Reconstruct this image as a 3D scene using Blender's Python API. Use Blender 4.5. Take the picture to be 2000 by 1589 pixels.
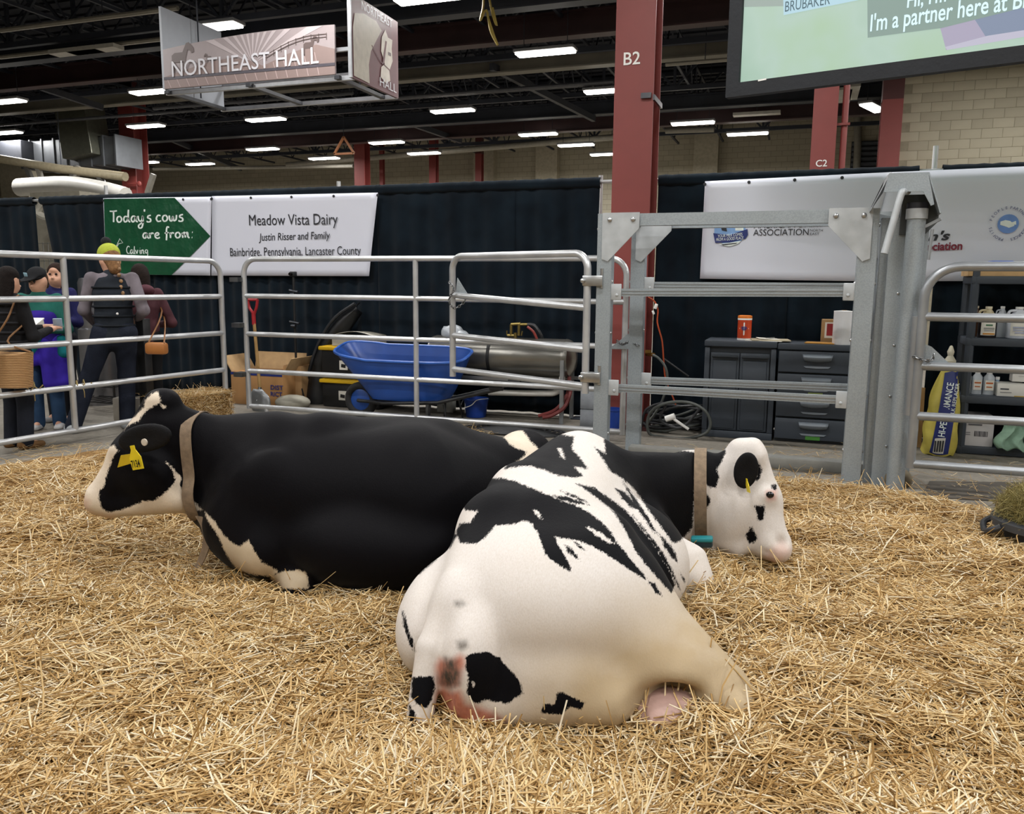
import bpy, bmesh, math, random
import numpy as np
from mathutils import Vector, Matrix
for _o in list(bpy.data.objects): bpy.data.objects.remove(_o)
SC = bpy.context.scene
COL = SC.collection
rnd = random.Random(7)
# ------------------------------------------------------------------ camera (world x runs along the hall, y across it, z up; metres)
F_PX, EYE = 1600.0, 1.5
TH, RHO, YAW = math.radians(8.68), math.radians(.485), math.radians(19.6)
_r = np.array([math.cos(YAW), math.sin(YAW), 0]); _h = np.array([-math.sin(YAW), math.cos(YAW), 0]); _z = np.array([0, 0, 1.])
CF = _h*math.cos(TH) - _z*math.sin(TH); _u = _h*math.sin(TH) + _z*math.cos(TH)
CR = _r*math.cos(RHO) + _u*math.sin(RHO); CU = _u*math.cos(RHO) - _r*math.sin(RHO); CC = np.array([0, 0, EYE])
cd = bpy.data.cameras.new('camera'); cam = bpy.data.objects.new('camera', cd); COL.objects.link(cam)
cd.sensor_fit = 'HORIZONTAL'; cd.sensor_width = 36; cd.lens = F_PX/2000*36; cd.clip_end = 200; cd.clip_start = .05
cam.matrix_world = Matrix(((CR[0], CU[0], -CF[0], 0), (CR[1], CU[1], -CF[1], 0), (CR[2], CU[2], -CF[2], EYE), (0, 0, 0, 1)))
SC.camera = cam
def ray(x, y): return CF + CR*(x-1000)/F_PX - CU*(y-794.5)/F_PX
def gz(x, y, z=0.): d = ray(x, y); return CC + d*(z-EYE)/d[2]          # where a sight line meets the level z
def gy(x, y, Y): d = ray(x, y); return CC + d*Y/d[1]                  # ... meets the plane y = Y
def gx(x, y, X): d = ray(x, y); return CC + d*X/d[0]
def proj(P):
    d = np.asarray(P, float) - CC; w = d @ CF
    return 1000 + F_PX*(d @ CR)/w, 794.5 - F_PX*(d @ CU)/w
# ------------------------------------------------------------------ world, exposure, lamps' common power
W = bpy.data.worlds.new('hall_air'); SC.world = W; W.use_nodes = True
W.node_tree.nodes['Background'].inputs[0].default_value = (.62, .72, 1, 1)
W.node_tree.nodes['Background'].inputs[1].default_value = .10
SC.view_settings.view_transform = 'Standard'; SC.view_settings.look = 'None'
SC.view_settings.gamma = 1; SC.view_settings.use_curve_mapping = False; SC.view_settings.exposure = -.30
LAMP_W = 150.0
# ------------------------------------------------------------------ materials
def lin(c):
    if isinstance(c, str): c = [int(c[i:i+2], 16)/255 for i in (0, 2, 4)]
    return tuple(((v/12.92) if v <= .04045 else ((v+.055)/1.055)**2.4) for v in c[:3]) + (1,)
MATS = {}
class NT:
    def __init__(s, name):
        s.m = bpy.data.materials.new(name); s.m.use_nodes = True; s.t = s.m.node_tree; s.b = s.t.nodes['Principled BSDF']
    def n(s, typ, **kw):
        nd = s.t.nodes.new(typ)
        for k, v in kw.items():
            if k in nd.inputs: nd.inputs[k].default_value = v
            else: setattr(nd, k, v)
        return nd
    def l(s, a, b): s.t.links.new(a, b)
    def coord(s, kind='Object'): return s.n('ShaderNodeTexCoord').outputs[kind]
    def noise(s, scale, detail=3, vec=None, rough=.5, kind='Object'):
        nd = s.n('ShaderNodeTexNoise'); nd.inputs['Scale'].default_value = scale; nd.inputs['Detail'].default_value = detail; nd.inputs['Roughness'].default_value = rough
        s.l(vec if vec is not None else s.coord(kind), nd.inputs['Vector']); return nd.outputs[0]
    def ramp(s, fac, stops):
        r = s.n('ShaderNodeValToRGB'); e = r.color_ramp.elements
        while len(e) < len(stops): e.new(.5)
        for i, (p, c) in enumerate(stops): e[i].position = p; e[i].color = c if not isinstance(c, str) else lin(c)
        s.l(fac, r.inputs[0]); return r.outputs[0]
    def mix(s, fac, a, b):
        m = s.n('ShaderNodeMix'); m.data_type = 'RGBA'
        for v, i in ((fac, 0), (a, 6), (b, 7)):
            if isinstance(v, (float, int)): m.inputs[i].default_value = v
            elif isinstance(v, (tuple, str)): m.inputs[i].default_value = lin(v) if isinstance(v, str) else v
            else: s.l(v, m.inputs[i])
        return m.outputs[2]
    def math(s, op, a, b=None, c=None):
        m = s.n('ShaderNodeMath'); m.operation = op
        for i, v in enumerate((a, b, c)):
            if v is None: continue
            if isinstance(v, (float, int)): m.inputs[i].default_value = v
            else: s.l(v, m.inputs[i])
        return m.outputs[0]
    def bump(s, h, strength=.3, dist=.01):
        b = s.n('ShaderNodeBump'); b.inputs['Strength'].default_value = strength; b.inputs['Distance'].default_value = dist
        s.l(h, b.inputs['Height']); s.l(b.outputs[0], s.b.inputs['Normal'])
    def base(s, c):
        if isinstance(c, (tuple, str)): s.b.inputs['Base Color'].default_value = lin(c) if isinstance(c, str) else c
        else: s.l(c, s.b.inputs['Base Color'])
    def set(s, rough=.6, metal=0., spec=None):
        s.b.inputs['Roughness'].default_value = rough; s.b.inputs['Metallic'].default_value = metal
        if spec is not None: s.b.inputs['Specular IOR Level'].default_value = spec
def mat(col, rough=.6, metal=0., var=.12, scale=9., bump=0., bscale=60., spec=None, name=None):
    key = (col, rough, metal, var, scale, bump, bscale, spec)
    if key in MATS: return MATS[key]
    m = NT(name or 'paint_' + str(len(MATS))); c = lin(col)
    lo = tuple(v*(1-var) for v in c[:3]) + (1,); hi = tuple(min(1, v*(1+var)) for v in c[:3]) + (1,)
    m.base(m.ramp(m.noise(scale, 4), [(.3, lo), (.7, hi)])); m.set(rough, metal, spec)
    if bump: m.bump(m.noise(bscale, 4), bump)
    MATS[key] = m.m; return m.m
def emit(col, strength, name='lit'):
    m = NT(name); m.base((0, 0, 0, 1)); m.b.inputs['Emission Color'].default_value = lin(col); m.b.inputs['Emission Strength'].default_value = strength
    return m.m
# ------------------------------------------------------------------ mesh building
class MB:
    def __init__(s): s.v = []; s.f = []; s.mi = []; s.m = 0
    def add(s, vs, fs):
        o = len(s.v); s.v.extend([tuple(map(float, p)) for p in vs]); s.f.extend([tuple(i+o for i in f) for f in fs]); s.mi.extend([s.m]*len(fs)); return s
    def box(s, c, d, M=None, bev=0.):
        x, y, z = (k/2 for k in d); M = M if M is not None else np.eye(3)
        if bev <= 0:
            P = [(-x,-y,-z),(x,-y,-z),(x,y,-z),(-x,y,-z),(-x,-y,z),(x,-y,z),(x,y,z),(-x,y,z)]
            return s.add([np.array(c)+M@np.array(p) for p in P], [(0,3,2,1),(4,5,6,7),(0,1,5,4),(1,2,6,5),(2,3,7,6),(3,0,4,7)])
        b = bmesh.new(); bmesh.ops.create_cube(b, size=1)
        for v in b.verts: v.co = Vector((v.co.x*d[0], v.co.y*d[1], v.co.z*d[2]))
        bmesh.ops.bevel(b, geom=b.edges[:], offset=bev, segments=2, profile=.5, affect='EDGES')
        b.verts.index_update(); vs = [np.array(c)+M@np.array(v.co) for v in b.verts]; fs = [tuple(v.index for v in f.verts) for f in b.faces]; b.free()
        return s.add(vs, fs)
    def bar(s, a, b, w, h=None, up=(0, 0, 1)):
        a = np.array(a, float); b = np.array(b, float); h = h or w; t = b-a; L = np.linalg.norm(t); t /= L
        up = np.array(up, float); sd = np.cross(t, up)
        if np.linalg.norm(sd) < 1e-6: sd = np.array([1., 0, 0])
        sd /= np.linalg.norm(sd); up = np.cross(sd, t)
        return s.box((a+b)/2, (L, w, h), np.array([t, sd, up]).T)
    def tube(s, pts, r, n=10, closed=False, caps=True):
        P = np.array(pts, float); N = len(P); R = np.broadcast_to(np.array(r, float), (N,))
        T = np.zeros_like(P)
        for i in range(N):
            a = P[(i-1) % N] if (closed or i > 0) else P[i]; b = P[(i+1) % N] if (closed or i < N-1) else P[i]
            t = b-a; T[i] = t/(np.linalg.norm(t)+1e-12)
        ref = np.array([0, 0, 1.]) if abs(T[0][2]) < .9 else np.array([1., 0, 0])
        nx = np.cross(T[0], ref); nx /= np.linalg.norm(nx); vs = []
        for i in range(N):
            nx = nx - T[i]*(nx@T[i]); nx /= np.linalg.norm(nx)+1e-12; ny = np.cross(T[i], nx)
            for k in range(n):
                a = 2*math.pi*k/n; vs.append(P[i]+R[i]*(math.cos(a)*nx+math.sin(a)*ny))
        fs = []
        for i in range(N if closed else N-1):
            j = (i+1) % N
            for k in range(n): fs.append((i*n+k, i*n+(k+1) % n, j*n+(k+1) % n, j*n+k))
        if caps and not closed: fs += [tuple(range(n))[::-1], tuple((N-1)*n+k for k in range(n))]
        return s.add(vs, fs)
    def lathe(s, prof, c=(0, 0, 0), n=20, M=None, sx=1., sy=1.):
        M = M if M is not None else np.eye(3); vs = []; fs = []
        for r, z in prof:
            for k in range(n):
                a = 2*math.pi*k/n; vs.append(np.array(c)+M@np.array([r*math.cos(a)*sx, r*math.sin(a)*sy, z]))
        m = len(prof)
        for i in range(m-1):
            for k in range(n): fs.append((i*n+k, i*n+(k+1) % n, (i+1)*n+(k+1) % n, (i+1)*n+k))
        if prof[0][0] > 1e-4: fs.append(tuple(range(n))[::-1])
        if prof[-1][0] > 1e-4: fs.append(tuple((m-1)*n+k for k in range(n)))
        return s.add(vs, fs)
    def prism(s, poly, o, ax, ay, depth):      # polygon (x, y) on the plane o + x ax + y ay, given thickness along ax x ay
        o, ax, ay = (np.array(q, float) for q in (o, ax, ay)); nrm = np.cross(ax, ay); nrm /= np.linalg.norm(nrm); n = len(poly)
        A = [o+p[0]*ax+p[1]*ay for p in poly]; B = [q+nrm*depth for q in A]
        fs = [tuple(range(n))[::-1], tuple(range(n, 2*n))] + [(i, (i+1) % n, n+(i+1) % n, n+i) for i in range(n)]
        return s.add(A+B, fs)
    def grid(s, fn, nu, nv, thick=None):
        vs = [fn(i/nu, j/nv) for j in range(nv+1) for i in range(nu+1)]
        fs = [(j*(nu+1)+i, j*(nu+1)+i+1, (j+1)*(nu+1)+i+1, (j+1)*(nu+1)+i) for j in range(nv) for i in range(nu)]
        return s.add(vs, fs)
    def blob(s, c, r, M=None, n=12):
        M = M if M is not None else np.eye(3); r = np.array(r, float)*np.ones(3)
        prof = [(math.sin(math.pi*k/(n-2)), -math.cos(math.pi*k/(n-2))) for k in range(n-1)]
        prof[0] = (1e-5, -1); prof[-1] = (1e-5, 1)
        return s.lathe(prof, c, n+4, np.array(M)@np.diag(r))
    def obj(s, name, m, parent=None, smooth=True, loc=None, **props):
        me = bpy.data.meshes.new(name); V = np.array(s.v, float)
        if loc is not None: V = V-np.array(loc)
        me.from_pydata(V.tolist(), [], s.f)
        for mm in (m if isinstance(m, (list, tuple)) else [m]): me.materials.append(mm)
        if any(s.mi): me.polygons.foreach_set('material_index', s.mi)
        return link(name, me, parent, smooth, loc, **props)
def link(name, me, parent=None, smooth=True, loc=None, **props):
    b = bmesh.new(); b.from_mesh(me); bmesh.ops.recalc_face_normals(b, faces=b.faces[:]); b.to_mesh(me); b.free()
    if smooth:
        me.polygons.foreach_set('use_smooth', [True]*len(me.polygons)); me.set_sharp_from_angle(angle=math.radians(38))
    o = bpy.data.objects.new(name, me); COL.objects.link(o)
    if loc is not None: o.location = tuple(map(float, loc))
    if parent is not None:
        o.parent = parent; L = Vector(o.location); W_ = Vector((0, 0, 0)); q = parent
        while q is not None: W_ += q.location; q = q.parent
        o.location = L-W_
    for k, v in props.items(): o[k] = v
    return o
def tag(o, label, cat, group=None, kind=None):
    o['label'] = label; o['category'] = cat
    if group: o['group'] = group
    if kind: o['kind'] = kind
    return o
def thing(name, loc, label, cat, group=None, kind=None):
    o = bpy.data.objects.new(name, None); COL.objects.link(o); o.location = tuple(map(float, loc)); o.empty_display_size = .1
    return tag(o, label, cat, group, kind)
def struct(o): o['kind'] = 'structure'; return o
def copy_tree(o, loc, parent=None):
    c = o.copy(); COL.objects.link(c); c.parent = parent
    if loc is not None: c.location = tuple(map(float, loc))
    for ch in list(o.children): copy_tree(ch, None, c)
    return c
def rotz(a): c, s = math.cos(a), math.sin(a); return np.array([[c, -s, 0], [s, c, 0], [0, 0, 1.]])
def rotx(a): c, s = math.cos(a), math.sin(a); return np.array([[1., 0, 0], [0, c, -s], [0, s, c]])
def roty(a): c, s = math.cos(a), math.sin(a); return np.array([[c, 0, s], [0, 1., 0], [-s, 0, c]])
def spline(pts, per=6, closed=False):
    P = np.array(pts, float); n = len(P); out = []
    for i in range(n if closed else n-1):
        p0 = P[(i-1) % n] if (closed or i > 0) else P[i]; p1 = P[i]; p2 = P[(i+1) % n]; p3 = P[(i+2) % n] if (closed or i < n-2) else p2
        for k in range(per):
            t = k/per; out.append(.5*((2*p1)+(p2-p0)*t+(2*p0-5*p1+4*p2-p3)*t*t+(3*p1-p0-3*p2+p3)*t**3))
    if not closed: out.append(P[-1])
    return np.array(out)
def frame_of(d, up=(0, 0, 1)):                 # columns: direction, side, up
    d = np.array(d, float); d /= np.linalg.norm(d); up = np.array(up, float); s_ = np.cross(up, d); s_ /= np.linalg.norm(s_); return np.array([d, s_, np.cross(d, s_)]).T
# ------------------------------------------------------------------ bodies: blended solids turned into one continuous skin
def sdf_arrays(prims, vox, smooth=2):
    lo = np.full(3, 1e9); hi = -lo; bb = []
    for p in prims:
        t = p[0]
        if t in 'C': P = np.array([p[1], p[2]]); r = max(p[3], p[4])
        elif t in 'G': P = np.array([p[1], p[2]]); r = max(p[3]+p[4])
        else: P = np.array([p[1]]); r = max(p[2])
        a = P.min(0)-r; b = P.max(0)+r; bb.append((a, b))
        if not isinstance(p[-1], str): lo = np.minimum(lo, a); hi = np.maximum(hi, b)
    lo -= 4*vox; n = np.ceil((hi+4*vox-lo)/vox).astype(int)+1
    D = np.full(n, .5, np.float32); ax = [lo[i]+vox*np.arange(n[i]) for i in range(3)]
    for p, (a, b) in zip(prims, bb):
        cut = isinstance(p[-1], str); q = p[:-1] if cut else p
        k = {'C': 5, 'G': 6, 'E': 4}[q[0]]; k = q[k] if len(q) > k and isinstance(q[k], float) else .05
        i0 = np.clip(((a-k-3*vox-lo)/vox).astype(int), 0, n-1); i1 = np.clip(((b+k+3*vox-lo)/vox).astype(int)+2, 1, n)
        X, Y, Z = np.meshgrid(*[ax[i][i0[i]:i1[i]] for i in range(3)], indexing='ij', sparse=True)
        if q[0] == 'C':
            A = np.array(q[1], float); B = np.array(q[2], float); d = B-A; L = d@d+1e-12
            t = np.clip(((X-A[0])*d[0]+(Y-A[1])*d[1]+(Z-A[2])*d[2])/L, 0, 1)
            v = np.sqrt((X-A[0]-t*d[0])**2+(Y-A[1]-t*d[1])**2+(Z-A[2]-t*d[2])**2)-(q[3]+(q[4]-q[3])*t)
        elif q[0] == 'G':                      # tapering limb with an oval section: radii (side, up) at both ends, q[5] = side direction
            A = np.array(q[1], float); B = np.array(q[2], float); d = B-A; L = np.linalg.norm(d); T = d/L
            S = np.array(q[5], float); S -= T*(S@T); S /= np.linalg.norm(S); V = np.cross(T, S)
            x = X-A[0]; y = Y-A[1]; z = Z-A[2]; a_ = x*T[0]+y*T[1]+z*T[2]; t = np.clip(a_/L, 0, 1)
            s_ = x*S[0]+y*S[1]+z*S[2]; v_ = x*V[0]+y*V[1]+z*V[2]; w = q[3][0]+(q[4][0]-q[3][0])*t; h = q[3][1]+(q[4][1]-q[3][1])*t
            e = a_-t*L; m = np.minimum(w, h); v = (np.sqrt((s_/w)**2+(v_/h)**2+(e/m)**2)-1)*m
        else:                                  # ellipsoid: centre, radii, [k], [axes matrix]
            M = q[-1] if isinstance(q[-1], np.ndarray) and q[-1].shape == (3, 3) else np.eye(3); c = q[1]; r = q[2]
            x = X-c[0]; y = Y-c[1]; z = Z-c[2]; u = [(x*M[0, i]+y*M[1, i]+z*M[2, i]) for i in range(3)]
            k0 = np.sqrt(sum((u[i]/r[i])**2 for i in range(3))); k1 = np.sqrt(sum((u[i]/r[i]**2)**2 for i in range(3)))+1e-9; v = k0*(k0-1)/k1
        sl = tuple(slice(i0[i], i1[i]) for i in range(3)); d0 = D[sl]
        if cut: h = np.clip(.5-.5*(d0+v)/k, 0, 1); D[sl] = d0+(-v-d0)*h+k*h*(1-h)
        else: h = np.clip(.5+.5*(v-d0)/k, 0, 1); D[sl] = v+(d0-v)*h-k*h*(1-h)
    I = D < 0; c8 = [I[i:n[0]-1+i, j:n[1]-1+j, k:n[2]-1+k] for i in (0, 1) for j in (0, 1) for k in (0, 1)]
    s_ = sum(c.astype(np.int8) for c in c8); act = (s_ > 0) & (s_ < 8); idx = -np.ones(act.shape, np.int32); cells = np.argwhere(act); idx[act] = np.arange(len(cells))
    acc = np.zeros((len(cells), 3)); cnt = np.zeros(len(cells)); offs = [(i, j, k) for i in (0, 1) for j in (0, 1) for k in (0, 1)]
    for a in offs:
        for d in range(3):
            if a[d]: continue
            b = list(a); b[d] = 1; va = D[tuple((cells+a).T)]; vb = D[tuple((cells+b).T)]; m = (va < 0) != (vb < 0); t = va/(va-vb+1e-12)
            pt = np.array(a, float)+np.zeros((len(cells), 3)); pt[:, d] = t; acc[m] += pt[m]; cnt[m] += 1
    V = lo+vox*(cells+acc/cnt[:, None]); Fs = []
    for d in range(3):
        e = [1, 1, 1]; e[d] = 0; sa = [slice(1, None)]*3; sb = [slice(1, None)]*3; sa[d] = slice(0, -1); sb[d] = slice(1, None)
        A = I[tuple(slice(0, -1) if i == d else slice(1, -1) for i in range(3))]; B = I[tuple(slice(1, None) if i == d else slice(1, -1) for i in range(3))]
        e = np.argwhere(A != B); sg = A[tuple(e.T)]; o1, o2 = [i for i in range(3) if i != d]
        base = e.copy(); base[:, o1] += 1; base[:, o2] += 1
        def cell(da, db):
            c = base.copy(); c[:, o1] -= da; c[:, o2] -= db; return idx[tuple(c.T)]
        q = np.stack([cell(0, 0), cell(1, 0), cell(1, 1), cell(0, 1)], 1); fl = sg if d != 1 else ~sg
        q[~fl] = q[~fl][:, ::-1]; Fs.append(q)
    Fs = np.concatenate(Fs); Fs = Fs[(Fs >= 0).all(1)]
    for _ in range(smooth):
        S = np.zeros_like(V); c = np.zeros(len(V))
        for i in range(4): np.add.at(S, Fs[:, i], V[Fs[:, (i+1) % 4]]+V[Fs[:, i-1]]); np.add.at(c, Fs[:, i], 2)
        V = V*.4+.6*S/c[:, None]
    return V, Fs
def quad_mesh(name, V, Q, mats):
    me = bpy.data.meshes.new(name); n = Q.shape[1]
    me.vertices.add(len(V)); me.vertices.foreach_set('co', np.asarray(V, np.float32).ravel())
    me.loops.add(Q.size); me.loops.foreach_set('vertex_index', np.asarray(Q, np.int32).ravel())
    me.polygons.add(len(Q)); me.polygons.foreach_set('loop_start', np.arange(0, Q.size, n, dtype=np.int32))
    try: me.polygons.foreach_set('loop_total', np.full(len(Q), n, np.int32))
    except Exception: pass
    for m in mats: me.materials.append(m)
    me.update(calc_edges=True); me.polygons.foreach_set('use_smooth', np.ones(len(Q), bool)); return me
def skin(name, prims, vox, m, parent=None, smooth=2, loc=None, **props):
    V, Q = sdf_arrays(prims, vox, smooth)
    me = quad_mesh(name, V-(np.array(loc) if loc is not None else 0), Q, [m])
    return link(name, me, parent, True, loc, **props)
def inside_px(P, polys):
    """signed distance (>0 inside) of points P to the union of closed outlines"""
    best = np.full(len(P), -1e3)
    for po in polys:
        po = np.array(po, float); lo = po.min(0)-40; hi = po.max(0)+40
        sel = np.where(((P > lo) & (P < hi)).all(1))[0]
        if not len(sel): continue
        q = P[sel]; d = np.full(len(sel), 1e9); c = np.zeros(len(sel), bool)
        for a, b in zip(po, np.roll(po, -1, 0)):
            e = b-a; t = np.clip(((q-a)@e)/(e@e+1e-9), 0, 1); d = np.minimum(d, np.linalg.norm(q-a-t[:, None]*e, axis=1))
            c ^= ((a[1] > q[:, 1]) != (b[1] > q[:, 1])) & (q[:, 0] < (b[0]-a[0])*(q[:, 1]-a[1])/(b[1]-a[1]+1e-12)+a[0])
        best[sel] = np.maximum(best[sel], np.where(c, d, -d))
    return best
def attr(me, name, val):
    a = me.attributes.new(name, 'FLOAT', 'POINT'); a.data.foreach_set('value', np.asarray(val, np.float32))
# ------------------------------------------------------------------ text, cut from the built-in font, laid on a plane
def text(s, o, ax, ay, m, parent=None, width=None, height=None, name='lettering', depth=.004, off=0., align='LEFT', shear=0., base=None, label=None):
    cu = bpy.data.curves.new(name, 'FONT'); cu.body = s; cu.size = 1; cu.offset = off; cu.shear = shear; cu.extrude = 0; cu.resolution_u = 3
    t = bpy.data.objects.new(name, cu); COL.objects.link(t); bpy.context.view_layer.update()
    me = bpy.data.meshes.new_from_object(t.evaluated_get(bpy.context.evaluated_depsgraph_get())); bpy.data.objects.remove(t); bpy.data.curves.remove(cu)
    V = np.array([v.co[:] for v in me.vertices]); lo = V.min(0); hi = V.max(0); F = [tuple(p.vertices) for p in me.polygons]; bpy.data.meshes.remove(me)
    ax = np.array(ax, float); ay = np.array(ay, float); n = np.cross(ax, ay); n /= np.linalg.norm(n)
    sy = (height/.73) if height else None; sx = (width/(hi[0]-lo[0])) if width else None
    sx = sx or sy; sy = sy or sx; x0 = lo[0] if align == 'LEFT' else (lo[0]+hi[0])/2 if align == 'CENTER' else hi[0]
    mb = MB(); mb.add([np.array(o)+ax*((p[0]-x0)*sx)+ay*(p[1]*sy)+n*depth for p in V], F)
    ob = mb.obj(name, m, parent, False, base)
    if label: ob['label'] = label
    return ob
EX, EZ = np.array([1., 0, 0]), np.array([0, 0, 1.])
def flat(parent, name, m, o, ax, ay, poly, lift=.002, base=None, label=None, th=.0015):
    mb = MB(); n = np.cross(ax, ay); n /= np.linalg.norm(n); mb.prism(poly, np.array(o)+n*lift, ax, ay, th); ob = mb.obj(name, m, parent, False, base)
    if label: ob['label'] = label
    return ob
# ------------------------------------------------------------------ floor, roof, walls
mf = NT('concrete'); mf.base(mf.mix(mf.math('MULTIPLY', mf.noise(.9, 6), .8), mf.ramp(mf.noise(14, 6, rough=.7), [(.3, '6f6a60'), (.7, '989287')]), '5d574d')); mf.set(.75); mf.bump(mf.noise(40, 5), .15, .01)
mb = MB(); mb.box((-15, 15, -.05), (62, 46, .1)); struct(mb.obj('floor', mf.m))
mb = MB(); mb.box((-15, 15, 7.75), (62, 46, .1)); 
for k in range(96): mb.box((-15, -6+k*.45, 7.68), (62, .16, .06))
struct(mb.obj('ceiling', mat('1d2029', .8)))
M_WALL = NT('painted_block'); mp = M_WALL.n('ShaderNodeMapping'); mp.inputs['Rotation'].default_value = (math.radians(-90), 0, 0); M_WALL.l(M_WALL.coord(), mp.inputs[0])
bt = M_WALL.n('ShaderNodeTexBrick', **{'Scale': 1, 'Brick Width': .4, 'Row Height': .2, 'Mortar Size': .008, 'Color1': lin('b3ab96'), 'Color2': lin('a9a18d'), 'Mortar': lin('8d8775')}); M_WALL.l(mp.outputs[0], bt.inputs[0]); M_WALL.base(bt.outputs[0]); M_WALL.set(.7); M_WALL = M_WALL.m
M_BLOCK = mat('b9b19b', .65, var=.03, scale=3, bump=.04, bscale=50); M_BLOCK2 = mat('b0a893', .65, var=.03, scale=3, bump=.04, bscale=50)
mb = MB(); mb.box((-15, 33.2, 3.85), (62, .3, 7.7)); struct(mb.obj('wall_back', M_WALL))
mb = MB(); mb.box((-46, 15, 3.85), (.3, 46, 7.7)); struct(mb.obj('wall_left', M_WALL))
mb = MB(); mb.box((16, 15, 3.85), (.3, 46, 7.7)); struct(mb.obj('wall_right', M_WALL))
mb = MB(); mb.box((-15, -8, 3.85), (62, .3, 7.7)); struct(mb.obj('wall_front', M_WALL))
YB = 20.4; xw = gy(1758, 230, YB)[0]
mb = MB(); mb.box((xw+7, YB+.145, 3.85), (14, .3, 7.7)); wp = struct(mb.obj('wall_partition', mat('9a937f', .9), loc=(xw+7, YB, 0)))
bm_ = []
for m_ in (M_BLOCK, M_BLOCK2):
    mb = MB(); mb.box((0, 0, 0), (.391, .03, .191), None, .004); o_ = mb.obj('block', m_); o_.parent = wp; bm_.append(o_)
first = True
for r_ in range(17):
    for c_ in range(15):
        x = xw+.2+c_*.4+(.2 if r_ % 2 else 0)
        if first: o_ = bm_[0]; first = False
        else: o_ = bm_[rnd.random() < .4].copy(); COL.objects.link(o_)
        o_.parent = wp; o_.location = (x-xw-7, .004+rnd.uniform(-.002, .002), 2.7+r_*.2)
bpy.data.objects.remove(bm_[1])
# pilasters on the back wall
for px in (1072, 1380, 950):
    p = gy(px, 320, 33.0); mb = MB(); mb.box((p[0], 32.85, 3.85), (.9, .4, 7.7)); struct(mb.obj('wall_pilaster', mat('b3ab96', .7)))
# ------------------------------------------------------------------ red steel columns
M_RED = mat('823b37', .5, var=.06, scale=3, bump=.05, bscale=20); M_WHITE = mat('ecebe8', .6, var=.03); M_DKRED = mat('4a2020', .55, var=.1, scale=3)
def column(px0, px1, py, Y, label, name='steel_column', h=7.4, up_dark=None, mark=None, mpx=None):
    a = gy(px0, py, Y); b = gy(px1, py, Y); w = b[0]-a[0]; x = (a[0]+b[0])/2; t = thing(name, (x, Y+w/2, 0), label, 'column', 'red steel columns', 'thing'); B_ = (x, Y+w/2, 0); H_ = up_dark or h
    for nm, yy in (('front_flange', Y+.012), ('rear_flange', Y+w-.012)):
        mb = MB(); mb.box((x, yy, H_/2), (w, .024, H_)); mb.obj(nm, M_RED, t, False, B_)
    mb = MB(); mb.box((x, Y+w/2, H_/2), (.016, w-.05, H_)); mb.obj('web', M_RED, t, False, B_)
    mb = MB(); mb.box((x, Y+w/2, .015), (w*1.35, w*1.35, .03)); mb.obj('base_plate', M_DKRED, t, False, B_)
    if up_dark:
        mb = MB(); mb.box((x, Y+w/2, (up_dark+h)/2), (w, w, h-up_dark)); mb.obj('upper_post', M_DKRED, t, False, B_, label='dark upper post')
    if mark:
        text(mark, gy(mpx[0], mpx[1], Y-.004), EX, EZ, M_WHITE, t, width=mpx[2]*w, base=B_, align='CENTER', off=.01)
    return t, w, x
cB2, wB, xB = column(1194, 1269, 400, 8.3, 'broad red steel column marked B2 beside the galvanised gate', mark='B2', mpx=(1234, 126, .42))
mb = MB(); a = gy(1256, 187, 8.28); mb.box((a[0]+.03, 8.28, a[2]), (.10, .03, .05)); mb.box((xB+wB/2+.01, 8.3+wB/2, a[2]-.02), (.02, wB+.05, .05)); mb.obj('strap_band', mat('5b5d61', .3, .8), cB2, False, (xB, 8.3+wB/2, 0))
cC2, wC, xC = column(1583, 1631, 300, 12.6, 'red steel column marked C2 with a red pipe clamped to it', mark='C2', mpx=(1604, 325, .46))
mb = MB(); mb.tube([(xC+wC/2+.1, 12.75, .02), (xC+wC/2+.1, 12.75, 7.3)], .045); p_ = mb.obj('pipe', M_RED, cC2, True, (xC, 12.6+wC/2, 0)); a = gy(1637, 243, 12.7); mb = MB(); mb.box((xC+wC/2+.04, 12.7, a[2]), (.26, .05, .03)); mb.obj('clamp', M_RED, p_, False, (xC, 12.6+wC/2, 0))
cR, wR, xR = column(1716, 1757, 300, 19.6, 'red steel column with a dark top standing against the pale block wall', up_dark=gy(1730, 194, 19.6)[2])
cC1, w1_, x1_ = column(238, 266, 350, 21.5, 'red steel column behind the green banner, beside the silver ducts', up_dark=gy(240, 150, 21.5)[2], mark='C1', mpx=(249, 377, .4))
mb = MB(); a = gy(262, 358, 21.4); mb.box(a, (.5, .04, .05)); b_ = gy(272, 359, 21.4); mb.blob(b_, (.09, .05, .09)); mb.obj('pull_box', M_RED, cC1, False, (x1_, 21.5+w1_/2, 0))
column(692, 712, 340, 27.5, 'red steel column rising behind the white dairy banner', up_dark=gy(700, 272, 27.5)[2])
column(838, 851, 340, 30.5, 'slim far red steel column between two far lamps', up_dark=gy(845, 265, 30.5)[2])
column(928, 940, 335, 31.5, 'farthest red steel column in front of the pale back wall', up_dark=gy(930, 300, 31.5)[2])
column(741, 748, 340, 30.5, 'thinnest red steel post just right of a red column')
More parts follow.
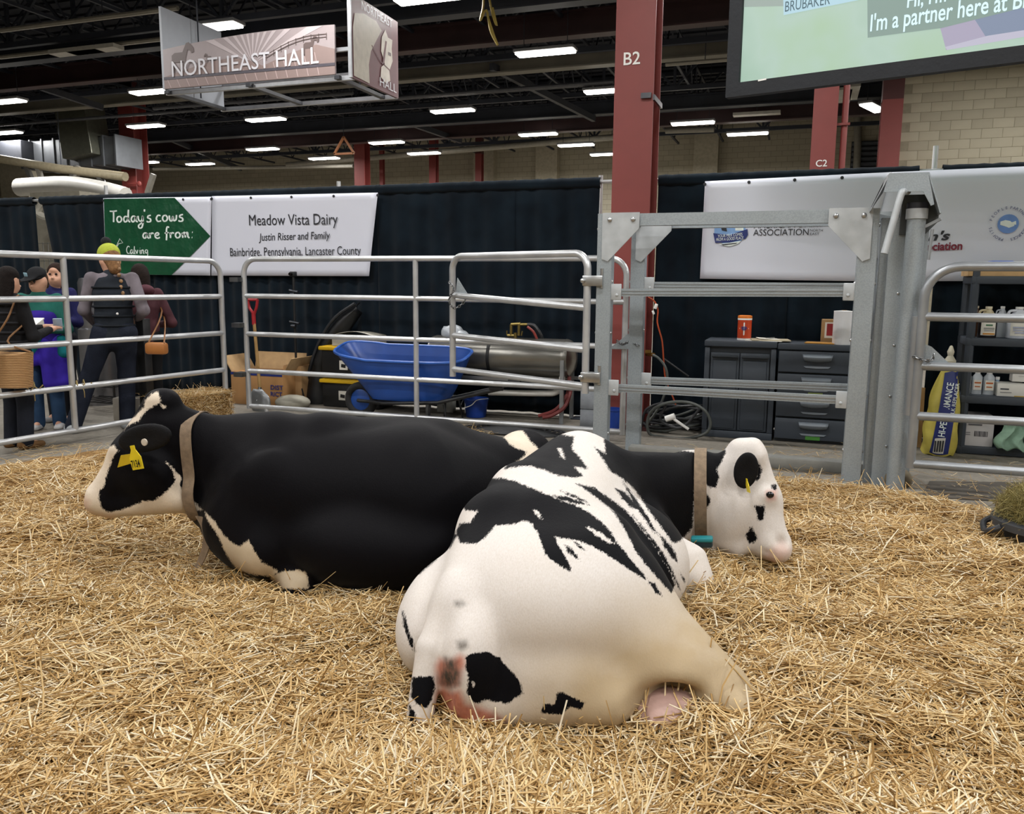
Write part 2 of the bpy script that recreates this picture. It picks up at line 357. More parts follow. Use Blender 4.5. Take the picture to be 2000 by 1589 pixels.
# ------------------------------------------------------------------ roof steel
M_STEEL = mat('2b2f39', .6, var=.2, scale=2); M_BEIGE = mat('6f6b60', .6, var=.15, scale=2); M_RUST = mat('3a2628', .6, var=.2, scale=2); M_PIPE = mat('8f8b80', .45, var=.1)
def roof_beam(y, z, h, m, label, x0=-34, x1=9):
    t = thing('roof_beam', ((x0+x1)/2, y, z), label, 'roof beam', 'beams under the roof', 'thing'); B_ = ((x0+x1)/2, y, z)
    mb = MB(); mb.box(((x0+x1)/2, y, z), (x1-x0, .3, .03)); mb.obj('bottom_flange', m, t, False, B_)
    mb = MB(); mb.box(((x0+x1)/2, y, z+h/2), (x1-x0, .02, h-.03)); mb.obj('beam_web', m, t, False, B_)
    mb = MB(); mb.box(((x0+x1)/2, y, z+h), (x1-x0, .3, .03)); mb.obj('top_flange', m, t, False, B_)
def y_at(px, py, z): return gz(px, py, z)[1]
LB = ['rust brown roof beam, nearest overhead', 'pale grey roof beam crossing behind the hall sign', 'brown roof beam far down the hall', 'second far brown roof beam', 'roof beam just above the hanging sign']
for (px, py, z, h, m_), lb in zip([(900, 92, 6.35, .45, M_RUST), (900, 150, 6.3, .3, M_BEIGE), (900, 268, 6.2, .5, M_RUST), (900, 240, 6.3, .35, M_STEEL), (900, 30, 6.4, .4, M_STEEL)], LB): roof_beam(y_at(px, py, z), z, h, m_, lb)
def truss(y, x0, x1, z0, z1, step, label, m=M_STEEL, along='x', r=.03):
    f = (lambda a, z: (a, y, z)) if along == 'x' else (lambda a, z: (y, a, z)); c = f((x0+x1)/2, z0)
    t = thing('roof_truss' if along == 'x' else 'roof_joist', c, label, 'roof truss' if along == 'x' else 'roof joist', 'open trusses under the roof' if along == 'x' else 'open joists under the roof', 'thing')
    for nm, z in (('bottom_chord', z0), ('top_chord', z1)):
        mb = MB(); mb.bar(f(x0, z), f(x1, z), r*2.6, r*2.6); mb.obj(nm, m, t, False, c)
    mb = MB(); n = int((x1-x0)/step); up = False
    for k in range(n):
        a = x0+k*step; b = a+step; mb.bar(f(a, z1 if up else z0), f(b, z0 if up else z1), r*1.3, r*1.3); up = not up
        if r > .035 and k % 2 == 0: mb.bar(f(a, z0), f(a, z1), r*1.5, r*1.5)
    mb.obj('web', m, t, False, c, kind='stuff')
for k, y in enumerate((11.2, 14.2, 18.4, 22.6, 25.3, 29.2)): truss(y, -34, 8, 6.55, 7.55, .95, ['nearest open web roof truss, just behind the hall sign', 'open web roof truss between the sign and the pale roof beam', 'open web roof truss behind the pale roof beam', 'open web roof truss over the middle of the hall', 'open web roof truss before the far red columns', 'farthest open web roof truss, near the pale back wall'][k], r=.045)
for k in range(25): truss(-33+k*1.65, 9.5, 32.5 if -33+k*1.65 < 1.5 else 20.1, 6.75, 7.5, .55, 'dark open web joist running down the hall under the roof', along='y', r=.024)
M_DUCT = mat('5a5d61', .45, .3, var=.2, scale=2); M_DUCTW = mat('d8d6cf', .35, var=.05)
for pts, r, m_, lb in [([(560, 322), (1195, 268), (1240, 264)], .10, M_PIPE, 'grey horizontal pipe high above the black drapes'), ([(300, 330), (690, 324)], .07, M_PIPE, 'thin grey pipe left of the red columns, high up'),
    ([(1300, 255), (1395, 252)], .10, M_PIPE, 'pale pipe end left of the block wall pilaster'), ([(0, 310), (120, 330), (245, 345)], .13, mat('a59a80', .4), 'tan pipe sagging above the white duct')]:
    P_ = [gy(x, y, 28.5 if x > 250 else 19) for x, y in pts]; mb = MB(); mb.tube(P_, r); o_ = tag(mb.obj('pipe', m_), lb, 'pipe', kind='thing'); q_ = P_[len(P_)//2]; mb = MB(); mb.tube([q_, (q_[0], q_[1], 7.72)], .012, 5); mb.obj('pipe_hanger', M_STEEL, o_)
for k, (a, b) in enumerate([((0, 60), (330, 8)), ((0, 112), (320, 78)), ((0, 244), (620, 196)), ((700, 196), (1198, 158)), ((620, 204), (1198, 168)), ((300, 212), (700, 186)), ((1300, 126), (1430, 116))]):
    z = 6.15 if k > 1 else 6.4; P0_, P1_ = gz(*a, z), gz(*b, z); P1_[1] = P0_[1]; mb = MB(); mb.tube([P0_, P1_], .045, 6)
    o_ = mb.obj('conduit', M_PIPE if k in (0, 1, 6) else mat('4a4c52', .5)); q_ = P0_*.4+P1_*.6; mb = MB(); mb.tube([q_, (q_[0], q_[1], 7.72)], .010, 5); mb.obj('pipe_hanger', M_STEEL, o_)
    tag(o_, ['long conduit nearest overhead', 'pale conduit under the roof left of the sign', 'dark conduit crossing below the hall sign', 'dark conduit left of column B2, upper', 'dark conduit left of column B2, lower', 'sagging conduit behind the hall sign', 'short pale conduit right of column B2'][k], 'conduit', 'conduits under the roof', 'thing')
# diagonal braces running away under the roof
for k, (a, b) in enumerate([((960, 130), (1160, 232)), ((330, 270), (470, 330)), ((80, 170), (200, 210)), ((800, 240), (900, 275))]):
    P0_ = gz(*a, 6.4); P1_ = gz(*b, 6.2); mb = MB(); mb.bar(P0_, P1_, .12, .16); tag(mb.obj('roof_brace', mat('34363d', .6)), ['dark brace sloping towards column B2', 'dark brace above the white dairy banner', 'dark brace over the silver ducts', 'dark brace near the row of far lamps'][k], 'roof brace', 'braces under the roof', 'thing')
# ------------------------------------------------------------------ lamps
M_LAMP = emit('fff8ec', 18, 'lamp_glass'); M_HOUS = mat('8a8c90', .5)
def ceiling_light(x, y, label, w=LAMP_W, rot=0., z=6.):
    t = thing('ceiling_light', (x, y, z), label, 'ceiling light', 'linear ceiling lights of the hall', 'thing'); B_ = (x, y, z); M = rotz(rot)
    mb = MB(); mb.box((x, y, z+.04), (1.24, .36, .06), M, .01); mb.obj('housing', M_HOUS, t, True, B_)
    mb = MB(); mb.box((x, y, z-.012), (1.18, .30, .04), M, .012); mb.obj('diffuser', M_LAMP, t, True, B_)
    for s in (-.45, .45): q_ = M@np.array([s, 0, 0]); mb = MB(); mb.tube([(x+q_[0], y+q_[1], z+.06), (x+q_[0], y+q_[1], 7.72)], .008, 5); mb.obj('hanger', M_STEEL, t, True, B_)
    l = bpy.data.lights.new('lamp_light', 'AREA'); l.shape = 'RECTANGLE'; l.size = 1.15; l.size_y = .28; l.energy = w; l.color = (1, .985, .97); lo = bpy.data.objects.new('lamp_light', l); COL.objects.link(lo); lo.parent = t; lo.location = (0, 0, -.04); lo.rotation_euler = (0, 0, rot)
LAMPS = [((1065, 102), 'long bright ceiling light directly left of column B2'), ((840, -4), 'nearest ceiling light, cut by the top edge'), ((884, 216), 'bright ceiling light between the hall sign and column B2, below the pale beam'), ((519, 233), 'ceiling light below the middle of the hall sign'), ((1051, 262), 'ceiling light left of column B2, third from the top'), ((513, 291), 'lower of two ceiling lights below the hall sign'),
 ((1125, 283), 'ceiling light just left of column B2 near the pale wall'), ((1353, 240), 'upper ceiling light right of column B2'), ((1460, 261), 'lower ceiling light right of column B2'), ((298, 179), 'bright ceiling light touching the lower left corner of the hall sign'), ((10, 198), 'upper ceiling light at the left edge'), ((10, 259), 'lower ceiling light at the left edge'), ((391, 320), 'lowest ceiling light above the white banner'),
 ((755, 278), 'far ceiling light between two red columns'), ((828, 299), 'far ceiling light partly behind a slim red column'), ((1190, 177), 'ceiling light half hidden by column B2, upper'), ((1186, 301), 'ceiling light half hidden by column B2, lower'), ((633, 309), 'small far ceiling light above the white dairy banner'), ((412, 53), 'bright ceiling light above the hall sign'), ((285, 246), 'ceiling light half hidden by the red column at the left'), ((262, 327), 'small far ceiling light right of the left red column'), ((282, 317), 'tiny far ceiling light beside the left red column')]
for (px, py), lb in LAMPS: p = gz(px, py, 6.); ceiling_light(p[0], p[1], lb)
p = gz(1705, 210, 6.); ceiling_light(p[0], p[1], 'short bright ceiling light beside the dark topped column at the right', rot=1.2)
for y in (9.35, 4.6, .6, -3.4):
    for x in (-11.5, -6.4, -1.4, 3.6, 8.6): ceiling_light(x, y, 'linear ceiling light hanging over the near half of the hall')
for x, y in ((4.2, 12.8), (9.2, 12.8), (4.5, 16.6), (9, 16.6), (-.6, 12.8)): ceiling_light(x, y, 'linear ceiling light in the rows above the right half')
for k, (px, py) in enumerate([(1478, 222), (150, 100), (185, 96)]): 
    p = gz(px, py, 6.3); mb = MB(); mb.box(p, (1.3, .3, .08)); o_ = mb.obj('unlit_light', mat('b5b3ab', .5)); mb = MB(); mb.tube([p, (p[0], p[1], 7.72)], .01, 5); mb.obj('hanger', M_STEEL, o_); tag(o_, ['unlit ceiling light above two lit ones, right of column B2', 'pale unlit light under the roof left of the red column', 'second pale unlit light left of the red column'][k], 'ceiling light', kind='thing')
# ------------------------------------------------------------------ ducts at the left
Yd = 20.5; a = gy(40, 330, Yd); b = gy(230, 342, Yd); z0 = a[2]; n = 8; Ld = (b[0]-a[0])
t = thing('duct', (a[0]+Ld/2, Yd+.5, z0), 'silver rectangular duct of flanged sections left of the red column', 'duct', kind='thing'); hd = gy(100, 278, Yd)[2]-gy(100, 332, Yd)[2]
for k in range(n):
    mb = MB(); x = a[0]+Ld*(k+.5)/n; mb.box((x, Yd+.5, z0+hd/2), (Ld/n-.03, 1., hd), None, .02); mb.box((x+Ld/n/2, Yd+.5, z0+hd/2), (.05, 1.08, hd+.08)); mb.obj('duct_section', M_DUCT, t, False, (a[0]+Ld/2, Yd+.5, z0))
c = gy(150, 290, Yd-.3); mb = MB(); mb.box((c[0], Yd, c[2]+.5), (1.1, .9, 1.5), rotz(.1)@roty(-.12), .02); mb.obj('drop_duct', mat('5f6055', .4, .5), t, False, (a[0]+Ld/2, Yd+.5, z0))
c = gy(20, 295, Yd-.3); mb = MB(); mb.box((c[0], Yd, c[2]), (1.3, .9, .6), None, .02); mb.obj('end_box', mat('2c2e33', .5), t, False, (a[0]+Ld/2, Yd+.5, z0))
P_ = [gy(x, y, 17) for x, y in ((38, 366), (130, 362), (200, 372), (245, 384))]; mb = MB(); mb.tube(spline(P_, 4), .24, 16); tag(mb.obj('round_duct', M_DUCTW), 'fat round white duct just above the drape at the left', 'duct', kind='thing')
for k, (a_, b_) in enumerate([((50, 322), (66, 360)), ((72, 322), (84, 358)), ((150, 325), (136, 358)), ((155, 325), (143, 362)), ((190, 340), (212, 372)), ((300, 340), (288, 378))]):
    mb = MB(); mb.bar(gy(*a_, 19.), gy(*b_, 19.), .12, .12); tag(mb.obj('strut', mat('77736a' if k % 2 else '4b4944', .5)), ['leftmost of the struts over the white round duct', 'second strut from the left over the white round duct', 'strut over the middle of the white round duct', 'thin strut right of the middle one over the white duct', 'strut just left of the red column over the white duct', 'strut just right of the left red column'][k], 'strut', 'struts above the white duct', 'thing')
p = gy(62, 360, 24); mb = MB(); mb.box((p[0]-.6, 24, 2.9), (1.4, .5, 5.8)); struct(mb.obj('wall_pier', mat('a9a18c', .7)))
p = gy(70, 470, 12.5); mb = MB(); mb.box((p[0]+.3, 13, 1.6), (1.3, .5, 3.2)); struct(mb.obj('wall_stub', mat('8b8678', .7)))
t = thing('wire_crate', gy(100, 560, 11.6), 'stack of wire crating seen through the gap in the drapes', 'crate', kind='thing'); B_ = gy(100, 560, 11.6); B_[2] = 0; t.location = tuple(B_)
mb = MB()
for k in range(9): mb.bar((B_[0]-.5+k*.125, 11.6, 0), (B_[0]-.5+k*.125, 11.6, 2.15), .012)
for k in range(14): mb.bar((B_[0]-.5, 11.6, .05+k*.16), (B_[0]+.5, 11.6, .05+k*.16), .012)
mb.obj('mesh_panel', mat('5b5a55', .5), t, False, B_)
mb = MB(); mb.tube(spline([gy(x, y, 12.2) for x, y in ((75, 415), (85, 398), (100, 400), (105, 415), (92, 425))], 4, True), .07, 8, True); tag(mb.obj('round_pipe', mat('b0aca0', .4)), 'curved pale pipe seen through the gap in the drapes', 'pipe', kind='thing')
# louvre, downpipe and stub on the back wall at the right
p = gy(1700, 305, 32.95); t = thing('louvre_vent', p, 'dark slatted louvre vent beside the right red column', 'vent', kind='thing')
mb = MB(); mb.box(p+np.array([0, .12, 0]), (1.3, .05, 1.1)); mb.obj('back_panel', mat('23252a', .6), t, False, p)
for k in range(6): mb = MB(); mb.box(p+np.array([0, 0, -.45+k*.18]), (1.26, .16, .05), rotx(-.5)); mb.obj('slat', mat('5a5d63', .5), t, False, p)
mb = MB(); mb.tube([gy(1676, 212, 32.9), gy(1675, 290, 32.9), gy(1673, 330, 32.9)], .13); tag(mb.obj('downpipe', M_PIPE), 'grey downpipe on the wall right of column C2', 'pipe', kind='thing')
for k, (px, py) in enumerate([(1665, 180), (1650, 186)]): p = gz(px, py, 6.3); mb = MB(); mb.box(p, (.3, 1.6, .06)); tag(mb.obj('roof_panel_light', mat('aaa89f', .5)), ['longer pale unlit strip right of column C2', 'shorter pale unlit strip right of column C2'][k], 'ceiling light', kind='thing')
mb = MB(); a = gy(1832, 132, 20.3); mb.tube([a, a+np.array([-.25, -.5, .1])], .05); tag(mb.obj('pipe_stub', mat('4c4a48', .5)), 'short dark pipe stub on the pale block wall', 'pipe', kind='thing')
# orange signal triangle and yellow cords hanging from the roof
p = gy(672, 300, 23.); t = thing('hanging_triangle', p, 'small orange triangular frame hanging between far lamps', 'frame', kind='thing'); o_ = mat('a8642a', .5)
for a, b in (((-.35, 0), (0, .5)), ((0, .5), (.35, 0)), ((-.35, 0), (.35, 0))): mb = MB(); mb.bar(p+np.array([a[0], 0, a[1]]), p+np.array([b[0], 0, b[1]]), .06); mb.obj('frame_bar', o_, t, False, p)
mb = MB(); mb.tube([p+EZ*.5, (p[0], p[1], 7.72)], .01, 5); mb.obj('cable', M_STEEL, t, False, p)
mb = MB(); Yc = 12.6; mb.tube(spline([gy(x, y, Yc) for x, y in ((944, -40), (944, 10), (938, 40), (950, 20), (958, 60), (972, 88), (965, 70), (952, 30))], 5), .018, 6); mb.tube(spline([gy(x, y, Yc) for x, y in ((950, -40), (960, 20), (970, 50), (962, 15))], 5), .018, 6); tag(mb.obj('rope_loop', mat('8d7a34', .6)), 'yellow cord looped and hanging from the roof', 'cord', kind='thing')
# ------------------------------------------------------------------ hall sign
Ys = 10.6; A0 = gy(322, 172, Ys); A1 = gy(655, 147, Ys); A0[2] = A1[2] = (A0[2]+A1[2])/2; wS = A1[0]-A0[0]; hL = gy(318, 97, Ys)[2]-A0[2]; hT = gy(540, 58, Ys)[2]-A0[2]
t = thing('hall_sign', A0+np.array([wS/2, .4, 0]), 'large hanging hall sign with arched panel reading NORTHEAST HALL', 'sign', kind='thing'); B_ = A0+np.array([wS/2, .4, 0])
arc = [(wS*(1-k/14), hL+(hT-hL)*(1-((1-k/14)-.72)**2/.52)) for k in range(15)]
top = lambda x: hL+(hT-hL)*(1-((x/wS)-.72)**2/.52)
M_SIGN = mat('958a8b', .5, var=.03); M_RAY = mat('b3a8aa', .5, var=.03); M_HILL = mat('85736f', .5, var=.03); M_SIL = mat('5d504e', .5, var=.03); M_WHP = mat('cdccd2', .5, var=.03); M_MAR = mat('5c2d33', .5, var=.08); M_ALU = mat('a9abaf', .35, .6)
mb = MB(); mb.prism([(0, 0), (wS, 0)]+arc, A0+np.array([0, .03, 0]), EX, EZ, .03); mb.obj('arched_panel', M_SIGN, t, False, B_)
ctr = (wS*.54, hL*.42)
for k in range(11):
    a0 = math.radians(22+k*13); pts = []
    for da in (-2.6, 2.6):
        a = a0+math.radians(da); d = 0.
        while d < 3 and 0 < ctr[0]+d*math.cos(a) < wS and ctr[1]+d*math.sin(a) < top(ctr[0]+d*math.cos(a))-.01: d += .01
        pts.append((ctr[0]+d*math.cos(a), ctr[1]+d*math.sin(a)))
    flat(t, 'sun_ray', M_RAY, A0, EX, EZ, [ctr, pts[0], pts[1]], base=B_)
hill = [(0, 0), (wS, 0), (wS, hT*.50), (wS*.9, hT*.62), (wS*.75, hT*.50), (wS*.6, hT*.30), (wS*.5, hL*.56), (wS*.4, hL*.62), (wS*.25, hL*.55), (wS*.1, hL*.40), (0, hL*.3)]
flat(t, 'hill', M_HILL, A0, EX, EZ, hill, .004, B_)
for k in range(16):
    x = wS*(.04+.058*k); top_ = hill[2][1]*.4 if k < 6 else hT*(.20+.03*(k-6)); flat(t, 'furrow', mat('ac9896', .5, var=.03), A0, EX, EZ, [(x, .01), (x+.012, .01), (x-.05, max(.1, top_)), (x-.062, max(.1, top_))], .006, B_)
flat(t, 'band', mat('4a464e', .5), A0, EX, EZ, [(0, .13), (wS, .115), (wS, .155), (0, .17)], .008, B_)
def horse(o, s, fl=1): return [(o[0]+x*s*fl, o[1]+y*s) for x, y in ((0, 0), (.1, 0), (.12, .35), (.5, .35), (.52, 0), (.62, 0), (.62, .45), (.72, .75), (.85, .72), (.9, .62), (1.0, .66), (.98, .8), (.8, 1.0), (.68, .98), (.5, .68), (.15, .68), (.02, .6))]
for o, s, f in (((.16, .22), .42, 1), ((wS*.3, hL*.55), .14, -1), ((wS*.83, hT*.42), .26, 1)): flat(t, 'horse_silhouette', M_SIL, A0, EX, EZ, horse(o, s, f), .006, B_)
for k in range(9):
    x = wS*(.62+.042*k); z = hT*(.40+.30*math.sin(min(1, k/6)*1.5)); flat(t, 'fence_silhouette', M_SIL, A0, EX, EZ, [(x, z), (x+.012, z), (x+.012, z+.09), (x, z+.09)], .006, B_)
    if k < 8:
        x2 = wS*(.62+.042*(k+1)); z2 = hT*(.40+.30*math.sin(min(1, (k+1)/6)*1.5))
        for q_ in (.03, .07): flat(t, 'fence_silhouette', M_SIL, A0, EX, EZ, [(x, z+q_), (x2, z2+q_), (x2, z2+q_+.01), (x, z+q_+.01)], .006, B_)
text('NORTHEAST HALL', A0+np.array([wS*.055, -.014, .165]), EX, EZ, M_WHP, t, width=wS*.86, height=.235, base=B_, off=.004)
dS = gx(435, 185, A0[0]-.02)[1]-Ys; dS = min(max(dS, .8), 2.2)
zt = gy(314, 12, Ys)[2]
mb = MB(); mb.box((A0[0]-.02, Ys+dS/2, (A0[2]+zt)/2), (.04, dS, zt-A0[2])); mb.obj('left_side_panel', mat('9ba0a8', .5, var=.03), t, False, B_, label='plain grey back of the left side panel')
xr = gy(684, 160, Ys-.1)[0]; zr0 = gy(684, 152, Ys-.1)[2]; zr1 = gy(684, -6, Ys-.1)[2]+.06
mb = MB(); mb.box((xr+.02, Ys-.1+dS/2, (zr0+zr1)/2), (.04, dS, zr1-zr0)); rp = mb.obj('right_side_panel', M_MAR, t, False, B_, label='maroon side panel with a pale horse head')
O_ = np.array([xr+.041, Ys-.1, zr0]); AY = np.array([0, 1., 0]); hp = zr1-zr0
mb = MB(); mb.box((xr+.02, Ys-.12, (zr0+zr1)/2), (.05, .03, hp)); mb.obj('edge_trim', M_ALU, t, False, B_)
flat(rp, 'horse_neck', mat('a9a294', .5), O_, AY*dS, EZ*hp, [(.02, .03), (.34, .02), (.33, .25), (.38, .43), (.50, .60), (.62, .76), (.5, .84), (.25, .84), (.06, .78), (.02, .6)], .003, B_)
flat(rp, 'horse_head', mat('c4bdb2', .5), O_, AY*dS, EZ*hp, [(.62, .68), (.70, .80), (.76, .72), (.86, .72), (.84, .60), (.86, .45), (.78, .30), (.80, .18), (.70, .12), (.58, .17), (.60, .30), (.68, .36), (.60, .5)], .004, B_)
flat(rp, 'horse_eye', M_SIL, O_, AY*dS, EZ*hp, [(.76, .50), (.82, .50), (.82, .54), (.76, .54)], .006, B_)
for q_ in ([(.40, .50), (.62, .34), (.62, .355), (.40, .515)], [(.62, .34), (.66, .34), (.73, .66), (.70, .66)], [(.64, .345), (.80, .30), (.80, .315), (.64, .36)]): flat(rp, 'bridle', M_MAR, O_, AY*dS, EZ*hp, q_, .006, B_)
text('NORTHEAST', O_+np.array([.004, dS*.20, hp*.875]), AY, EZ, M_WHP, rp, width=dS*.66, height=.12, base=B_)
text('HALL', O_+np.array([.004, dS*.56, hp*.055]), AY, EZ, M_WHP, rp, width=dS*.38, height=.13, base=B_)
for nm, y in (('front_rail', Ys+.1), ('rear_rail', Ys+dS)):
    mb = MB(); mb.box((A0[0]+wS/2+.1, y, A0[2]-.04), (wS+.3, .06, .06)); mb.box((A0[0]+wS/2+.1, y, A0[2]+.35), (wS+.3, .05, .05)); mb.obj(nm, M_ALU, t, False, B_)
for k in range(3): mb = MB(); mb.box((A0[0]+wS*(k*.5)+.02, Ys+dS/2, A0[2]-.04), (.08, dS, .05)); mb.obj('cross_rail', mat('24262c', .5), t, False, B_)
mb = MB()
for x in (A0[0]+.1, A0[0]+wS): mb.tube([(x, Ys+dS/2, A0[2]), (x, Ys+dS/2, 7.5)], .012, 5)
mb.obj('hanger', M_STEEL, t, False, B_)
# ------------------------------------------------------------------ projection screen
DS = np.array([math.cos(math.radians(14.8)), -math.sin(math.radians(14.8)), 0]); S0 = CC+ray(1446, 163)*6.3; SN = np.cross(DS, EZ)
def scr(px, py): d = ray(px, py); q = CC+d*((S0-CC)@SN)/(d@SN); return (q-S0)@DS, (q-S0)@EZ
wSc, hSc = 4.2, 2.3; t = thing('projection_screen', S0+DS*wSc/2, 'big lit projection screen in a black frame hanging at the upper right', 'screen', kind='thing'); B_ = S0+DS*wSc/2
def pat(x0, y0, name, col, poly, lift, st=1., lb=None): return flat(t, name, emit(col, st*1.08, 'screen_light'), S0, DS, EZ, [scr(*p) for p in poly], lift, B_, lb)
ms = NT('screen_picture'); ms.base((0, 0, 0, 1)); ms.l(ms.ramp(ms.noise(1.3, 3), [(.3, 'a9c9b4'), (.5, 'bcd6c6'), (.7, 'b3d2ac')]), ms.b.inputs['Emission Color']); ms.b.inputs['Emission Strength'].default_value = 1.08
mb = MB(); mb.prism([(0, 0), (wSc, 0), (wSc, hSc), (0, hSc)], S0-SN*.012, DS, EZ, .012); pic = mb.obj('picture', ms.m, t, False, B_)
fr_ = .10; mb = MB()
for a, b in (((-fr_, -fr_), (wSc+fr_, 0)), ((-fr_, hSc), (wSc+fr_, hSc+fr_)), ((-fr_, 0), (0, hSc)), ((wSc, 0), (wSc+fr_, hSc))):
    mb.prism([(a[0], a[1]), (b[0], a[1]), (b[0], b[1]), (a[0], b[1])], S0-SN*.03, DS, EZ, .07)
mb.obj('frame', mat('15191f', .75, bump=.3, bscale=30), t, False, B_)
mb = MB(); mb.prism([scr(*p) for p in ((1484, 158), (1500, 155), (1500, 158), (1484, 161))], S0+SN*.041, DS, EZ, .002); mb.obj('maker_mark', M_WHITE, t, False, B_)
for x in (.3, wSc-.3): mb = MB(); mb.tube([S0+DS*x+EZ*hSc, S0+DS*x+EZ*(7.72-S0[2])], .012, 5); mb.obj('hanger', M_STEEL, t, False, B_)
pat(0, 0, 'picture_patch', 'a6b5ad', [(1447, -40), (1700, -80), (1640, -8), (1530, 12), (1447, 14)], .002)
pat(0, 0, 'picture_patch', 'b4adc4', [(1815, 5), (1895, -10), (1908, 40), (1930, 78), (1848, 98), (1838, 60)], .002)
pat(0, 0, 'picture_patch', '8a97b0', [(1895, 0), (2060, -30), (2060, 66), (1928, 76), (1905, 40)], .003)
pat(0, 0, 'picture_patch', 'c9c6d8', [(1846, 92), (1930, 70), (2060, 50), (2060, 62), (1850, 98)], .004)
pat(0, 0, 'caption_shade', '8fa69d', [(1694, -60), (2060, -140), (2060, 0), (1840, 55), (1695, 74)], .005)
pat(0, 0, 'name_box', 'bfe2ef', [(1530, -20), (1680, -50), (1680, 0), (1531, 30)], .006)
def stext(s, a, b, h, m, off=0.): 
    p, q = scr(*a), scr(*b); o = S0+DS*p[0]+EZ*p[1]+SN*.009; return text(s, o, DS, EZ, m, t, width=q[0]-p[0], height=h, base=B_, off=off)
M_CAP = emit('d5eef5', 1.4, 'caption_light')
stext('BRUBAKER', (1534, 24), (1622, 4), .075, emit('4d6c78', .9, 'name_light')); stext("I'm a partner here at Br", (1700, 62), (2012, -1), .115, M_CAP, .012); stext("Hi, I'm", (1772, 16), (1848, 2), .105, M_CAP, .012)
# ------------------------------------------------------------------ galvanised pen
mg = NT('galvanised'); vo = mg.n('ShaderNodeTexVoronoi'); vo.inputs['Scale'].default_value = 90; mg.l(mg.coord(), vo.inputs['Vector'])
mg.base(mg.mix(mg.math('MULTIPLY', mg.noise(6, 4), .6), mg.ramp(vo.outputs['Distance'], [(.1, 'abb4ba'), (.8, '9aa3a9')]), '868d91')); mg.set(.42, .35); mg.b.inputs['Roughness'].default_value = .42; M_GALV = mg.m
M_TUBE = mat('c6c8ca', .34, .6, var=.12, scale=5); M_TUBE2 = mat('989ca0', .35, .6, var=.12, scale=5); M_BOLT = mat('b5b7b9', .3, .9); M_CHAIN = mat('7b7d7e', .35, .9); M_VOID = mat('0b0c0e', .8)
def round_frame(a, b, zb, zt, rc, both=True):      # inverted U with bent top corners between foot a and foot b
    a = np.array([a[0], a[1], 0.]); b = np.array([b[0], b[1], 0.]); d = (b-a)/np.linalg.norm(b-a); P = [a+EZ*zb]
    for k in range(9): t = math.pi/2*k/8; P.append(a+d*rc*(1-math.cos(t))+EZ*(zt-rc+rc*math.sin(t)))
    for k in range(9): t = math.pi/2*k/8; P.append(b-d*rc*(1-math.sin(t))+EZ*(zt-rc+rc*math.cos(t)))
    P.append(b+EZ*zb); return P
def panel(a, b, zt, rails, posts, label, m=M_TUBE, rc=.16, r=.029, zb=.1, name='fence_panel', legs=(), tilt=None, cat='fence', group='galvanised tube panels of the pen'):
    a = np.array([a[0], a[1], 0.]); b = np.array([b[0], b[1], 0.]); c = (a+b)/2; t = thing(name, c, label, cat, group)
    mb = MB(); mb.tube(round_frame(a, b, zb, zt, rc), r, 12); mb.obj('frame', m, t, True, c)
    for z in rails: z0, z1 = z if isinstance(z, tuple) else (z, z); mb = MB(); mb.tube([a+EZ*z0, b+EZ*z1], r*.93, 12); mb.obj('rail', m, t, True, c)
    for f, zz in posts: p = a+(b-a)*f; mb = MB(); mb.tube([p+EZ*zz, p+EZ*zt], r*.95, 12); mb.obj('upright', m, t, True, c)
    for f in legs: p = a+(b-a)*f; mb = MB(); mb.tube([p+EZ*0.005, p+EZ*rails[-1]], r*.85, 10); mb.obj('leg', m, t, True, c)
    return t
zof = lambda px, py, Y: gy(px, py, Y)[2]
YF = 7.64; fa = gy(479, 600, YF); fb = gy(1222, 600, YF); zr = [zof(812, y, YF) for y in (505, 583, 663, 741, 815)]
fp = (gy(812, 600, YF)[0]-fa[0])/(fb[0]-fa[0])
pb = panel(fa, fb, zr[0], zr[1:], [(fp, zr[4])], 'long galvanised tube panel along the back of the pen', legs=(.055, .93), zb=.06)
la = np.array([-6.50, 3.75]); lb = np.array([-5.985, 7.38]); d_ = lb-la
def gpl(px, py):      # sight line onto the left fence's upright plane
    n = np.array([d_[1], -d_[0], 0]); q = ray(px, py); return CC+q*((np.array([la[0], la[1], 0])-CC)@n)/(q@n)
ra = [gpl(135, y)[2] for y in (500, 583, 670, 757, 842)]; f135 = (gpl(135, 670)[1]-la[1])/d_[1]
pl = panel(la, lb, ra[0], ra[1:], [(f135, ra[4])], 'galvanised tube panel in front of the group of people', legs=(.965,), zb=.06)
for z in (.45, 1.0, 1.5):
    mb = MB(); mb.tube([fa*np.array([1, 1, 0])+EZ*z+np.array([-.0, 0, -.05]), fa*np.array([1, 1, 0])+EZ*z+np.array([0, 0, .05])], .014, 8); mb.box((fa[0]-.055, YF-.05, z), (.11, .12, .05)); mb.obj('hinge', M_CHAIN, pb, True, ((fa[0]+fb[0])/2, YF, 0))
M_TWINE = mat('a08c5b', .9, var=.2, scale=60)
for px, py, pp, B in ((160, 749, pl, None), (94*0+260/4.166, 749+5, pl, None), (400/2.0, 0, None, None)):
    if pp is None: continue
    q = gpl(px, py); mb = MB(); mb.tube([q+np.array([0, .02*k, .034*math.sin(k*1.6)])+np.array([.034*math.cos(k*1.6), 0, 0]) for k in range(-4, 5)], .006, 5); mb.tube(spline([q+EZ*-.03, q+np.array([.02, .0, -.07]), q+np.array([.0, .02, -.13])], 4), .004, 5); mb.obj('twine_knot', M_TWINE, pp, True, (float((la+lb)[0]/2), float((la+lb)[1]/2), 0))
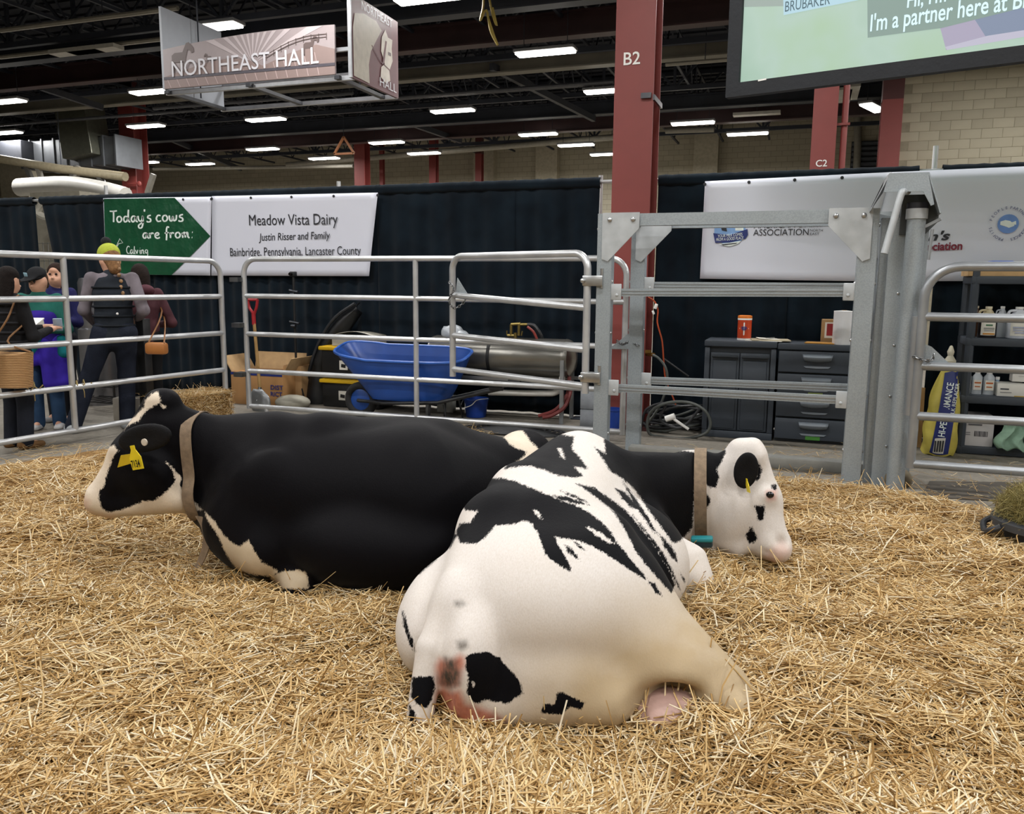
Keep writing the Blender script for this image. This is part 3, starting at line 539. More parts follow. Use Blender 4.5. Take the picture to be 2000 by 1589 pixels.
# small swinging gate hung on the left gate post
YG = 6.62; ga = CC+ray(884, 610)*7.92; gb = gy(1146, 610, YG)
zl = lambda py: (CC+ray(884, py)*7.92)[2]; zr_ = lambda py: gy(1146, py, YG)[2]
gt = panel(ga, gb, (zl(498)+zr_(498))/2, [(zl(576), zr_(601)), (zl(655), zr_(683)), (zl(722), zr_(754))], [], 'small swinging tube gate hinged to the left gate post, standing ajar', rc=.13, r=.031, zb=zr_(768), name='swing_gate', cat='gate', group=None)
gc = np.array([(ga[0]+gb[0])/2, (ga[1]+gb[1])/2, 0])
for z in (zr_(548), zr_(736)):
    mb = MB(); mb.box((gb[0]+.05, gb[1], z), (.17, .075, .085), None, .008); mb.blob((gb[0]-.03, gb[1]-.045, z), (.02, .014, .02)); mb.tube([(gb[0]+.12, gb[1], z-.06), (gb[0]+.12, gb[1], z+.1)], .016, 8); mb.obj('hinge_strap', M_BOLT, gt, True, gc)
def chain(pts, name, parent, base, m=M_CHAIN, r=.0045, L=.028):
    P = spline(pts, 12); mb = MB(); acc = 0; k = 0; last = P[0]
    for p in P[1:]:
        if np.linalg.norm(p-last) >= L*.72:
            d = p-last; M = frame_of(d, (0, 0, 1) if abs(d[2]) < .9*np.linalg.norm(d) else (1, 0, 0)); c = (p+last)/2; s_ = M[:, 1] if k % 2 else M[:, 2]; k += 1
            mb.tube([c+M[:, 0]*math.cos(a)*L*.6+s_*math.sin(a)*L*.36 for a in np.arange(0, 6.28, .785)], r, 5, True); last = p
    return mb.obj(name, m, parent, True, base)
q = CC+ray(884, 575)*7.86
chain([q+np.array([-.03, -.02, .12]), q+np.array([.03, -.04, .05]), q+np.array([-.02, -.04, -.05]), q+np.array([.03, -.04, -.13]), q+np.array([.12, -.03, -.08]), q+np.array([.16, -.02, .0])], 'latch_chain', gt, gc)
mb = MB(); mb.prism([(0, 0), (.13, 0), (.02, .16)], q+np.array([.02, .03, .0]), EX, EZ, .008); mb.obj('latch_plate', M_GALV, gt, False, gc)
# two upright gate frames, one behind the other, tied by rails
M_WHITEP = mat('b0b5b8', .5, .3)
def gate_frame(Y, pxl, pxr, pyt, label, rails, wl=.115, wr=.125, floor_z=0.):
    L = gy(pxl, 600, Y)[0]; R_ = gy(pxr, 600, Y)[0]; zt = gy((pxl+pxr)/2, pyt, Y)[2]; c = np.array([(L+R_)/2, Y, 0]); t = thing('gate_frame', c, label, 'gate', 'tall galvanised gate frames')
    for nm, x, w in (('post', L, wl), ('post', R_, wr)):
        mb = MB(); dpt = .095; th = .008
        mb.box((x, Y, zt/2), (w, th, zt)); mb.box((x-w/2, Y+dpt/2, zt/2), (th, dpt, zt)); mb.box((x+w/2, Y+dpt/2, zt/2), (th, dpt, zt)); o = mb.obj(nm, M_GALV, t, False, c)
        mb = MB()
        for k in range(5):
            for s in (-1, 1): mb.blob((x+s*(w/2+.004), Y+.03, .25+k*.42), (.012, .014, .014), n=8)
        mb.obj('bolt', M_BOLT, o, True, c)
    mb = MB(); mb.box(((L+R_)/2, Y+.05, zt-.05), (R_-L+wr, .08, .095)); bm = mb.obj('top_beam', M_GALV, t, False, c)
    mb = MB()
    for x in (L-wl/2-.003, R_+wr/2+.003): mb.box((x, Y+.05, zt-.05), (.004, .055, .07))
    mb.obj('beam_end', M_VOID, bm, False, c)
    for x, s in ((L-.02, 1), (R_+.02, -1)):
        mb = MB(); po = [(0, 0), (0, -.36), (.05*s, -.38), (.30*s, -.12), (.30*s, .005), (0, .005)]
        mb.prism(po if s > 0 else po[::-1], (x, Y-.006, zt), EX, EZ, .008); g = mb.obj('gusset_plate', M_WHITEP, t, False, c)
        mb = MB(); [mb.blob((x+s*q, Y-.018, zt-.05), (.02, .012, .02), n=8) for q in (.06, .25)]; mb.obj('bolt', M_BOLT, g, True, c)
    for (p0, p1), (q0, q1) in rails:
        A = gy(p0, p1, Y+.045); B = gy(q0, q1, Y+.045); A[0] = L+.05; B[0] = R_-.05; mb = MB(); mb.bar(A, B, .04, .062); r_ = mb.obj('rail', M_GALV, t, False, c)
        mb = MB()
        for k in (-.012, .012): mb.bar(A+np.array([0, -.022, k]), B+np.array([0, -.022, k]), .004, .008)
        mb.obj('groove', M_TUBE2, r_, False, c)
        for P_, s in ((A, 1), (B, -1)):
            mb = MB(); mb.box(P_+np.array([.045*s, -.03, .005]), (.10, .022, .13), None, .006); mb.blob(P_+np.array([.06*s, -.043, -.02]), (.013, .006, .013), n=8); mb.obj('rail_bracket', M_WHITEP, t, True, c)
    return t, L, R_, zt, c
g1, GL, GR, ZT, g1c = gate_frame(6.62, 1178, 1686, 412, 'front tall galvanised gate frame with cross rails, over the pied cow', [((1200, 571), (1660, 571)), ((1200, 757), (1650, 781))])
g2, HL, HR, ZT2, g2c = gate_frame(7.12, 1243, 1722, 419, 'rear tall galvanised gate frame, seen through the front one', [((1250, 557), (1660, 560)), ((1255, 742), (1665, 757))])
mb = MB(); mb.box(((HL+HR)/2, 7.02, .045), (HR-HL, .14, .09), None, .006); mb.obj('sill', mat('8d8d88', .5, .4), g2, True, g2c, label='raised steel threshold')
for x0, x1 in ((GL, HL), (GR, HR)):
    mb = MB()
    mb.bar((x0, 6.70, ZT-.05), (x1, 7.12, ZT-.05), .05); mb.obj('tie_bar', M_GALV, g1, False, g1c)
q = gy(1208, 676, 7.0); t = thing('safety_chain', q, 'short loose chain looped between the pen panel and the rear gate post', 'chain'); chain([gy(1205, 665, 7.58), gy(1215, 672, 7.5), gy(1230, 668, 7.2), gy(1250, 676, 7.05)], 'link', t, q)
mb = MB(); mb.prism([(0, 0), (.2, 0), (.19, .15)], gy(1190, 680, 7.6), EX, EZ, .01); mb.obj('latch_plate', M_GALV, pb, False, ((fa[0]+fb[0])/2, YF, 0))
# latching post at the right with sheet hood, lever and round pipe post
Yp = 6.55; t = thing('latch_post', gy(1745, 950, Yp)*np.array([1, 1, 0]), 'stout galvanised latch post with sheet steel hood and lever at the right of the gate', 'post'); B_ = np.array(t.location)
pc = gy(1768, 700, Yp); pz = gy(1782, 408, Yp)[2]
mb = MB(); mb.tube([(pc[0], Yp, 0), (pc[0], Yp, pz)], .062, 18); mb.obj('pipe_post', M_GALV, t, True, B_)
mb = MB(); mb.tube([(pc[0], Yp, pz-.07), (pc[0], Yp, pz-.0)], .072, 18); mb.obj('ring_collar', M_WHITEP, t, True, B_); mb = MB(); mb.tube([(pc[0], Yp, pz), (pc[0], Yp, pz+.04)], .07, 18); mb.obj('rubber_ring', mat('15161f', .6), t, True, B_)
for px, Y_, w in ((1716, 6.72, .09), (1735, 6.66, .105), (1757, 6.85, .07), (1786, 6.75, .05)):
    x = gy(px, 700, Y_)[0]; z = gy(1750, 425, Y_)[2]; mb = MB(); mb.box((x, Y_, z/2), (w, .008, z)); mb.box((x-w/2, Y_+.04, z/2), (.007, .08, z)); mb.box((x+w/2, Y_+.04, z/2), (.007, .08, z)); o = mb.obj('channel_upright', M_GALV, t, False, B_)
    mb = MB(); [mb.blob((x+w*.3, Y_-.006, .3+k*.38), (.011, .008, .011), n=8) for k in range(4)]; mb.obj('bolt', M_BOLT, o, True, B_)
hx0, hx1 = gy(1737, 340, 6.42)[0], gy(1812, 340, 6.42)[0]; hz1 = gy(1780, 337, 6.42)[2]; hz0 = gy(1740, 375, 6.42)[2]; hx2 = gy(1836, 412, 6.42)[0]; hz2 = gy(1836, 416, 6.42)[2]; 
mb = MB(); F_ = [(hx0-.03, hz0), (hx0, hz1), (hx1, hz1), (hx2-.04, hz2+.06), (hx2-.06, hz2+.05), (hx0+.22, hz0)]
mb.prism(F_, (0, 6.42, 0), EX, EZ, .008); mb.obj('hood_front', M_GALV, t, False, B_)
mb = MB(); mb.prism([(0, 0), (hx1-hx0, 0), (hx1-hx0, .42), (0, .42)], (hx0, 6.42, hz1), EX, np.array([0, 1., 0]), -.008); mb.add([(hx1, 6.42, hz1), (hx2, 6.42, hz2), (hx2+.02, 6.85, hz2), (hx1, 6.84, hz1), (hx1+.01, 6.42, hz1), (hx2+.01, 6.42, hz2), (hx2+.03, 6.85, hz2), (hx1+.01, 6.84, hz1)], [(0, 1, 2, 3), (7, 6, 5, 4), (0, 4, 5, 1), (1, 5, 6, 2), (2, 6, 7, 3), (3, 7, 4, 0)]); mb.obj('hood_top', M_GALV, t, False, B_)
mb = MB(); mb.prism([(hx0-.03, hz0), (hx0, hz1), (hx0, hz1-.02), (hx0-.1, hz0-.12)], (0, 6.44, 0), EX, EZ, -.40); mb.obj('hood_side', mat('3a3d40', .5, .5), t, False, B_)
z5 = gy(1790, 458, 6.62)[2]; x5, x6 = gy(1758, 440, 6.62)[0], gy(1832, 440, 6.62)[0]
mb = MB(); mb.prism([(x5, z5), (x6-.08, z5-.0), (x6, z5+.09), (x6, z5+.16), (x6-.1, z5+.28), (x5, z5+.28)], (0, 6.62, 0), EX, EZ, -.16); mb.obj('roller_box', mat('4c5052', .45, .6), t, False, B_)
mb = MB(); mb.bar((x5+.1, 6.55, z5+.02), (x6, 6.50, z5+.10), .02); 
for dx, dz in ((.14, .14), (.20, .18), (.10, .10)): mb.tube([(x5+dx, 6.52, z5+.03), (x5+dx-.01, 6.52, z5-dz)], .011, 8)
mb.obj('hanging_pins', M_TUBE2, t, True, B_)
a = gy(1759, 382, 6.38); b = gy(1727, 495, 6.34); mb = MB(); mb.tube(spline([a+np.array([.06, .16, .04]), a+np.array([.02, .03, .03]), a, (a+b)/2, b], 5), [.02]*4+[.024]*17, 10); mb.obj('lever', M_WHITEP, t, True, B_)
mb = MB(); mb.blob((pc[0]+.03, Yp+.12, .05), (.1, .08, .09)); mb.obj('foot_mud', mat('6d6350', .9), t, True, B_)
# right hand gate leaf
Yr = 6.42; rb = np.array([gy(2300, 600, Yr)[0], Yr]); ra_ = np.array([gy(1795, 700, Yr)[0], Yr]); zg = [gy(1900, y, Yr)[2] for y in (520, 620, 718, 818, 914)]
pr = panel(ra_, rb, zg[0], zg[1:], [], 'dull grey tube gate in front of the storage shelves', M_TUBE2, rc=.22, r=.033, zb=zg[4]-.03, name='tube_gate', cat='gate', group=None)
c_ = np.array([(ra_[0]+rb[0])/2, Yr, 0]); q = gy(1792, 702, Yr-.02)
chain([q+np.array([-.03, 0, .02]), q+np.array([.04, -.03, 0]), q+np.array([.09, -.01, -.0]), q+np.array([.10, .0, .04])], 'latch_chain', pr, c_)
mb = MB(); mb.prism([(0, 0), (.2, 0), (.05, .14), (0, .16)], q+np.array([.04, .06, -.05]), EX, EZ, .008); mb.obj('latch_plate', M_GALV, pr, False, c_)
mb = MB(); mb.tube([(ra_[0]-.035, Yr+.02, zg[1]), (ra_[0]-.035, Yr+.02, zg[3])], .03, 10); mb.obj('hinge_pipe', M_TUBE2, pr, True, c_)
# dark mat and drain on the floor right of the pen
a, b, c, d = gz(1815, 942), gz(2060, 945), gz(2060, 985), gz(1800, 972); mb = MB(); mb.prism([tuple(p[:2]) for p in (d, c, b, a)], (0, 0, 0), EX, (0, 1., 0), .012); tag(mb.obj('rubber_mat', mat('4b463f', .9, var=.15, scale=6)), 'dark worn floor mat between the straw and the right gate', 'mat')
# ------------------------------------------------------------------ pipe and drape
md = NT('drape_cloth'); md.base(md.ramp(md.noise(3, 3), [(.3, '0d141b'), (.7, '17222b')])); md.set(.9, 0, .06); md.b.inputs['Sheen Weight'].default_value = .06; md.b.inputs['Sheen Roughness'].default_value = .6; md.bump(md.noise(300, 2), .1, .002); M_DRAPE = md.m
YD, ZD = 8.85, 2.62
def drape(x0, x1, label, lean=0., amp=.032, Y=YD, zt=ZD, sw=0.):
    t = thing('drape', ((x0+x1)/2, Y, 0), label, 'drape', 'black drapes hung on pipes around the stalls'); c = ((x0+x1)/2, Y, 0); ph = rnd.uniform(0, 6); x0 -= .02; x1 += .03; w = x1-x0; n = max(10, int(w*44)); fr = rnd.uniform(26, 34)
    def f(u, v):
        x = x0+u*w; s = .35+.65*min(1, v*2.2); z = zt-.1-(zt-.12)*v; y = Y+s*amp*(math.sin(x*fr+ph+.6*math.sin(x*3.1))*.6+math.sin(x*fr*.43+ph*2)*.5)
        return (x+lean*v*(1-.5*u)+sw*v*v, y, z)
    mb = MB(); mb.grid(f, n, 14); o = mb.obj('cloth', M_DRAPE, t, True, c); md_ = o.modifiers.new('thick', 'SOLIDIFY'); md_.thickness = .004
    mb = MB(); mb.grid(lambda u, v: (x0+u*w, Y+.045*math.sin(2*math.pi*v)-.002, zt-.055+.055*math.cos(2*math.pi*v)+.004*math.sin(x0+u*w*40)), max(6, n//3), 12); mb.obj('pole_pocket', M_DRAPE, t, True, c)
    return t
gx0 = lambda px, py=360: gy(px, py, YD)[0]
drape(gx0(-160), gx0(62), 'black drape at the far left edge behind the dark haired woman')
drape(gx0(80), gx0(204), 'black drape pulled aside in a slant, right of the gap', lean=.42)
drape(gx0(205), gx0(412), 'black drape section behind the green banner')
drape(gx0(414), gx0(738), 'black drape section behind the white dairy banner')
drape(gx0(739), gx0(1003), 'black pleated drape section right of the white dairy banner')
drape(gx0(1005), gx0(1168), 'black pleated drape section ending at the red column')
drape(gx0(1290), gx0(1545), 'black pleated drape section right of the red column, behind the cabinets')
drape(gx0(1547), gx0(1786), 'black drape section behind the latch post')
drape(gx0(1843), gx0(2200), 'black drape section behind the storage shelves')
for px, z, lb in ((203, .12, 'drape pole beside the green banner'), (659, .06, 'drape pole peeping over the white dairy banner'), (1172, .02, 'drape pole between the black drape and the red column'), (1823, .18, 'drape pole standing up above the sponsor banner'), (-30, .1, 'drape pole beyond the left edge')):
    x = gx0(px); t = thing('drape_pole', (x, YD, 0), lb, 'pole', 'upright poles carrying the drapes'); B_ = (x, YD, 0)
    mb = MB(); mb.tube([(x, YD+.03, .01), (x, YD+.03, ZD+z)], .024, 12); mb.obj('pole', M_TUBE, t, True, B_); mb = MB(); mb.box((x, YD+.03, .006), (.45, .45, .01)); mb.obj('base_plate', M_STEEL, t, False, B_)
for a, b, lb in ((-160, 1172, 'horizontal drape pipe carrying the drapes left of the red column'), (1172, 1823, 'horizontal drape pipe passing behind the red column'), (1823, 2200, 'horizontal drape pipe over the storage shelves')):
    mb = MB(); mb.tube([(gx0(a), YD, ZD-.05), (gx0(b), YD, ZD-.05)], .019, 10); tag(mb.obj('drape_pipe', M_TUBE), lb, 'pipe')
# ------------------------------------------------------------------ banners
mv = NT('vinyl_white'); mv.base('dcdfec'); mv.set(.35); M_VIN = mv.m; mv.bump(mv.noise(2.5, 2), .14, .05); M_VING = NT('vinyl_green'); M_VING.base(M_VING.ramp(M_VING.noise(3, 3), [(.3, '17472f'), (.7, '1d5639')])); M_VING.set(.3); M_VING.bump(M_VING.noise(4, 3), .6, .06); M_VING = M_VING.m
YBn = YD-.075; M_INK = mat('22232b', .5); M_INKW = mat('e9f2ee', .5); M_CRIM = mat('7c1733', .5); M_NAVY = mat('1f2f73', .5)
def quad_banner(name, pts, label, m, ripple=.006, group='vinyl banners on the drapes'):
    P = [gy(x, y, YBn) for x, y in pts]; c = sum(P)/4; c0 = np.array([c[0], YBn, c[2]]); t = thing(name, c0, label, 'banner', group)
    def f(u, v): q = (P[0]*(1-u)+P[1]*u)*(1-v)+(P[3]*(1-u)+P[2]*u)*v; return q+np.array([0, ripple*math.sin(u*9+v*2)*math.sin(v*3.1), 0])
    mb = MB(); mb.grid(f, 24, 12); o = mb.obj('sheet', m, t, True, c0); s = o.modifiers.new('thick', 'SOLIDIFY'); s.thickness = .003
    mb = MB()
    for k in range(5):
        q = P[0]*(1-k/4)+P[1]*k/4; mb.lathe([(.001, 0), (.016, 0), (.016, .004), (.001, .005)], q+np.array([0, -.006, -.03]), 10, rotx(math.pi/2))
    mb.obj('grommet', mat('3c3d41', .4, .6), t, True, c0)
    return t, c0
O0 = np.array([0, YBn-.010, 0])
def btext(t, c0, s, px0, px1, pyb, pyt, m, off=0., shear=0., **k):
    a = gy(px0, pyb[0], YBn-.010); b = gy(px1, pyb[1], YBn-.010); h = gy(px0, pyt, YBn-.010)[2]-a[2]; d = b-a; L = np.linalg.norm(d); return text(s, a, d/L, EZ, m, t, width=L, height=h, base=c0, off=off, shear=shear, **k)
bt_, bc = quad_banner('white_banner', [(414, 383), (738, 376), (721, 539), (413, 538)], 'white vinyl banner naming the dairy, on the black drape', M_VIN)
btext(bt_, bc, 'Meadow Vista Dairy', 487, 660, (440, 438), 418, M_INK); btext(bt_, bc, 'Justin Risser and Family', 506, 645, (470, 466), 455, M_INK, .004, .12); btext(bt_, bc, 'Bainbridge, Pennsylvania, Lancaster County', 450, 705, (500, 497), 483, M_INK)
gt_, gcn = quad_banner('green_banner', [(202, 387), (413, 384), (411, 538), (206, 535)], 'white vinyl banner with a big green arrow, on the black drape', M_VIN)
poly = [gy(x, y, YBn-.0095) for x, y in ((203, 388), (341, 386), (411, 461), (335, 537), (207, 534))]
mb = MB(); mb.prism([(p[0], p[2]) for p in poly][::-1], (0, YBn-.0095, 0), EX, EZ, .002); mb.obj('green_arrow', M_VING, gt_, False, gcn)
# brush script: each letter drawn as strokes in a unit box (x height 1)
ST = {'T': [[(-.1, 1.75), (.4, 1.72), (.95, 1.78)], [(.45, 1.7), (.42, .9), (.36, .1)]], 'o': [[(.55, .95), (.2, .85), (.05, .45), (.25, .08), (.6, .2), (.72, .6), (.5, .95)]], 'd': [[(.6, .85), (.25, .9), (.05, .5), (.2, .1), (.5, .25), (.7, .75)], [(.8, 1.9), (.72, 1.1), (.72, .3), (.95, .05)]],
 'a': [[(.65, .85), (.3, .92), (.05, .5), (.2, .1), (.45, .2), (.68, .85)], [(.7, .9), (.68, .3), (.95, .05)]], 'y': [[(.05, .95), (.1, .4), (.35, .15), (.6, .4), (.7, .95)], [(.72, .9), (.7, 0), (.5, -.75), (.15, -.85), (.05, -.5), (.4, -.2), (.8, .05)]], "'": [[(.1, 1.9), (.05, 1.55)]],
 's': [[(.65, 1.0), (.3, .9), (.2, .65), (.55, .45), (.55, .1), (.2, .02), (.0, .15)]], 'c': [[(.65, .9), (.3, .95), (.05, .5), (.25, .08), (.7, .15)]], 'w': [[(.0, .9), (.08, .2), (.35, .15), (.5, .75), (.6, .15), (.9, .3), (1.0, .95)]], 'r': [[(.1, .95), (.12, .4), (.1, .05)], [(.14, .6), (.4, .9), (.65, .8)]],
 'e': [[(.1, .5), (.45, .55), (.6, .75), (.4, .95), (.1, .7), (.1, .25), (.4, .03), (.75, .2)]], 'f': [[(.75, 1.75), (.5, 1.85), (.35, 1.4), (.32, .4), (.25, -.3)], [(.05, .85), (.65, .95)]], 'm': [[(.08, .9), (.1, .05)], [(.1, .5), (.3, .9), (.45, .8), (.46, .1)], [(.48, .5), (.68, .9), (.82, .8), (.84, .25), (1.05, .05)]], ':': [[(.2, .95), (.28, .9)], [(.12, .12), (.2, .08)]], 'i': [[(.15, .9), (.15, .2), (.3, .05)], [(.2, 1.3), (.22, 1.25)]], 'n': [[(.08, .9), (.1, .05)], [(.1, .5), (.4, .9), (.58, .7), (.6, .2), (.8, .05)]], 'g': [[(.6, .85), (.25, .9), (.05, .5), (.3, .15), (.6, .5)], [(.66, .9), (.62, -.3), (.3, -.6), (.05, -.4)]], 'v': [[(.0, .9), (.3, .1), (.6, .9)]], 'l': [[(.2, 1.7), (.1, .3), (.35, .05)]], 'C': [[(.9, 1.5), (.5, 1.7), (.1, 1.0), (.3, .2), (.9, .2)]], 'h': [[(.15, 1.7), (.1, .05)], [(.12, .5), (.4, .9), (.6, .6), (.65, .05)]], ' ': []}
AD = {'T': .75, 'm': 1.15, 'w': 1.12, "'": .25, ' ': .45, ':': .4, 'i': .4, 'l': .4, 'd': .98, 'y': .85, 's': .78, 'c': .78, 'f': .7, 'r': .72, 'e': .85}
def script(s, px0, px1, py, pt, thick, t, c0, name='script_line', Y=YBn-.012):
    a = gy(px0, py, Y); h = gy(px0, pt, Y)[2]-a[2]; tot = sum(AD.get(c, .9) for c in s); L = gy(px1, py, Y)[0]-a[0]; k = L/tot; x = 0; mb = MB()
    for c in s:
        for stv in ST[c]:
            P = spline([(a[0]+(x+p[0]*.92)*k, p[1]*h, 0) for p in stv], 5); n = len(P); r = []
            for i in range(n):
                d = P[min(i+1, n-1)]-P[max(i-1, 0)]; d /= np.linalg.norm(d)+1e-9; w = thick*(.75+.45*abs(d[1]))*(1 if 0 < i < n-1 else .8); nn = np.array([-d[1], d[0]])*w; r.append((P[i][:2]+nn, P[i][:2]-nn))
            V = []; 
            for q0, q1 in r: V += [(q0[0], Y, a[2]+q0[1]), (q1[0], Y, a[2]+q1[1])]
            V2 = [(x_, Y+.0012, z_) for x_, y_, z_ in V]; m = len(V); fs = [(2*i, 2*i+1, 2*i+3, 2*i+2) for i in range(n-1)]+[(0, m, m+1, 1), (m-2, m-1, 2*m-1, 2*m-2)]+[(2*i, 2*i+2, m+2*i+2, m+2*i) for i in range(n-1)]+[(2*i+1, m+2*i+1, m+2*i+3, 2*i+3) for i in range(n-1)]
            mb.add(V+V2, fs)
        x += AD.get(c, .9)
    return mb.obj(name, M_INKW, t, False, c0)
script("Today's cows", 217, 361, 435, 422, .011, gt_, gcn); script('are from:', 279, 379, 466, 454, .011, gt_, gcn); script('Calving', 247, 291, 496, 487, .006, gt_, gcn)
mb = MB(); H_ = [gy(x, y, YBn-.011) for x, y in ((226, 484), (234, 466), (240, 474), (232, 476), (225, 488))]; mb.tube(H_, .006, 5); mb.obj('barn_outline', M_INKW, gt_, True, gcn)
st_, sc_ = quad_banner('sponsor_banner', [(1377, 354), (1741, 336), (1681, 549), (1367, 544)], 'long white sponsor banner behind the gate frame', M_VIN, .003)
S2 = [gy(x, y, YBn) for x, y in ((1741, 336), (2200, 316), (2160, 548), (1681, 549))]
mb = MB(); mb.grid(lambda u, v: (S2[0]*(1-u)+S2[1]*u)*(1-v)+(S2[3]*(1-u)+S2[2]*u)*v, 20, 8); o_ = mb.obj('sheet', M_VIN, st_, True, sc_); s_ = o_.modifiers.new('thick', 'SOLIDIFY'); s_.thickness = .003
btext(st_, sc_, 'AMERICAN DAIRY', 1472, 1608, (446, 443), 433, M_INK); btext(st_, sc_, 'ASSOCIATION', 1471, 1579, (460, 459), 447, M_INK); btext(st_, sc_, 'NORTH', 1582, 1607, (452, 452), 447, M_INK); btext(st_, sc_, 'EAST', 1582, 1600, (459, 459), 454, M_INK)
def bpoly(name, m, pts, lift=.010, lb=None):
    Yq = YBn-lift; p = [gy(x, y, Yq) for x, y in pts]; mb = MB(); mb.prism([(q[0], q[2]) for q in p][::-1], (0, Yq, 0), EX, EZ, .0015); o = mb.obj(name, m, st_, False, sc_)
    if lb: o['label'] = lb
sh = [(1396, 430), (1456, 430), (1456, 455), (1448, 470), (1425, 481), (1405, 472), (1395, 455)]
bpoly('shield', mat('7fa6d8', .5), sh, .010, 'sky blue dairy shield'); bpoly('barn', mat('b23a35', .5), [(1418, 425), (1428, 420), (1434, 430), (1432, 440), (1420, 440)], .012); bpoly('cow_head', M_INK, [(1405, 432), (1413, 430), (1418, 440), (1420, 452), (1410, 450)], .013); bpoly('silo', M_INKW, [(1436, 436), (1452, 436), (1452, 450), (1436, 450)], .0125)
bpoly('ribbon', M_NAVY, [(1393, 455), (1425, 459), (1460, 447), (1461, 458), (1456, 466), (1425, 473), (1397, 474)], .015); bpoly('field_stripe', M_INKW, [(1404, 476), (1425, 474), (1447, 470), (1442, 476), (1425, 481), (1410, 479)], .0145); bpoly('field_stripe', M_INK, [(1408, 477), (1440, 474), (1438, 476), (1412, 479)], .0155)
btext(st_, sc_, 'YOUR MILK COMES', 1402, 1450, (464, 460), 458, M_INKW).location.y -= .01; btext(st_, sc_, 'FROM A GOOD PLACE', 1399, 1452, (471, 467), 465, M_INKW).location.y -= .01
btext(st_, sc_, 'D', 1665, 1700, (472, 472), 430, M_CRIM, .02, .3); btext(st_, sc_, "n's", 1812, 1855, (470, 468), 452, M_INK, .03, .25); btext(st_, sc_, 'Association', 1777, 1879, (490, 487), 474, M_CRIM, .03)
cc_ = gy(1969, 437, YBn-.010); r1 = np.linalg.norm(gy(1990, 437, YBn-.01)-cc_); mb = MB(); mb.prism([(r1*math.cos(a), r1*math.sin(a)) for a in np.arange(0, 6.28, .26)], cc_, EX, EZ, .002); mb.obj('round_emblem', mat('6f95d6', .5), st_, False, sc_, label='blue round handshake emblem')
for s in (1, -1): mb = MB(); mb.prism([(s*x*r1, y*r1) for x, y in ([(-.75, .25), (-.3, .4), (.15, .3), (.45, .05), (.6, -.2), (.4, -.3), (.1, -.42), (-.3, -.25), (-.75, -.1)] if s > 0 else [(.75, .1), (.2, .1), (-.2, .1), (-.7, .3), (-.75, -.1), (-.3, -.1)][::-1])], cc_-np.array([0, .004+.001*s, 0]), EX, EZ, .001); mb.obj('clasped_hand', M_INKW, st_, False, sc_)
R2 = r1*1.55
for w, a0, a1 in (('PEOPLE', 165, 100), ('PARTNERS', 85, 15), ('RESOURCES', -5, -75), ('PROFITS', 255, 195)):
    for i, ch in enumerate(w): 
        a = math.radians(a0+(a1-a0)*i/(len(w)-1)); u = np.array([math.cos(a), 0, math.sin(a)]); tg_ = np.array([math.sin(a), 0, -math.cos(a)]); text(ch, cc_+u*R2, tg_, u, M_NAVY, st_, height=r1*.3, base=sc_, align='CENTER')
# ------------------------------------------------------------------ cows
A_ = np.array
def hide_mat(name, black, white, warm):
    m = NT(name)
    def at(n_): q = m.n('ShaderNodeAttribute'); q.attribute_name = n_; return q.outputs['Fac']
    co = m.coord(); mp = m.n('ShaderNodeMapping'); mp.inputs['Scale'].default_value = (1, .35, .5); m.l(co, mp.inputs[0])
    hair = m.noise(260, 2, mp.outputs[0]); ns = m.noise(90, 3, mp.outputs[0])
    f = m.math('ADD', at('patch'), m.math('MULTIPLY', m.math('SUBTRACT', ns, .5), 9.0))
    fr = m.n('ShaderNodeMapRange'); m.l(m.math('ADD', at('patch'), m.math('ADD', m.math('MULTIPLY', m.math('SUBTRACT', ns, .5), 8.0), m.math('MULTIPLY', m.math('SUBTRACT', hair, .5), 8.0))), fr.inputs[0])
    fr.inputs[1].default_value = -1.6; fr.inputs[2].default_value = 1.6
    big = m.noise(5, 5)
    wh = m.mix(m.math('MULTIPLY', big, .35), white, warm)
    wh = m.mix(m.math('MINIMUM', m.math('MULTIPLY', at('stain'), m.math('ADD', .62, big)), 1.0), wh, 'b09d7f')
    wh = m.mix(m.math('MULTIPLY', m.math('SUBTRACT', hair, .35), .55), wh, 'a8977f')
    pk = m.mix(m.math('MULTIPLY', ns, .9), 'c98a72', '9a5a50')
    wh = m.mix(at('pink'), wh, pk); wh = m.mix(m.math('MULTIPLY', at('grey'), m.math('ADD', .35, ns)), wh, '4b463f')
    bl = m.mix(m.math('MULTIPLY', m.noise(3, 4), .5), black, '141216')
    m.base(m.mix(fr.outputs[0], wh, bl)); m.set(.58, 0, .07)
    m.b.inputs['Sheen Weight'].default_value = .03; m.b.inputs['Sheen Roughness'].default_value = .4
    m.bump(m.math('ADD', hair, m.math('MULTIPLY', m.noise(16, 3), 1.2)), .16, .006)
    return m.m
H2 = hide_mat('hide_pied', '050609', 'd8d3d0', 'c9bcaa'); H1 = hide_mat('hide_dark', '060609', 'ded2c2', 'c9b291')
M_STRAP = mat('7d6b57', .85, var=.2, scale=40, bump=.25, bscale=250)
def zoomed(x0, y0, k, *polys): return [[(x0+x/k, y0+y/k) for x, y in p] for p in polys]
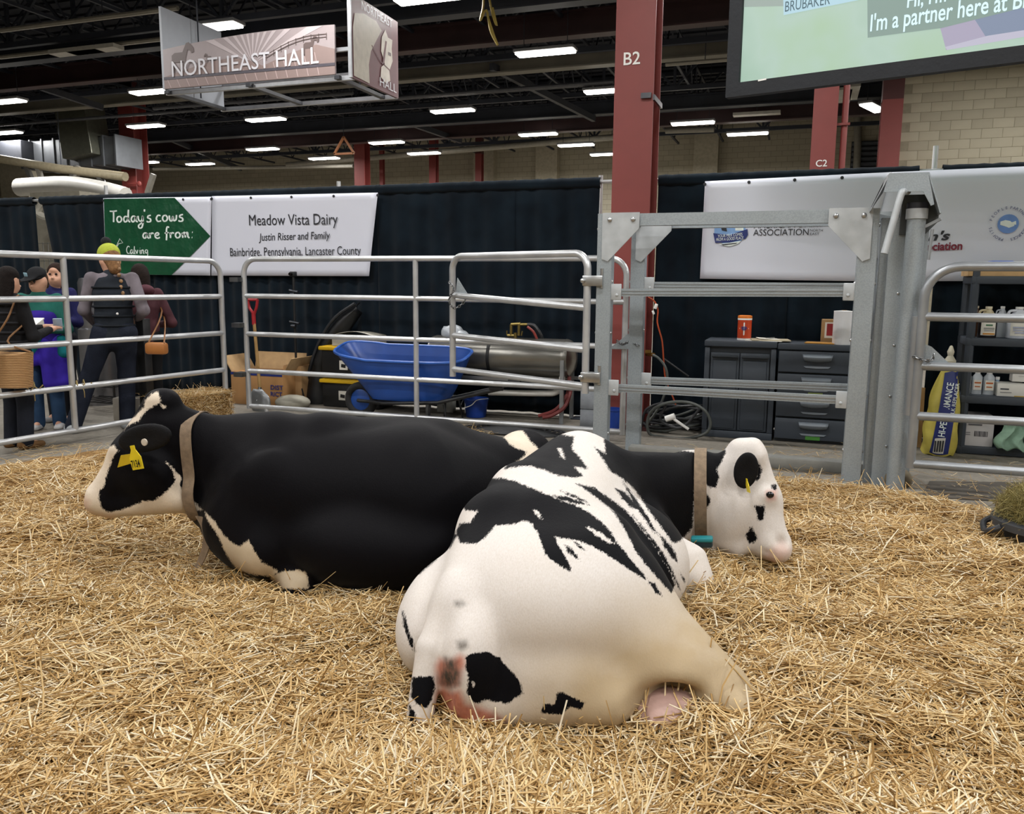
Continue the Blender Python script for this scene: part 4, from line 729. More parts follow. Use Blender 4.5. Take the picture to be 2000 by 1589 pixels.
def coat(o, black, white=(), pink=(), grey=(), blush=(), stain=None):
    me = o.data; n = len(me.vertices); co = np.empty(n*3, np.float32); me.vertices.foreach_get('co', co); P3 = co.reshape(-1, 3)+np.array(o['at'])
    d = P3-CC; w = d@CF; P = np.stack([1000+F_PX*(d@CR)/w, 794.5-F_PX*(d@CU)/w], 1)
    b = inside_px(P, black) if black is not True else np.full(n, 60.)
    if len(white): b = np.minimum(b, -inside_px(P, white))
    attr(me, 'patch', b); sm = lambda p: np.clip(inside_px(P, p)/16+.5, 0, 1) if len(p) else np.zeros(n)
    attr(me, 'pink', np.maximum(sm(pink), .38*sm(blush))); attr(me, 'grey', np.clip(inside_px(P, grey)/14+.4, 0, 1) if len(grey) else np.zeros(n)); attr(me, 'stain', stain(P3) if stain else np.zeros(n))
    del o['at']
VOX = .009
def cow_skin(prims, m, root, base): 
    o = skin('body', prims, VOX, m, root, 3, loc=base); o['at'] = tuple(base); return o
# --- the cow facing away, pied, head turned to the right
C2 = A_([-.9, 3.2, 0.]); cow2 = thing('cow', C2, 'pied cow with white rump lying with its tail end towards us, head turned right', 'cow')
X_ = (1., 0, 0)
P2 = [
 ('G', A_([-1.0, 3.78, .40]), A_([-.93, 3.0, .38]), (.31, .36), (.34, .33), X_, .08),          # barrel
 ('E', A_([-.80, 3.35, .30]), (.40, .42, .30), .1),                                             # right flank
 ('C', A_([-1.02, 3.85, .66]), A_([-1.12, 3.25, .60]), .095, .10, .10),                         # withers and chine
 ('C', A_([-1.12, 3.25, .60]), A_([-1.12, 2.95, .55]), .10, .105, .10),                          # loin
 ('C', A_([-1.12, 2.95, .52]), A_([-1.08, 2.55, .36]), .12, .12, .10),                          # sacrum
 ('E', A_([-.86, 2.85, .34]), (.42, .42, .30), .1),                                             # rump
 ('E', A_([-1.17, 2.98, .46]), (.085, .12, .09), .08),                                           # hook bones
 ('E', A_([-.72, 3.0, .52]), (.13, .15, .10), .1),
 ('C', A_([-.74, 2.92, .34]), A_([-.20, 2.74, .13]), .25, .085, .12),
 ('C', A_([-.84, 2.78, .28]), A_([-.36, 2.68, .15]), .27, .12, .12),                             # right thigh
 ('C', A_([-.24, 2.74, .13]), A_([-.12, 2.72, .09]), .09, .06, .05),
 ('C', A_([-.14, 2.72, .08]), A_([-.42, 2.95, .05]), .06, .045, .03),                           # shank folded back under
 ('E', A_([-1.22, 2.80, .22]), (.19, .36, .23), .05),                                           # left thigh
 ('C', gy(930, 1372, 2.42), gy(1190, 1372, 2.52), .075, .08, .10), ('C', gy(1405, 1375, 2.66), gy(1440, 1385, 2.62), .06, .045, .06),
 ('E', A_([-1.0, 2.48, .19]), (.13, .18, .22), .05),                                            # pins
 ('E', A_([-.80, 2.60, .17]), (.28, .2, .16), .14),                                              # seat
 ('C', A_([-1.11, 2.55, .42]), A_([-1.14, 2.40, .26]), .062, .052, .03),                          # tail
 ('C', A_([-1.14, 2.40, .26]), A_([-1.135, 2.28, .03]), .052, .045, .012),
 ('G', A_([-.93, 3.82, .42]), A_([-.50, 4.33, .37]), (.20, .27), (.13, .24), (.75, -.66, 0), .09),   # neck
 ('G', A_([-.50, 4.33, .37]), A_([-.30, 4.40, .42]), (.13, .24), (.12, .19), (.3, -.95, 0), .05),
 ('C', A_([-.62, 4.2, .2]), A_([-.75, 3.85, .15]), .07, .12, .08),                              # dewlap and brisket
 ('G', A_([-.26, 4.38, .58]), A_([-.185, 4.34, .38]), (.10, .12), (.10, .12), (.2, -.98, 0), .05),   # skull
 ('G', A_([-.185, 4.34, .38]), A_([-.10, 4.28, .20]), (.10, .115), (.075, .085), (.2, -.98, 0), .05),
 ('E', A_([-.085, 4.27, .175]), (.075, .08, .065), .04),                                        # muzzle
 ('E', A_([-.27, 4.35, .34]), (.13, .095, .15), .06),                                           # cheek
 ('C', A_([-.32, 4.36, .22]), A_([-.14, 4.29, .145]), .075, .045, .05),                         # jaw
 ('E', gy(1447, 870, 4.38), (.05, .06, .035), .02), ('E', gy(1474, 872, 4.37), (.035, .06, .04), .012),   # poll tufts
 ('E', gy(1484, 893, 4.33), (.024, .04, .035), .012), ('C', gy(1390, 1040, 4.33), gy(1440, 1068, 4.29), .07, .055, .04), ('E', gy(1522, 1078, 4.24), (.05, .06, .05), .03), ('E', gy(1428, 1010, 4.27), (.10, .05, .12), .06),                                          # horn bud
 ('E', A_([-.13, 4.265, .43]), (.035, .03, .028), .03),                                         # brow
 ('C', A_([-.66, 3.80, .30]), A_([-.46, 3.66, .15]), .14, .10, .08),                            # right shoulder
 ('C', A_([-.46, 3.72, .19]), A_([-.35, 3.66, .10]), .12, .055, .05),                           # knee
 ('C', A_([-.35, 3.66, .08]), A_([-.45, 3.95, .05]), .05, .04, .02),
 ('C', A_([-.45, 4.25, .08]), A_([-.36, 4.55, .07]), .06, .05, .03),                            # left knee beyond
 ('C', gy(1432, 968, 4.16), gy(1468, 1012, 4.17), .022, .016, .03, 'cut'), ('C', gy(1490, 1000, 4.14), gy(1510, 1050, 4.13), .018, .012, .03, 'cut'),
 ('E', gy(1305, 1412, 2.42), (.125, .26, .065), .04, 'cut'),
 ('C', gy(1461, 850, 4.26), gy(1466, 880, 4.25), .016, .010, .012, 'cut'), ('C', gy(1500, 1078, 4.19), gy(1462, 1068, 4.21), .007, .004, .012, 'cut'),
 ('E', A_([-1.045, 2.31, .14]), (.01, .03, .05), .02, 'cut'),
 ('E', A_([-.045, 4.215, .215]), (.016, .02, .014), .01, 'cut'),                                # nostril
]
body2 = cow_skin(P2, H2, cow2, C2)
bk = zoomed(760, 820, 2.5,
 [(500,283),(560,285),(620,300),(690,330),(740,350),(790,370),(830,390),(900,410),(960,440),(1030,490),(1080,540),(1110,590),(1150,640),(1190,690),(1240,745),(1262,785),(1250,780),(1150,715),(1060,655),(1000,620),(940,592),(810,570),(820,600),(860,665),(885,715),(893,745),(800,690),(760,650),(740,590),(720,540),(690,500),(660,490),(600,510),(520,515),(480,560),(430,603),(345,600),(325,545),(345,505),(400,497),(435,445),(380,440),(330,410),(370,330),(440,262)],
 [(560,240),(600,170),(680,120),(760,90),(840,70),(905,80),(892,140),(930,180),(972,240),(900,225),(950,276),(890,280),(820,270),(760,245),(700,225),(640,225)],
 [(1048,80),(1250,140),(1460,150),(1500,160),(1482,520),(1470,540),(1420,590),(1395,604),(1380,590),(1320,510),(1260,430),(1200,340),(1140,285),(1080,250),(1050,200),(1003,133),(1040,155),(1058,165)],
 [(905,308),(1000,328),(1080,385),(1130,418),(1180,465),(1240,540),(1290,600),(1330,670),(1370,740),(1397,800),(1382,848),(1340,805),(1290,745),(1240,690),(1200,630),(1170,570),(1130,500),(1090,440),(1040,400),(1000,370),(950,333)],
 [(800,366),(870,373),(950,403),(978,416),(900,406),(830,391)], [(830,342),(900,363),(972,400),(940,397),(880,371)],
 [(1103,333),(1150,350),(1200,400),(1232,442),(1180,427),(1138,385)], [(1140,298),(1210,390),(1270,480),(1312,562),(1290,545),(1236,470),(1190,400)],
 [(1185,458),(1230,508),(1290,583),(1332,640),(1390,740),(1432,852),(1408,810),(1368,732),(1308,642),(1250,552)], [(1320,555),(1370,608),(1400,648),(1410,697),(1380,672),(1340,612)],
 [(1418,743),(1446,780),(1440,797)], [(1262,783),(1300,798),(1335,862),(1300,842)], [(858,608),(900,633),(936,686),(905,672),(870,642)], [(890,585),(930,605),(962,642),(930,625)],
 [(372,1160),(400,1140),(480,1130),(540,1160),(570,1200),(610,1240),(640,1280),(656,1335),(610,1360),(580,1385),(520,1375),(470,1365),(430,1385),(400,1370),(380,1330),(387,1270),(375,1200)],
 [(830,1323),(880,1345),(920,1362),(957,1380),(940,1412),(880,1400),(840,1440),(735,1430),(760,1385),(812,1390),(815,1350)],
 [(112,1255),(215,1248),(224,1300),(210,1360),(180,1412),(140,1385),(105,1350)], [(95,1380),(130,1430),(138,1502),(100,1480)], [(170,1490),(232,1478),(245,1520),(190,1530)],
 [(62,925),(72,930),(92,1010),(117,1080),(127,1135),(100,1095),(72,1010)], [(270,520),(335,560),(300,620),(220,690),(145,755),(80,760),(110,690),(190,610)],
 [(1500,165),(1560,135),(1620,140),(1645,150),(1625,200),(1600,240),(1612,280),(1597,327),(1570,330),(1540,310),(1510,322)], [(1510,368),(1550,363),(1570,385),(1562,415),(1545,437),(1510,435)], [(1510,452),(1541,470),(1525,484)],
 [(1788,420),(1831,414),(1836,450),(1826,491),(1800,489),(1792,450)], [(1738,560),(1750,545),(1768,513),(1781,545),(1800,580),(1776,602),(1754,600),(1747,575)], [(1866,318),(1890,310),(1890,340),(1876,345)], [(1785,215),(1805,205),(1820,240),(1812,285),(1790,300),(1795,260)])
wh = zoomed(760, 820, 2.5, [(957,519),(990,528),(1040,555),(1085,590),(1102,603),(1070,600),(1010,560)], [(703,438),(730,445),(748,484),(725,470)], [(822,138),(842,136),(858,190),(838,180)], [(398,1268),(420,1290),(410,1302)])
pk = zoomed(760, 820, 2.5, [(232,1330),(262,1300),(300,1325),(345,1320),(375,1385),(430,1400),(500,1425),(570,1470),(560,1560),(440,1580),(340,1580),(240,1560),(230,1430)], [(228,1200),(245,1165),(300,1175),(345,1145),(368,1160),(372,1200),(355,1225),(340,1300),(260,1310),(235,1290)], [(1846,352),(1886,347),(1882,383),(1852,390)])
bl2 = zoomed(760, 820, 2.5, [(1840,640),(1920,590),(1970,640),(1900,720),(1830,700)])
gr = zoomed(760, 820, 2.5, [(268,1155),(325,1165),(350,1230),(350,1295),(300,1310),(245,1290),(240,1265),(262,1200)], [(320,885),(355,880),(370,900),(345,912),(325,905)], [(330,1080),(375,1075),(385,1105),(355,1125),(335,1115)])
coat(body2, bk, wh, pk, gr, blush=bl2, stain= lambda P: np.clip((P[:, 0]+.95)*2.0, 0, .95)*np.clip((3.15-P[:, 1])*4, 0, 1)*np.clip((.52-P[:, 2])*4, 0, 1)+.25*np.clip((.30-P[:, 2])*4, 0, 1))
M_PINK = mat('a98a80', .5, var=.12, scale=14, bump=.2, bscale=40); M_BLACKHAIR = mat('0b0b0e', .7, var=.3, scale=60, bump=.3, bscale=200, spec=.2)  # udder pink is darkened, with the shade it lies in put into the colour
M_EYE = mat('0d0a0c', .08); M_YEL = mat('d9c21a', .5, var=.08)
skin('udder', [('E', gy(1305, 1394, 2.62), (.12, .13, .085), .03), ('E', gy(1240, 1404, 2.62), (.10, .12, .06), .04), ('C', gy(1325, 1418, 2.54), gy(1335, 1445, 2.51), .03, .016, .03)], .009, M_PINK, cow2, loc=C2, label='pinkish udder')
def ear(root, base, c, M, r, m, name='ear'):
    pr = [('E', A_(c), r, .02, M), ('E', A_(c)+M@A_([0, -r[1]*1.3, -.01]), (r[0]*.62, r[1]*.9, r[2]*.75), .012, M, 'cut')]
    return skin(name, pr, .005, m, root, 2, loc=base)
def tag_plate(mb, c, M, s=1., fold=0.):
    po = [(-.026, -.06), (.026, -.06), (.028, -.02), (.010, .008), (.010, .022), (-.010, .022), (-.010, .008), (-.028, -.02)]
    mb.prism([(x*s, y*s) for x, y in po], c, M[:, 0], M[:, 1], .004)
e2 = gy(1457, 919, 4.20); Me = rotz(.15)@roty(.12)
ear(cow2, C2, e2, Me, (.062, .028, .098), M_BLACKHAIR)
mb = MB(); tag_plate(mb, e2+A_([.012, -.035, -.05]), np.stack([A_([.35, -.9, .1]), A_([-.2, .05, .97])], 1), .85); mb.obj('ear_tag', M_YEL, cow2, False, C2, label='yellow ear tag')
mb = MB(); mb.blob(gy(1504, 966, 4.235), (.02, .014, .017)); mb.obj('eye', M_EYE, cow2, True, C2)
def collar(root, base, prims, c, nrm, w, m, name='collar', out=.006, n=72, lim=.42):
    # a strap that follows the skin around the neck: walk outward from the axis point until the skin ends
    nrm = A_(nrm, float); nrm /= np.linalg.norm(nrm); up = A_([0, 0, 1.]); s_ = np.cross(nrm, up); s_ /= np.linalg.norm(s_); u_ = np.cross(s_, nrm)
    bo = [o for o in root.children if o.name.startswith('body')][0]; me = bo.data; k = len(me.vertices); co = np.empty(k*3, np.float32); me.vertices.foreach_get('co', co); V = co.reshape(-1, 3)+A_(base)-A_(c)
    ax = V@nrm; near = V[np.abs(ax) < w*.8]; th = np.arctan2(near@u_, near@s_); R_ = np.sqrt((near@u_)**2+(near@s_)**2); rr = []
    for i in range(n):
        a = -math.pi+2*math.pi*i/n; dd = np.abs((th-a+math.pi) % (2*math.pi)-math.pi); q = R_[(dd < .09) & (R_ < lim)]; rr.append(np.percentile(q, 85) if len(q) else .2)
    rr = A_(rr)
    for _ in range(2): rr = (np.roll(rr, 1)+rr*2+np.roll(rr, -1))/4
    mb = MB(); vs = []
    for i in range(n):
        a = -math.pi+2*math.pi*i/n; d = math.cos(a)*s_+math.sin(a)*u_
        for r_, x in ((out, -w/2), (out+.005, -w/2), (out+.005, w/2), (out, w/2)): vs.append(A_(c)+d*(rr[i]+r_)+nrm*x)
    fs = [(i*4+j, i*4+(j+1) % 4, ((i+1) % n)*4+(j+1) % 4, ((i+1) % n)*4+j) for i in range(n) for j in range(4)]
    mb.add(vs, fs); return mb.obj(name, m, root, True, base), rr
col2, _ = collar(cow2, C2, P2, (-.47, 4.335, .375), (.98, .10, .05), .062, M_STRAP)
mb = MB(); q = gy(1371, 1058, 4.08); mb.box(q, (.105, .06, .05), rotz(.1)@roty(-.08), .012); tr = mb.obj('collar_transponder', mat('12303a', .45), cow2, True, C2, label='dark box with teal top under the strap')
mb = MB(); mb.box(q+A_([0, -.006, .018]), (.108, .062, .022), rotz(.1)@roty(-.08), .008); mb.obj('lid', mat('1f7f86', .4), tr, True, C2)
# --- the cow on the left, almost all black, seen from its left side
C1 = A_([-2.1, 3.6, 0.]); cow1 = thing('cow', C1, 'nearly all black cow lying side-on, head to the left, yellow ear tag', 'cow')
P1 = [
 ('G', A_([-2.50, 3.50, .40]), A_([-1.85, 3.68, .41]), (.34, .37), (.42, .37), (.25, -.97, 0), .08),
 ('G', A_([-1.85, 3.68, .41]), A_([-1.52, 4.18, .36]), (.42, .37), (.28, .27), (.55, -.83, 0), .08),
 ('C', A_([-2.72, 3.47, .66]), A_([-2.30, 3.58, .70]), .11, .10, .1),
 ('C', A_([-2.30, 3.58, .70]), A_([-1.75, 3.85, .66]), .10, .10, .1),
 ('C', A_([-1.75, 3.85, .64]), A_([-1.42, 4.15, .50]), .10, .10, .1),
 ('E', A_([-1.50, 4.42, .50]), (.17, .2, .15), .06), ('E', A_([-2.40, 3.27, .44]), (.19, .10, .24), .16, rotz(.3)), ('E', A_([-1.72, 3.52, .56]), (.10, .1, .08), .08),
 ('E', A_([-1.70, 3.72, .28]), (.30, .30, .26), .1),
 ('G', A_([-2.58, 3.50, .50]), A_([-2.95, 3.40, .54]), (.20, .30), (.13, .25), (.2, -.98, 0), .1),
 ('G', A_([-2.95, 3.40, .54]), A_([-3.08, 3.32, .68]), (.13, .25), (.12, .2), (.3, -.95, 0), .06),
 ('C', A_([-2.86, 3.38, .3]), A_([-2.62, 3.38, .2]), .09, .17, .1),
 ('C', A_([-2.62, 3.34, .28]), A_([-2.42, 3.24, .20]), .2, .15, .1),
 ('G', A_([-3.08, 3.30, .78]), A_([-3.17, 3.22, .58]), (.10, .13), (.105, .14), (.4, -.92, 0), .06),
 ('G', A_([-3.17, 3.22, .58]), A_([-3.32, 3.14, .40]), (.105, .14), (.075, .09), (.4, -.92, 0), .05),
 ('E', A_([-3.345, 3.125, .375]), (.075, .075, .07), .04),
 ('E', A_([-3.10, 3.20, .52]), (.15, .10, .14), .06),
 ('C', A_([-2.98, 3.26, .40]), A_([-3.27, 3.14, .345]), .085, .05, .05),
 ('E', A_([-3.07, 3.3, .89]), (.085, .08, .06), .04),
 ('E', A_([-3.20, 3.13, .65]), (.035, .03, .03), .03),
 ('C', A_([-2.42, 3.36, .14]), A_([-2.18, 3.15, .06]), .10, .062, .05),
 ('C', A_([-2.18, 3.15, .05]), A_([-2.4, 3.3, .05]), .05, .045, .02),
 ('E', A_([-1.98, 3.47, .24]), (.52, .36, .26), .2),
 ('E', A_([-3.415, 3.09, .40]), (.014, .018, .014), .01, 'cut'),
]
body1 = cow_skin(P1, H1, cow1, C1)
w1 = zoomed(150, 750, 2.857,
 [(0,640),(30,560),(65,480),(115,400),(170,350),(205,340),(232,370),(205,400),(168,500),(150,570),(125,600),(122,640),(140,690),(185,715),(250,700),(340,667),(370,650),(430,650),(480,615),(530,570),(550,530),(530,480),(496,432),(540,470),(582,520),(575,560),(610,620),(655,657),(700,700),(560,730),(420,740),(300,750),(200,780),(120,790),(30,760)],
 [(375,130),(380,90),(415,55),(452,40),(472,90),(450,110),(400,140),(370,170),(345,205),(290,225),(250,262),(255,235),(320,185),(350,150)], [(465,105),(500,125),(490,135),(470,125)],
 [(715,712),(770,765),(810,830),(860,880),(905,907),(960,868),(990,930),(1030,990),(1130,1045),(1090,1075),(980,1060),(900,1040),(840,960),(790,850),(725,750)],
 [(1080,1070),(1150,1043),(1240,1036),(1275,1048),(1292,1090),(1296,1140),(1090,1140)]) + zoomed(820, 400, 3.178,
 [(495,1405),(560,1390),(640,1400),(690,1470),(760,1535),(700,1590),(600,1589),(650,1560),(662,1530),(610,1515),(555,1480),(520,1440)])
pk1 = zoomed(150, 750, 2.857, [(30,620),(68,650),(65,700),(90,730),(200,735),(190,770),(30,770)])
coat(body1, True, w1, (), (), blush=pk1, stain= lambda P: np.clip((.45-P[:, 2])*3, 0, .7))
e1 = gy(283, 856, 3.06); Me1 = np.stack([A_([.93, .12, .22]), A_([-.12, .99, 0]), A_([-.22, 0, .97])], 1)
ear(cow1, C1, e1, Me1, (.145, .03, .07), M_BLACKHAIR)
TG = np.stack([A_([.96, -.1, .22]), A_([-.2, -.05, .97])], 1); tp = gy(262, 882, 3.01)
mb = MB(); tag_plate(mb, tp, TG, 1.45); tg = mb.obj('ear_tag', M_YEL, cow1, False, C1, label='yellow ear tag numbered 7134')
text('7134', tp+TG[:, 0]*-.030+TG[:, 1]*-.074+A_([0, -.006, 0]), TG[:, 0], TG[:, 1], M_BLACKHAIR, tg, width=.060, height=.036, base=C1, off=.02)
mb = MB(); mb.prism([(-.07, -.05), (.04, -.045), (.03, .0), (-.03, .005)], gy(247, 888, 3.04), A_([.96, .05, .26]), A_([-.2, -.05, .97]), .004); mb.obj('back_tag', mat('b89c12', .5), tg, False, C1)
mb = MB(); mb.blob(gy(171, 982, 3.09), (.012, .014, .02)); mb.obj('nostril', mat('4a2a22', .5), cow1, True, C1)
mb = MB(); mb.lathe([(.001, 0), (.017, 0), (.017, .006), (.001, .008)], gy(283, 863, 3.015), 18, rotx(math.pi/2)); mb.obj('button_tag', mat('c9bfb0', .5), cow1, True, C1, label='round pale button tag')
col1, _ = collar(cow1, C1, P1, (-2.925, 3.42, .53), (-.97, -.22, -.06), .060, M_STRAP, lim=.285)
S_ = [gy(392, 1008, 3.2), gy(403, 1030, 3.2), gy(405, 1060, 3.2), gy(393, 1095, 3.2), gy(378, 1118, 3.19)]
mb = MB(); sp = spline(S_, 5); t_ = [.028*(1-.45*i/len(sp)) for i in range(len(sp))]
mb.add([p+A_([k*w_, 0, 0])+A_([0, -j, 0]) for p, w_ in zip(sp, t_) for k, j in ((-1, 0), (1, 0), (1, .008), (-1, .008))], [(i*4+j, i*4+(j+1) % 4, i*4+4+(j+1) % 4, i*4+4+j) for i in range(len(sp)-1) for j in range(4)]); mb.obj('strap_end', M_STRAP, col1, True, C1)
# ------------------------------------------------------------------ storage behind the gate
M_GREY = mat('353c45', .55, var=.06, scale=5, bump=.08, bscale=120); M_GREY2 = mat('2b3138', .6, var=.06); M_HAND = mat('7a828b', .4, var=.05); M_CARD = mat('a9855a', .8, var=.08, scale=6); M_PAPER = mat('d9d6cc', .7, var=.04)
def fx(px, Y, py=700): return gy(px, py, Y)[0]
Yc = 8.18; a0, a1 = fx(1376, Yc), fx(1516, Yc); zt = gy(1400, 664, Yc)[2]; c = np.array([(a0+a1)/2, Yc+.24, 0]); w = a1-a0
t = thing('cabinet', c, 'dark grey plastic two-door cabinet beside the coiled hose', 'cabinet')
mb = MB(); mb.box((c[0], Yc+.27, zt/2-.02), (w-.02, .46, zt-.05)); mb.obj('carcass', M_GREY2, t, False, c)
mb = MB(); mb.box((c[0], Yc+.24, zt-.03), (w+.01, .52, .06), None, .012); mb.obj('top', M_GREY, t, True, c); mb = MB(); mb.box((c[0], Yc+.25, .035), (w, .50, .07), None, .008); mb.obj('plinth', M_GREY, t, True, c)
for s in (-1, 1):
    mb = MB(); mb.box((c[0]+s*(w/2-.025), Yc+.02, zt/2), (.05, .04, zt-.14), None, .008); mb.obj('side_stile', M_GREY, t, True, c)
    dw = (w-.11)/2; x = c[0]+s*dw/2; mb = MB(); mb.box((x, Yc+.025, zt/2-.02), (dw-.006, .03, zt-.20), None, .006); mb.box((x, Yc+.010, zt/2-.05), (dw*.82, .02, zt*.70), None, .012); d = mb.obj('door', M_GREY, t, True, c)
    mb = MB(); mb.box((x, Yc+.004, zt-.155), (dw*.9, .035, .022), None, .008); mb.obj('finger_lip', M_GREY2, d, True, c)
b0, b1 = fx(1519, Yc), fx(1668, Yc); zt2 = gy(1600, 672, Yc)[2]; c = np.array([(b0+b1)/2, Yc+.24, 0]); w = b1-b0
t = thing('drawer_cabinet', c, 'dark grey plastic unit of four drawers next to the two-door cabinet', 'cabinet')
mb = MB(); mb.box((c[0], Yc+.27, zt2/2-.02), (w-.01, .46, zt2-.05)); mb.obj('carcass', M_GREY2, t, False, c); mb = MB(); mb.box((c[0], Yc+.24, zt2-.03), (w+.01, .52, .06), None, .012); mb.obj('top', M_GREY, t, True, c)
zz_ = [zt2-.065, zt2*.70, zt2*.47, zt2*.25, .02]
for k in range(4):
    z0, z1 = zz_[k+1]+.012, zz_[k]-.004; mb = MB(); mb.box((c[0], Yc+.02, (z0+z1)/2), (w-.015, .05, z1-z0), None, .01); d = mb.obj('drawer', M_GREY, t, True, c)
    zc = z1-.055; mb = MB(); mb.grid(lambda u, v: (c[0]+.02+(u-.5)*.27*(1-.12*v), Yc-.006-.045*math.sin(math.pi*min(1, .15+v*.8)), zc+.03-.065*v-.012*(1-(2*u-1)**2)*v), 10, 5); h = mb.obj('handle', M_HAND, d, True, c); s_ = h.modifiers.new('thick', 'SOLIDIFY'); s_.thickness = .006
    mb = MB(); mb.prism([(-.12, 0), (.12, 0), (.10, -.015), (0, -.02), (-.10, -.015)][::-1], (c[0]+.02, Yc-.007, zc-.085), EX, EZ, .006); mb.obj('lower_lip', M_HAND, d, False, c)
    if k == 3: mb = MB(); mb.box((c[0]+.02, Yc-.007, zc-.125), (.13, .003, .035)); mb.obj('tape_label', mat('3f7d2f', .6), d, False, c, label='green tape label')
    if k == 1: mb = MB(); mb.box((c[0]+.02, Yc-.007, zc-.125), (.13, .003, .02)); mb.obj('tape_label', mat('7d8a4a', .6), d, False, c, label='olive tape label')
# on the cabinets
p = gy(1453, 664, Yc+.16); p[2] = zt; t = thing('canister', p, 'orange cylinder of wipes standing on the two-door cabinet', 'canister')
mb = MB(); mb.lathe([(.001, .005), (.064, .005), (.066, .02), (.066, .205), (.001, .206)], p, 20); mb.obj('tub', mat('c4431d', .4, var=.2, scale=8), t, True, p)
mb = MB(); mb.lathe([(.0665, .0), (.0665, .018), (.062, .018)], p, 20); mb.obj('base_rim', M_WHITE, t, True, p); mb = MB(); mb.lathe([(.068, .205), (.068, .235), (.05, .24), (.001, .24)], p, 20); mb.obj('lid', mat('dd7a2b', .4), t, True, p); mb = MB(); mb.lathe([(.0685, .196), (.0685, .212)], p, 20); mb.obj('cream_band', M_WHITE, t, True, p)
mb = MB(); f = lambda x, z: (p[0]+.067*math.sin(x/.067), p[1]-.0675*math.cos(x/.067), p[2]+z); D_ = [(0, .175), (.05, .115), (0, .045), (-.05, .115)]; mb.add([f(*q) for q in D_]+[f(0, .115)], [(0, 4, 1), (1, 4, 2), (2, 4, 3), (3, 4, 0)]); mb.obj('diamond_label', M_WHITE, t, False, p); 
mb = MB(); [mb.box((p[0], p[1]-.069, p[2]+z), (wd, .002, .008)) for z, wd in ((.128, .05), (.115, .055), (.102, .035))]; mb.obj('label_print', M_NAVY, t, False, p)
p = gy(1500, 662, Yc+.16); p[2] = zt; t = thing('clipboard', p, 'pale clipboard and loose sheets lying beside the orange canister', 'papers'); mb = MB(); mb.box(p+np.array([.02, 0, .008]), (.36, .24, .012), rotz(.15), .003); mb.obj('board', mat('b9ad93', .6), t, True, p); mb = MB(); mb.box(p+np.array([-.03, -.06, .003]), (.34, .16, .004), rotz(-.1)); mb.box(p+np.array([.0, .02, .018]), (.2, .2, .004), rotz(.2)@roty(.05)); mb.obj('sheet', M_PAPER, t, False, p); mb = MB(); mb.bar(p+np.array([-.02, .05, .02]), p+np.array([.06, .02, .03]), .02, .012); mb.obj('clip', M_CHAIN, t, False, p)
p = gy(1602, 668, Yc+.1); p[2] = zt2; mb = MB(); mb.box(p+np.array([0, 0, .006]), (.26, .18, .008), rotz(-.12)); tag(mb.obj('envelope', mat('c08a3e', .7), loc=p), 'flat orange envelope lying on the drawer unit', 'envelope')
p = gy(1645, 668, Yc+.08); p[2] = zt2; t = thing('paper_towel', p, 'white paper towel roll standing on the drawer unit', 'paper towel'); mb = MB(); mb.lathe([(.022, .0), (.088, .0), (.09, .02), (.09, .31), (.022, .315), (.022, .0)], p, 24); mb.obj('roll', mat('e3e3e6', .8, var=.03, bump=.15, bscale=90), t, True, p); mb = MB(); mb.lathe([(.021, .0), (.021, .318), (.018, .318), (.018, .0)], p, 14); mb.obj('core', M_CARD, t, True, p)
p = gy(1648, 664, Yc+.36); p[2] = zt2; t = thing('carton', p, 'brown carton with a red label behind the paper towel roll', 'box'); mb = MB(); mb.box(p+EZ*.11, (.42, .2, .22), None, .004); mb.obj('box_body', M_CARD, t, True, p); mb = MB(); mb.box(p+np.array([-.13, -.102, .12]), (.1, .003, .15)); mb.obj('label_border', M_PAPER, t, False, p); mb = MB(); mb.box(p+np.array([-.125, -.104, .125]), (.075, .003, .115)); mb.obj('red_label', mat('8f1d22', .6), t, False, p)
# shelving on the right
Ys_ = 8.2; s0, s1 = fx(1884, Ys_), fx(2230, Ys_); zs = [gy(1950, y, Ys_)[2] for y in (540, 662, 776, 893)]; c = np.array([(s0+s1)/2, Ys_+.22, 0]); t = thing('shelving_unit', c, 'dark grey plastic shelving unit standing against the drape at the right edge', 'shelf')
for x in (s0+.035, s1-.035):
    for y in (Ys_+.03, Ys_+.42): mb = MB(); mb.lathe([(.036, 0), (.036, zs[0]+.06), (.028, zs[0]+.06)], (x, y, 0), 8); mb.obj('post', M_GREY, t, False, c)
for k, z in enumerate(zs): mb = MB(); mb.box((c[0], Ys_+.225, max(z-.03, .04)), (s1-s0, .46, .07), None, .01); mb.obj('shelf', M_GREY, t, True, c)
M_GLASSP = NT('cloudy_plastic'); M_GLASSP.base('cfd6dd'); M_GLASSP.set(.3); M_GLASSP.b.inputs['Transmission Weight'].default_value = .35; M_GLASSP = M_GLASSP.m
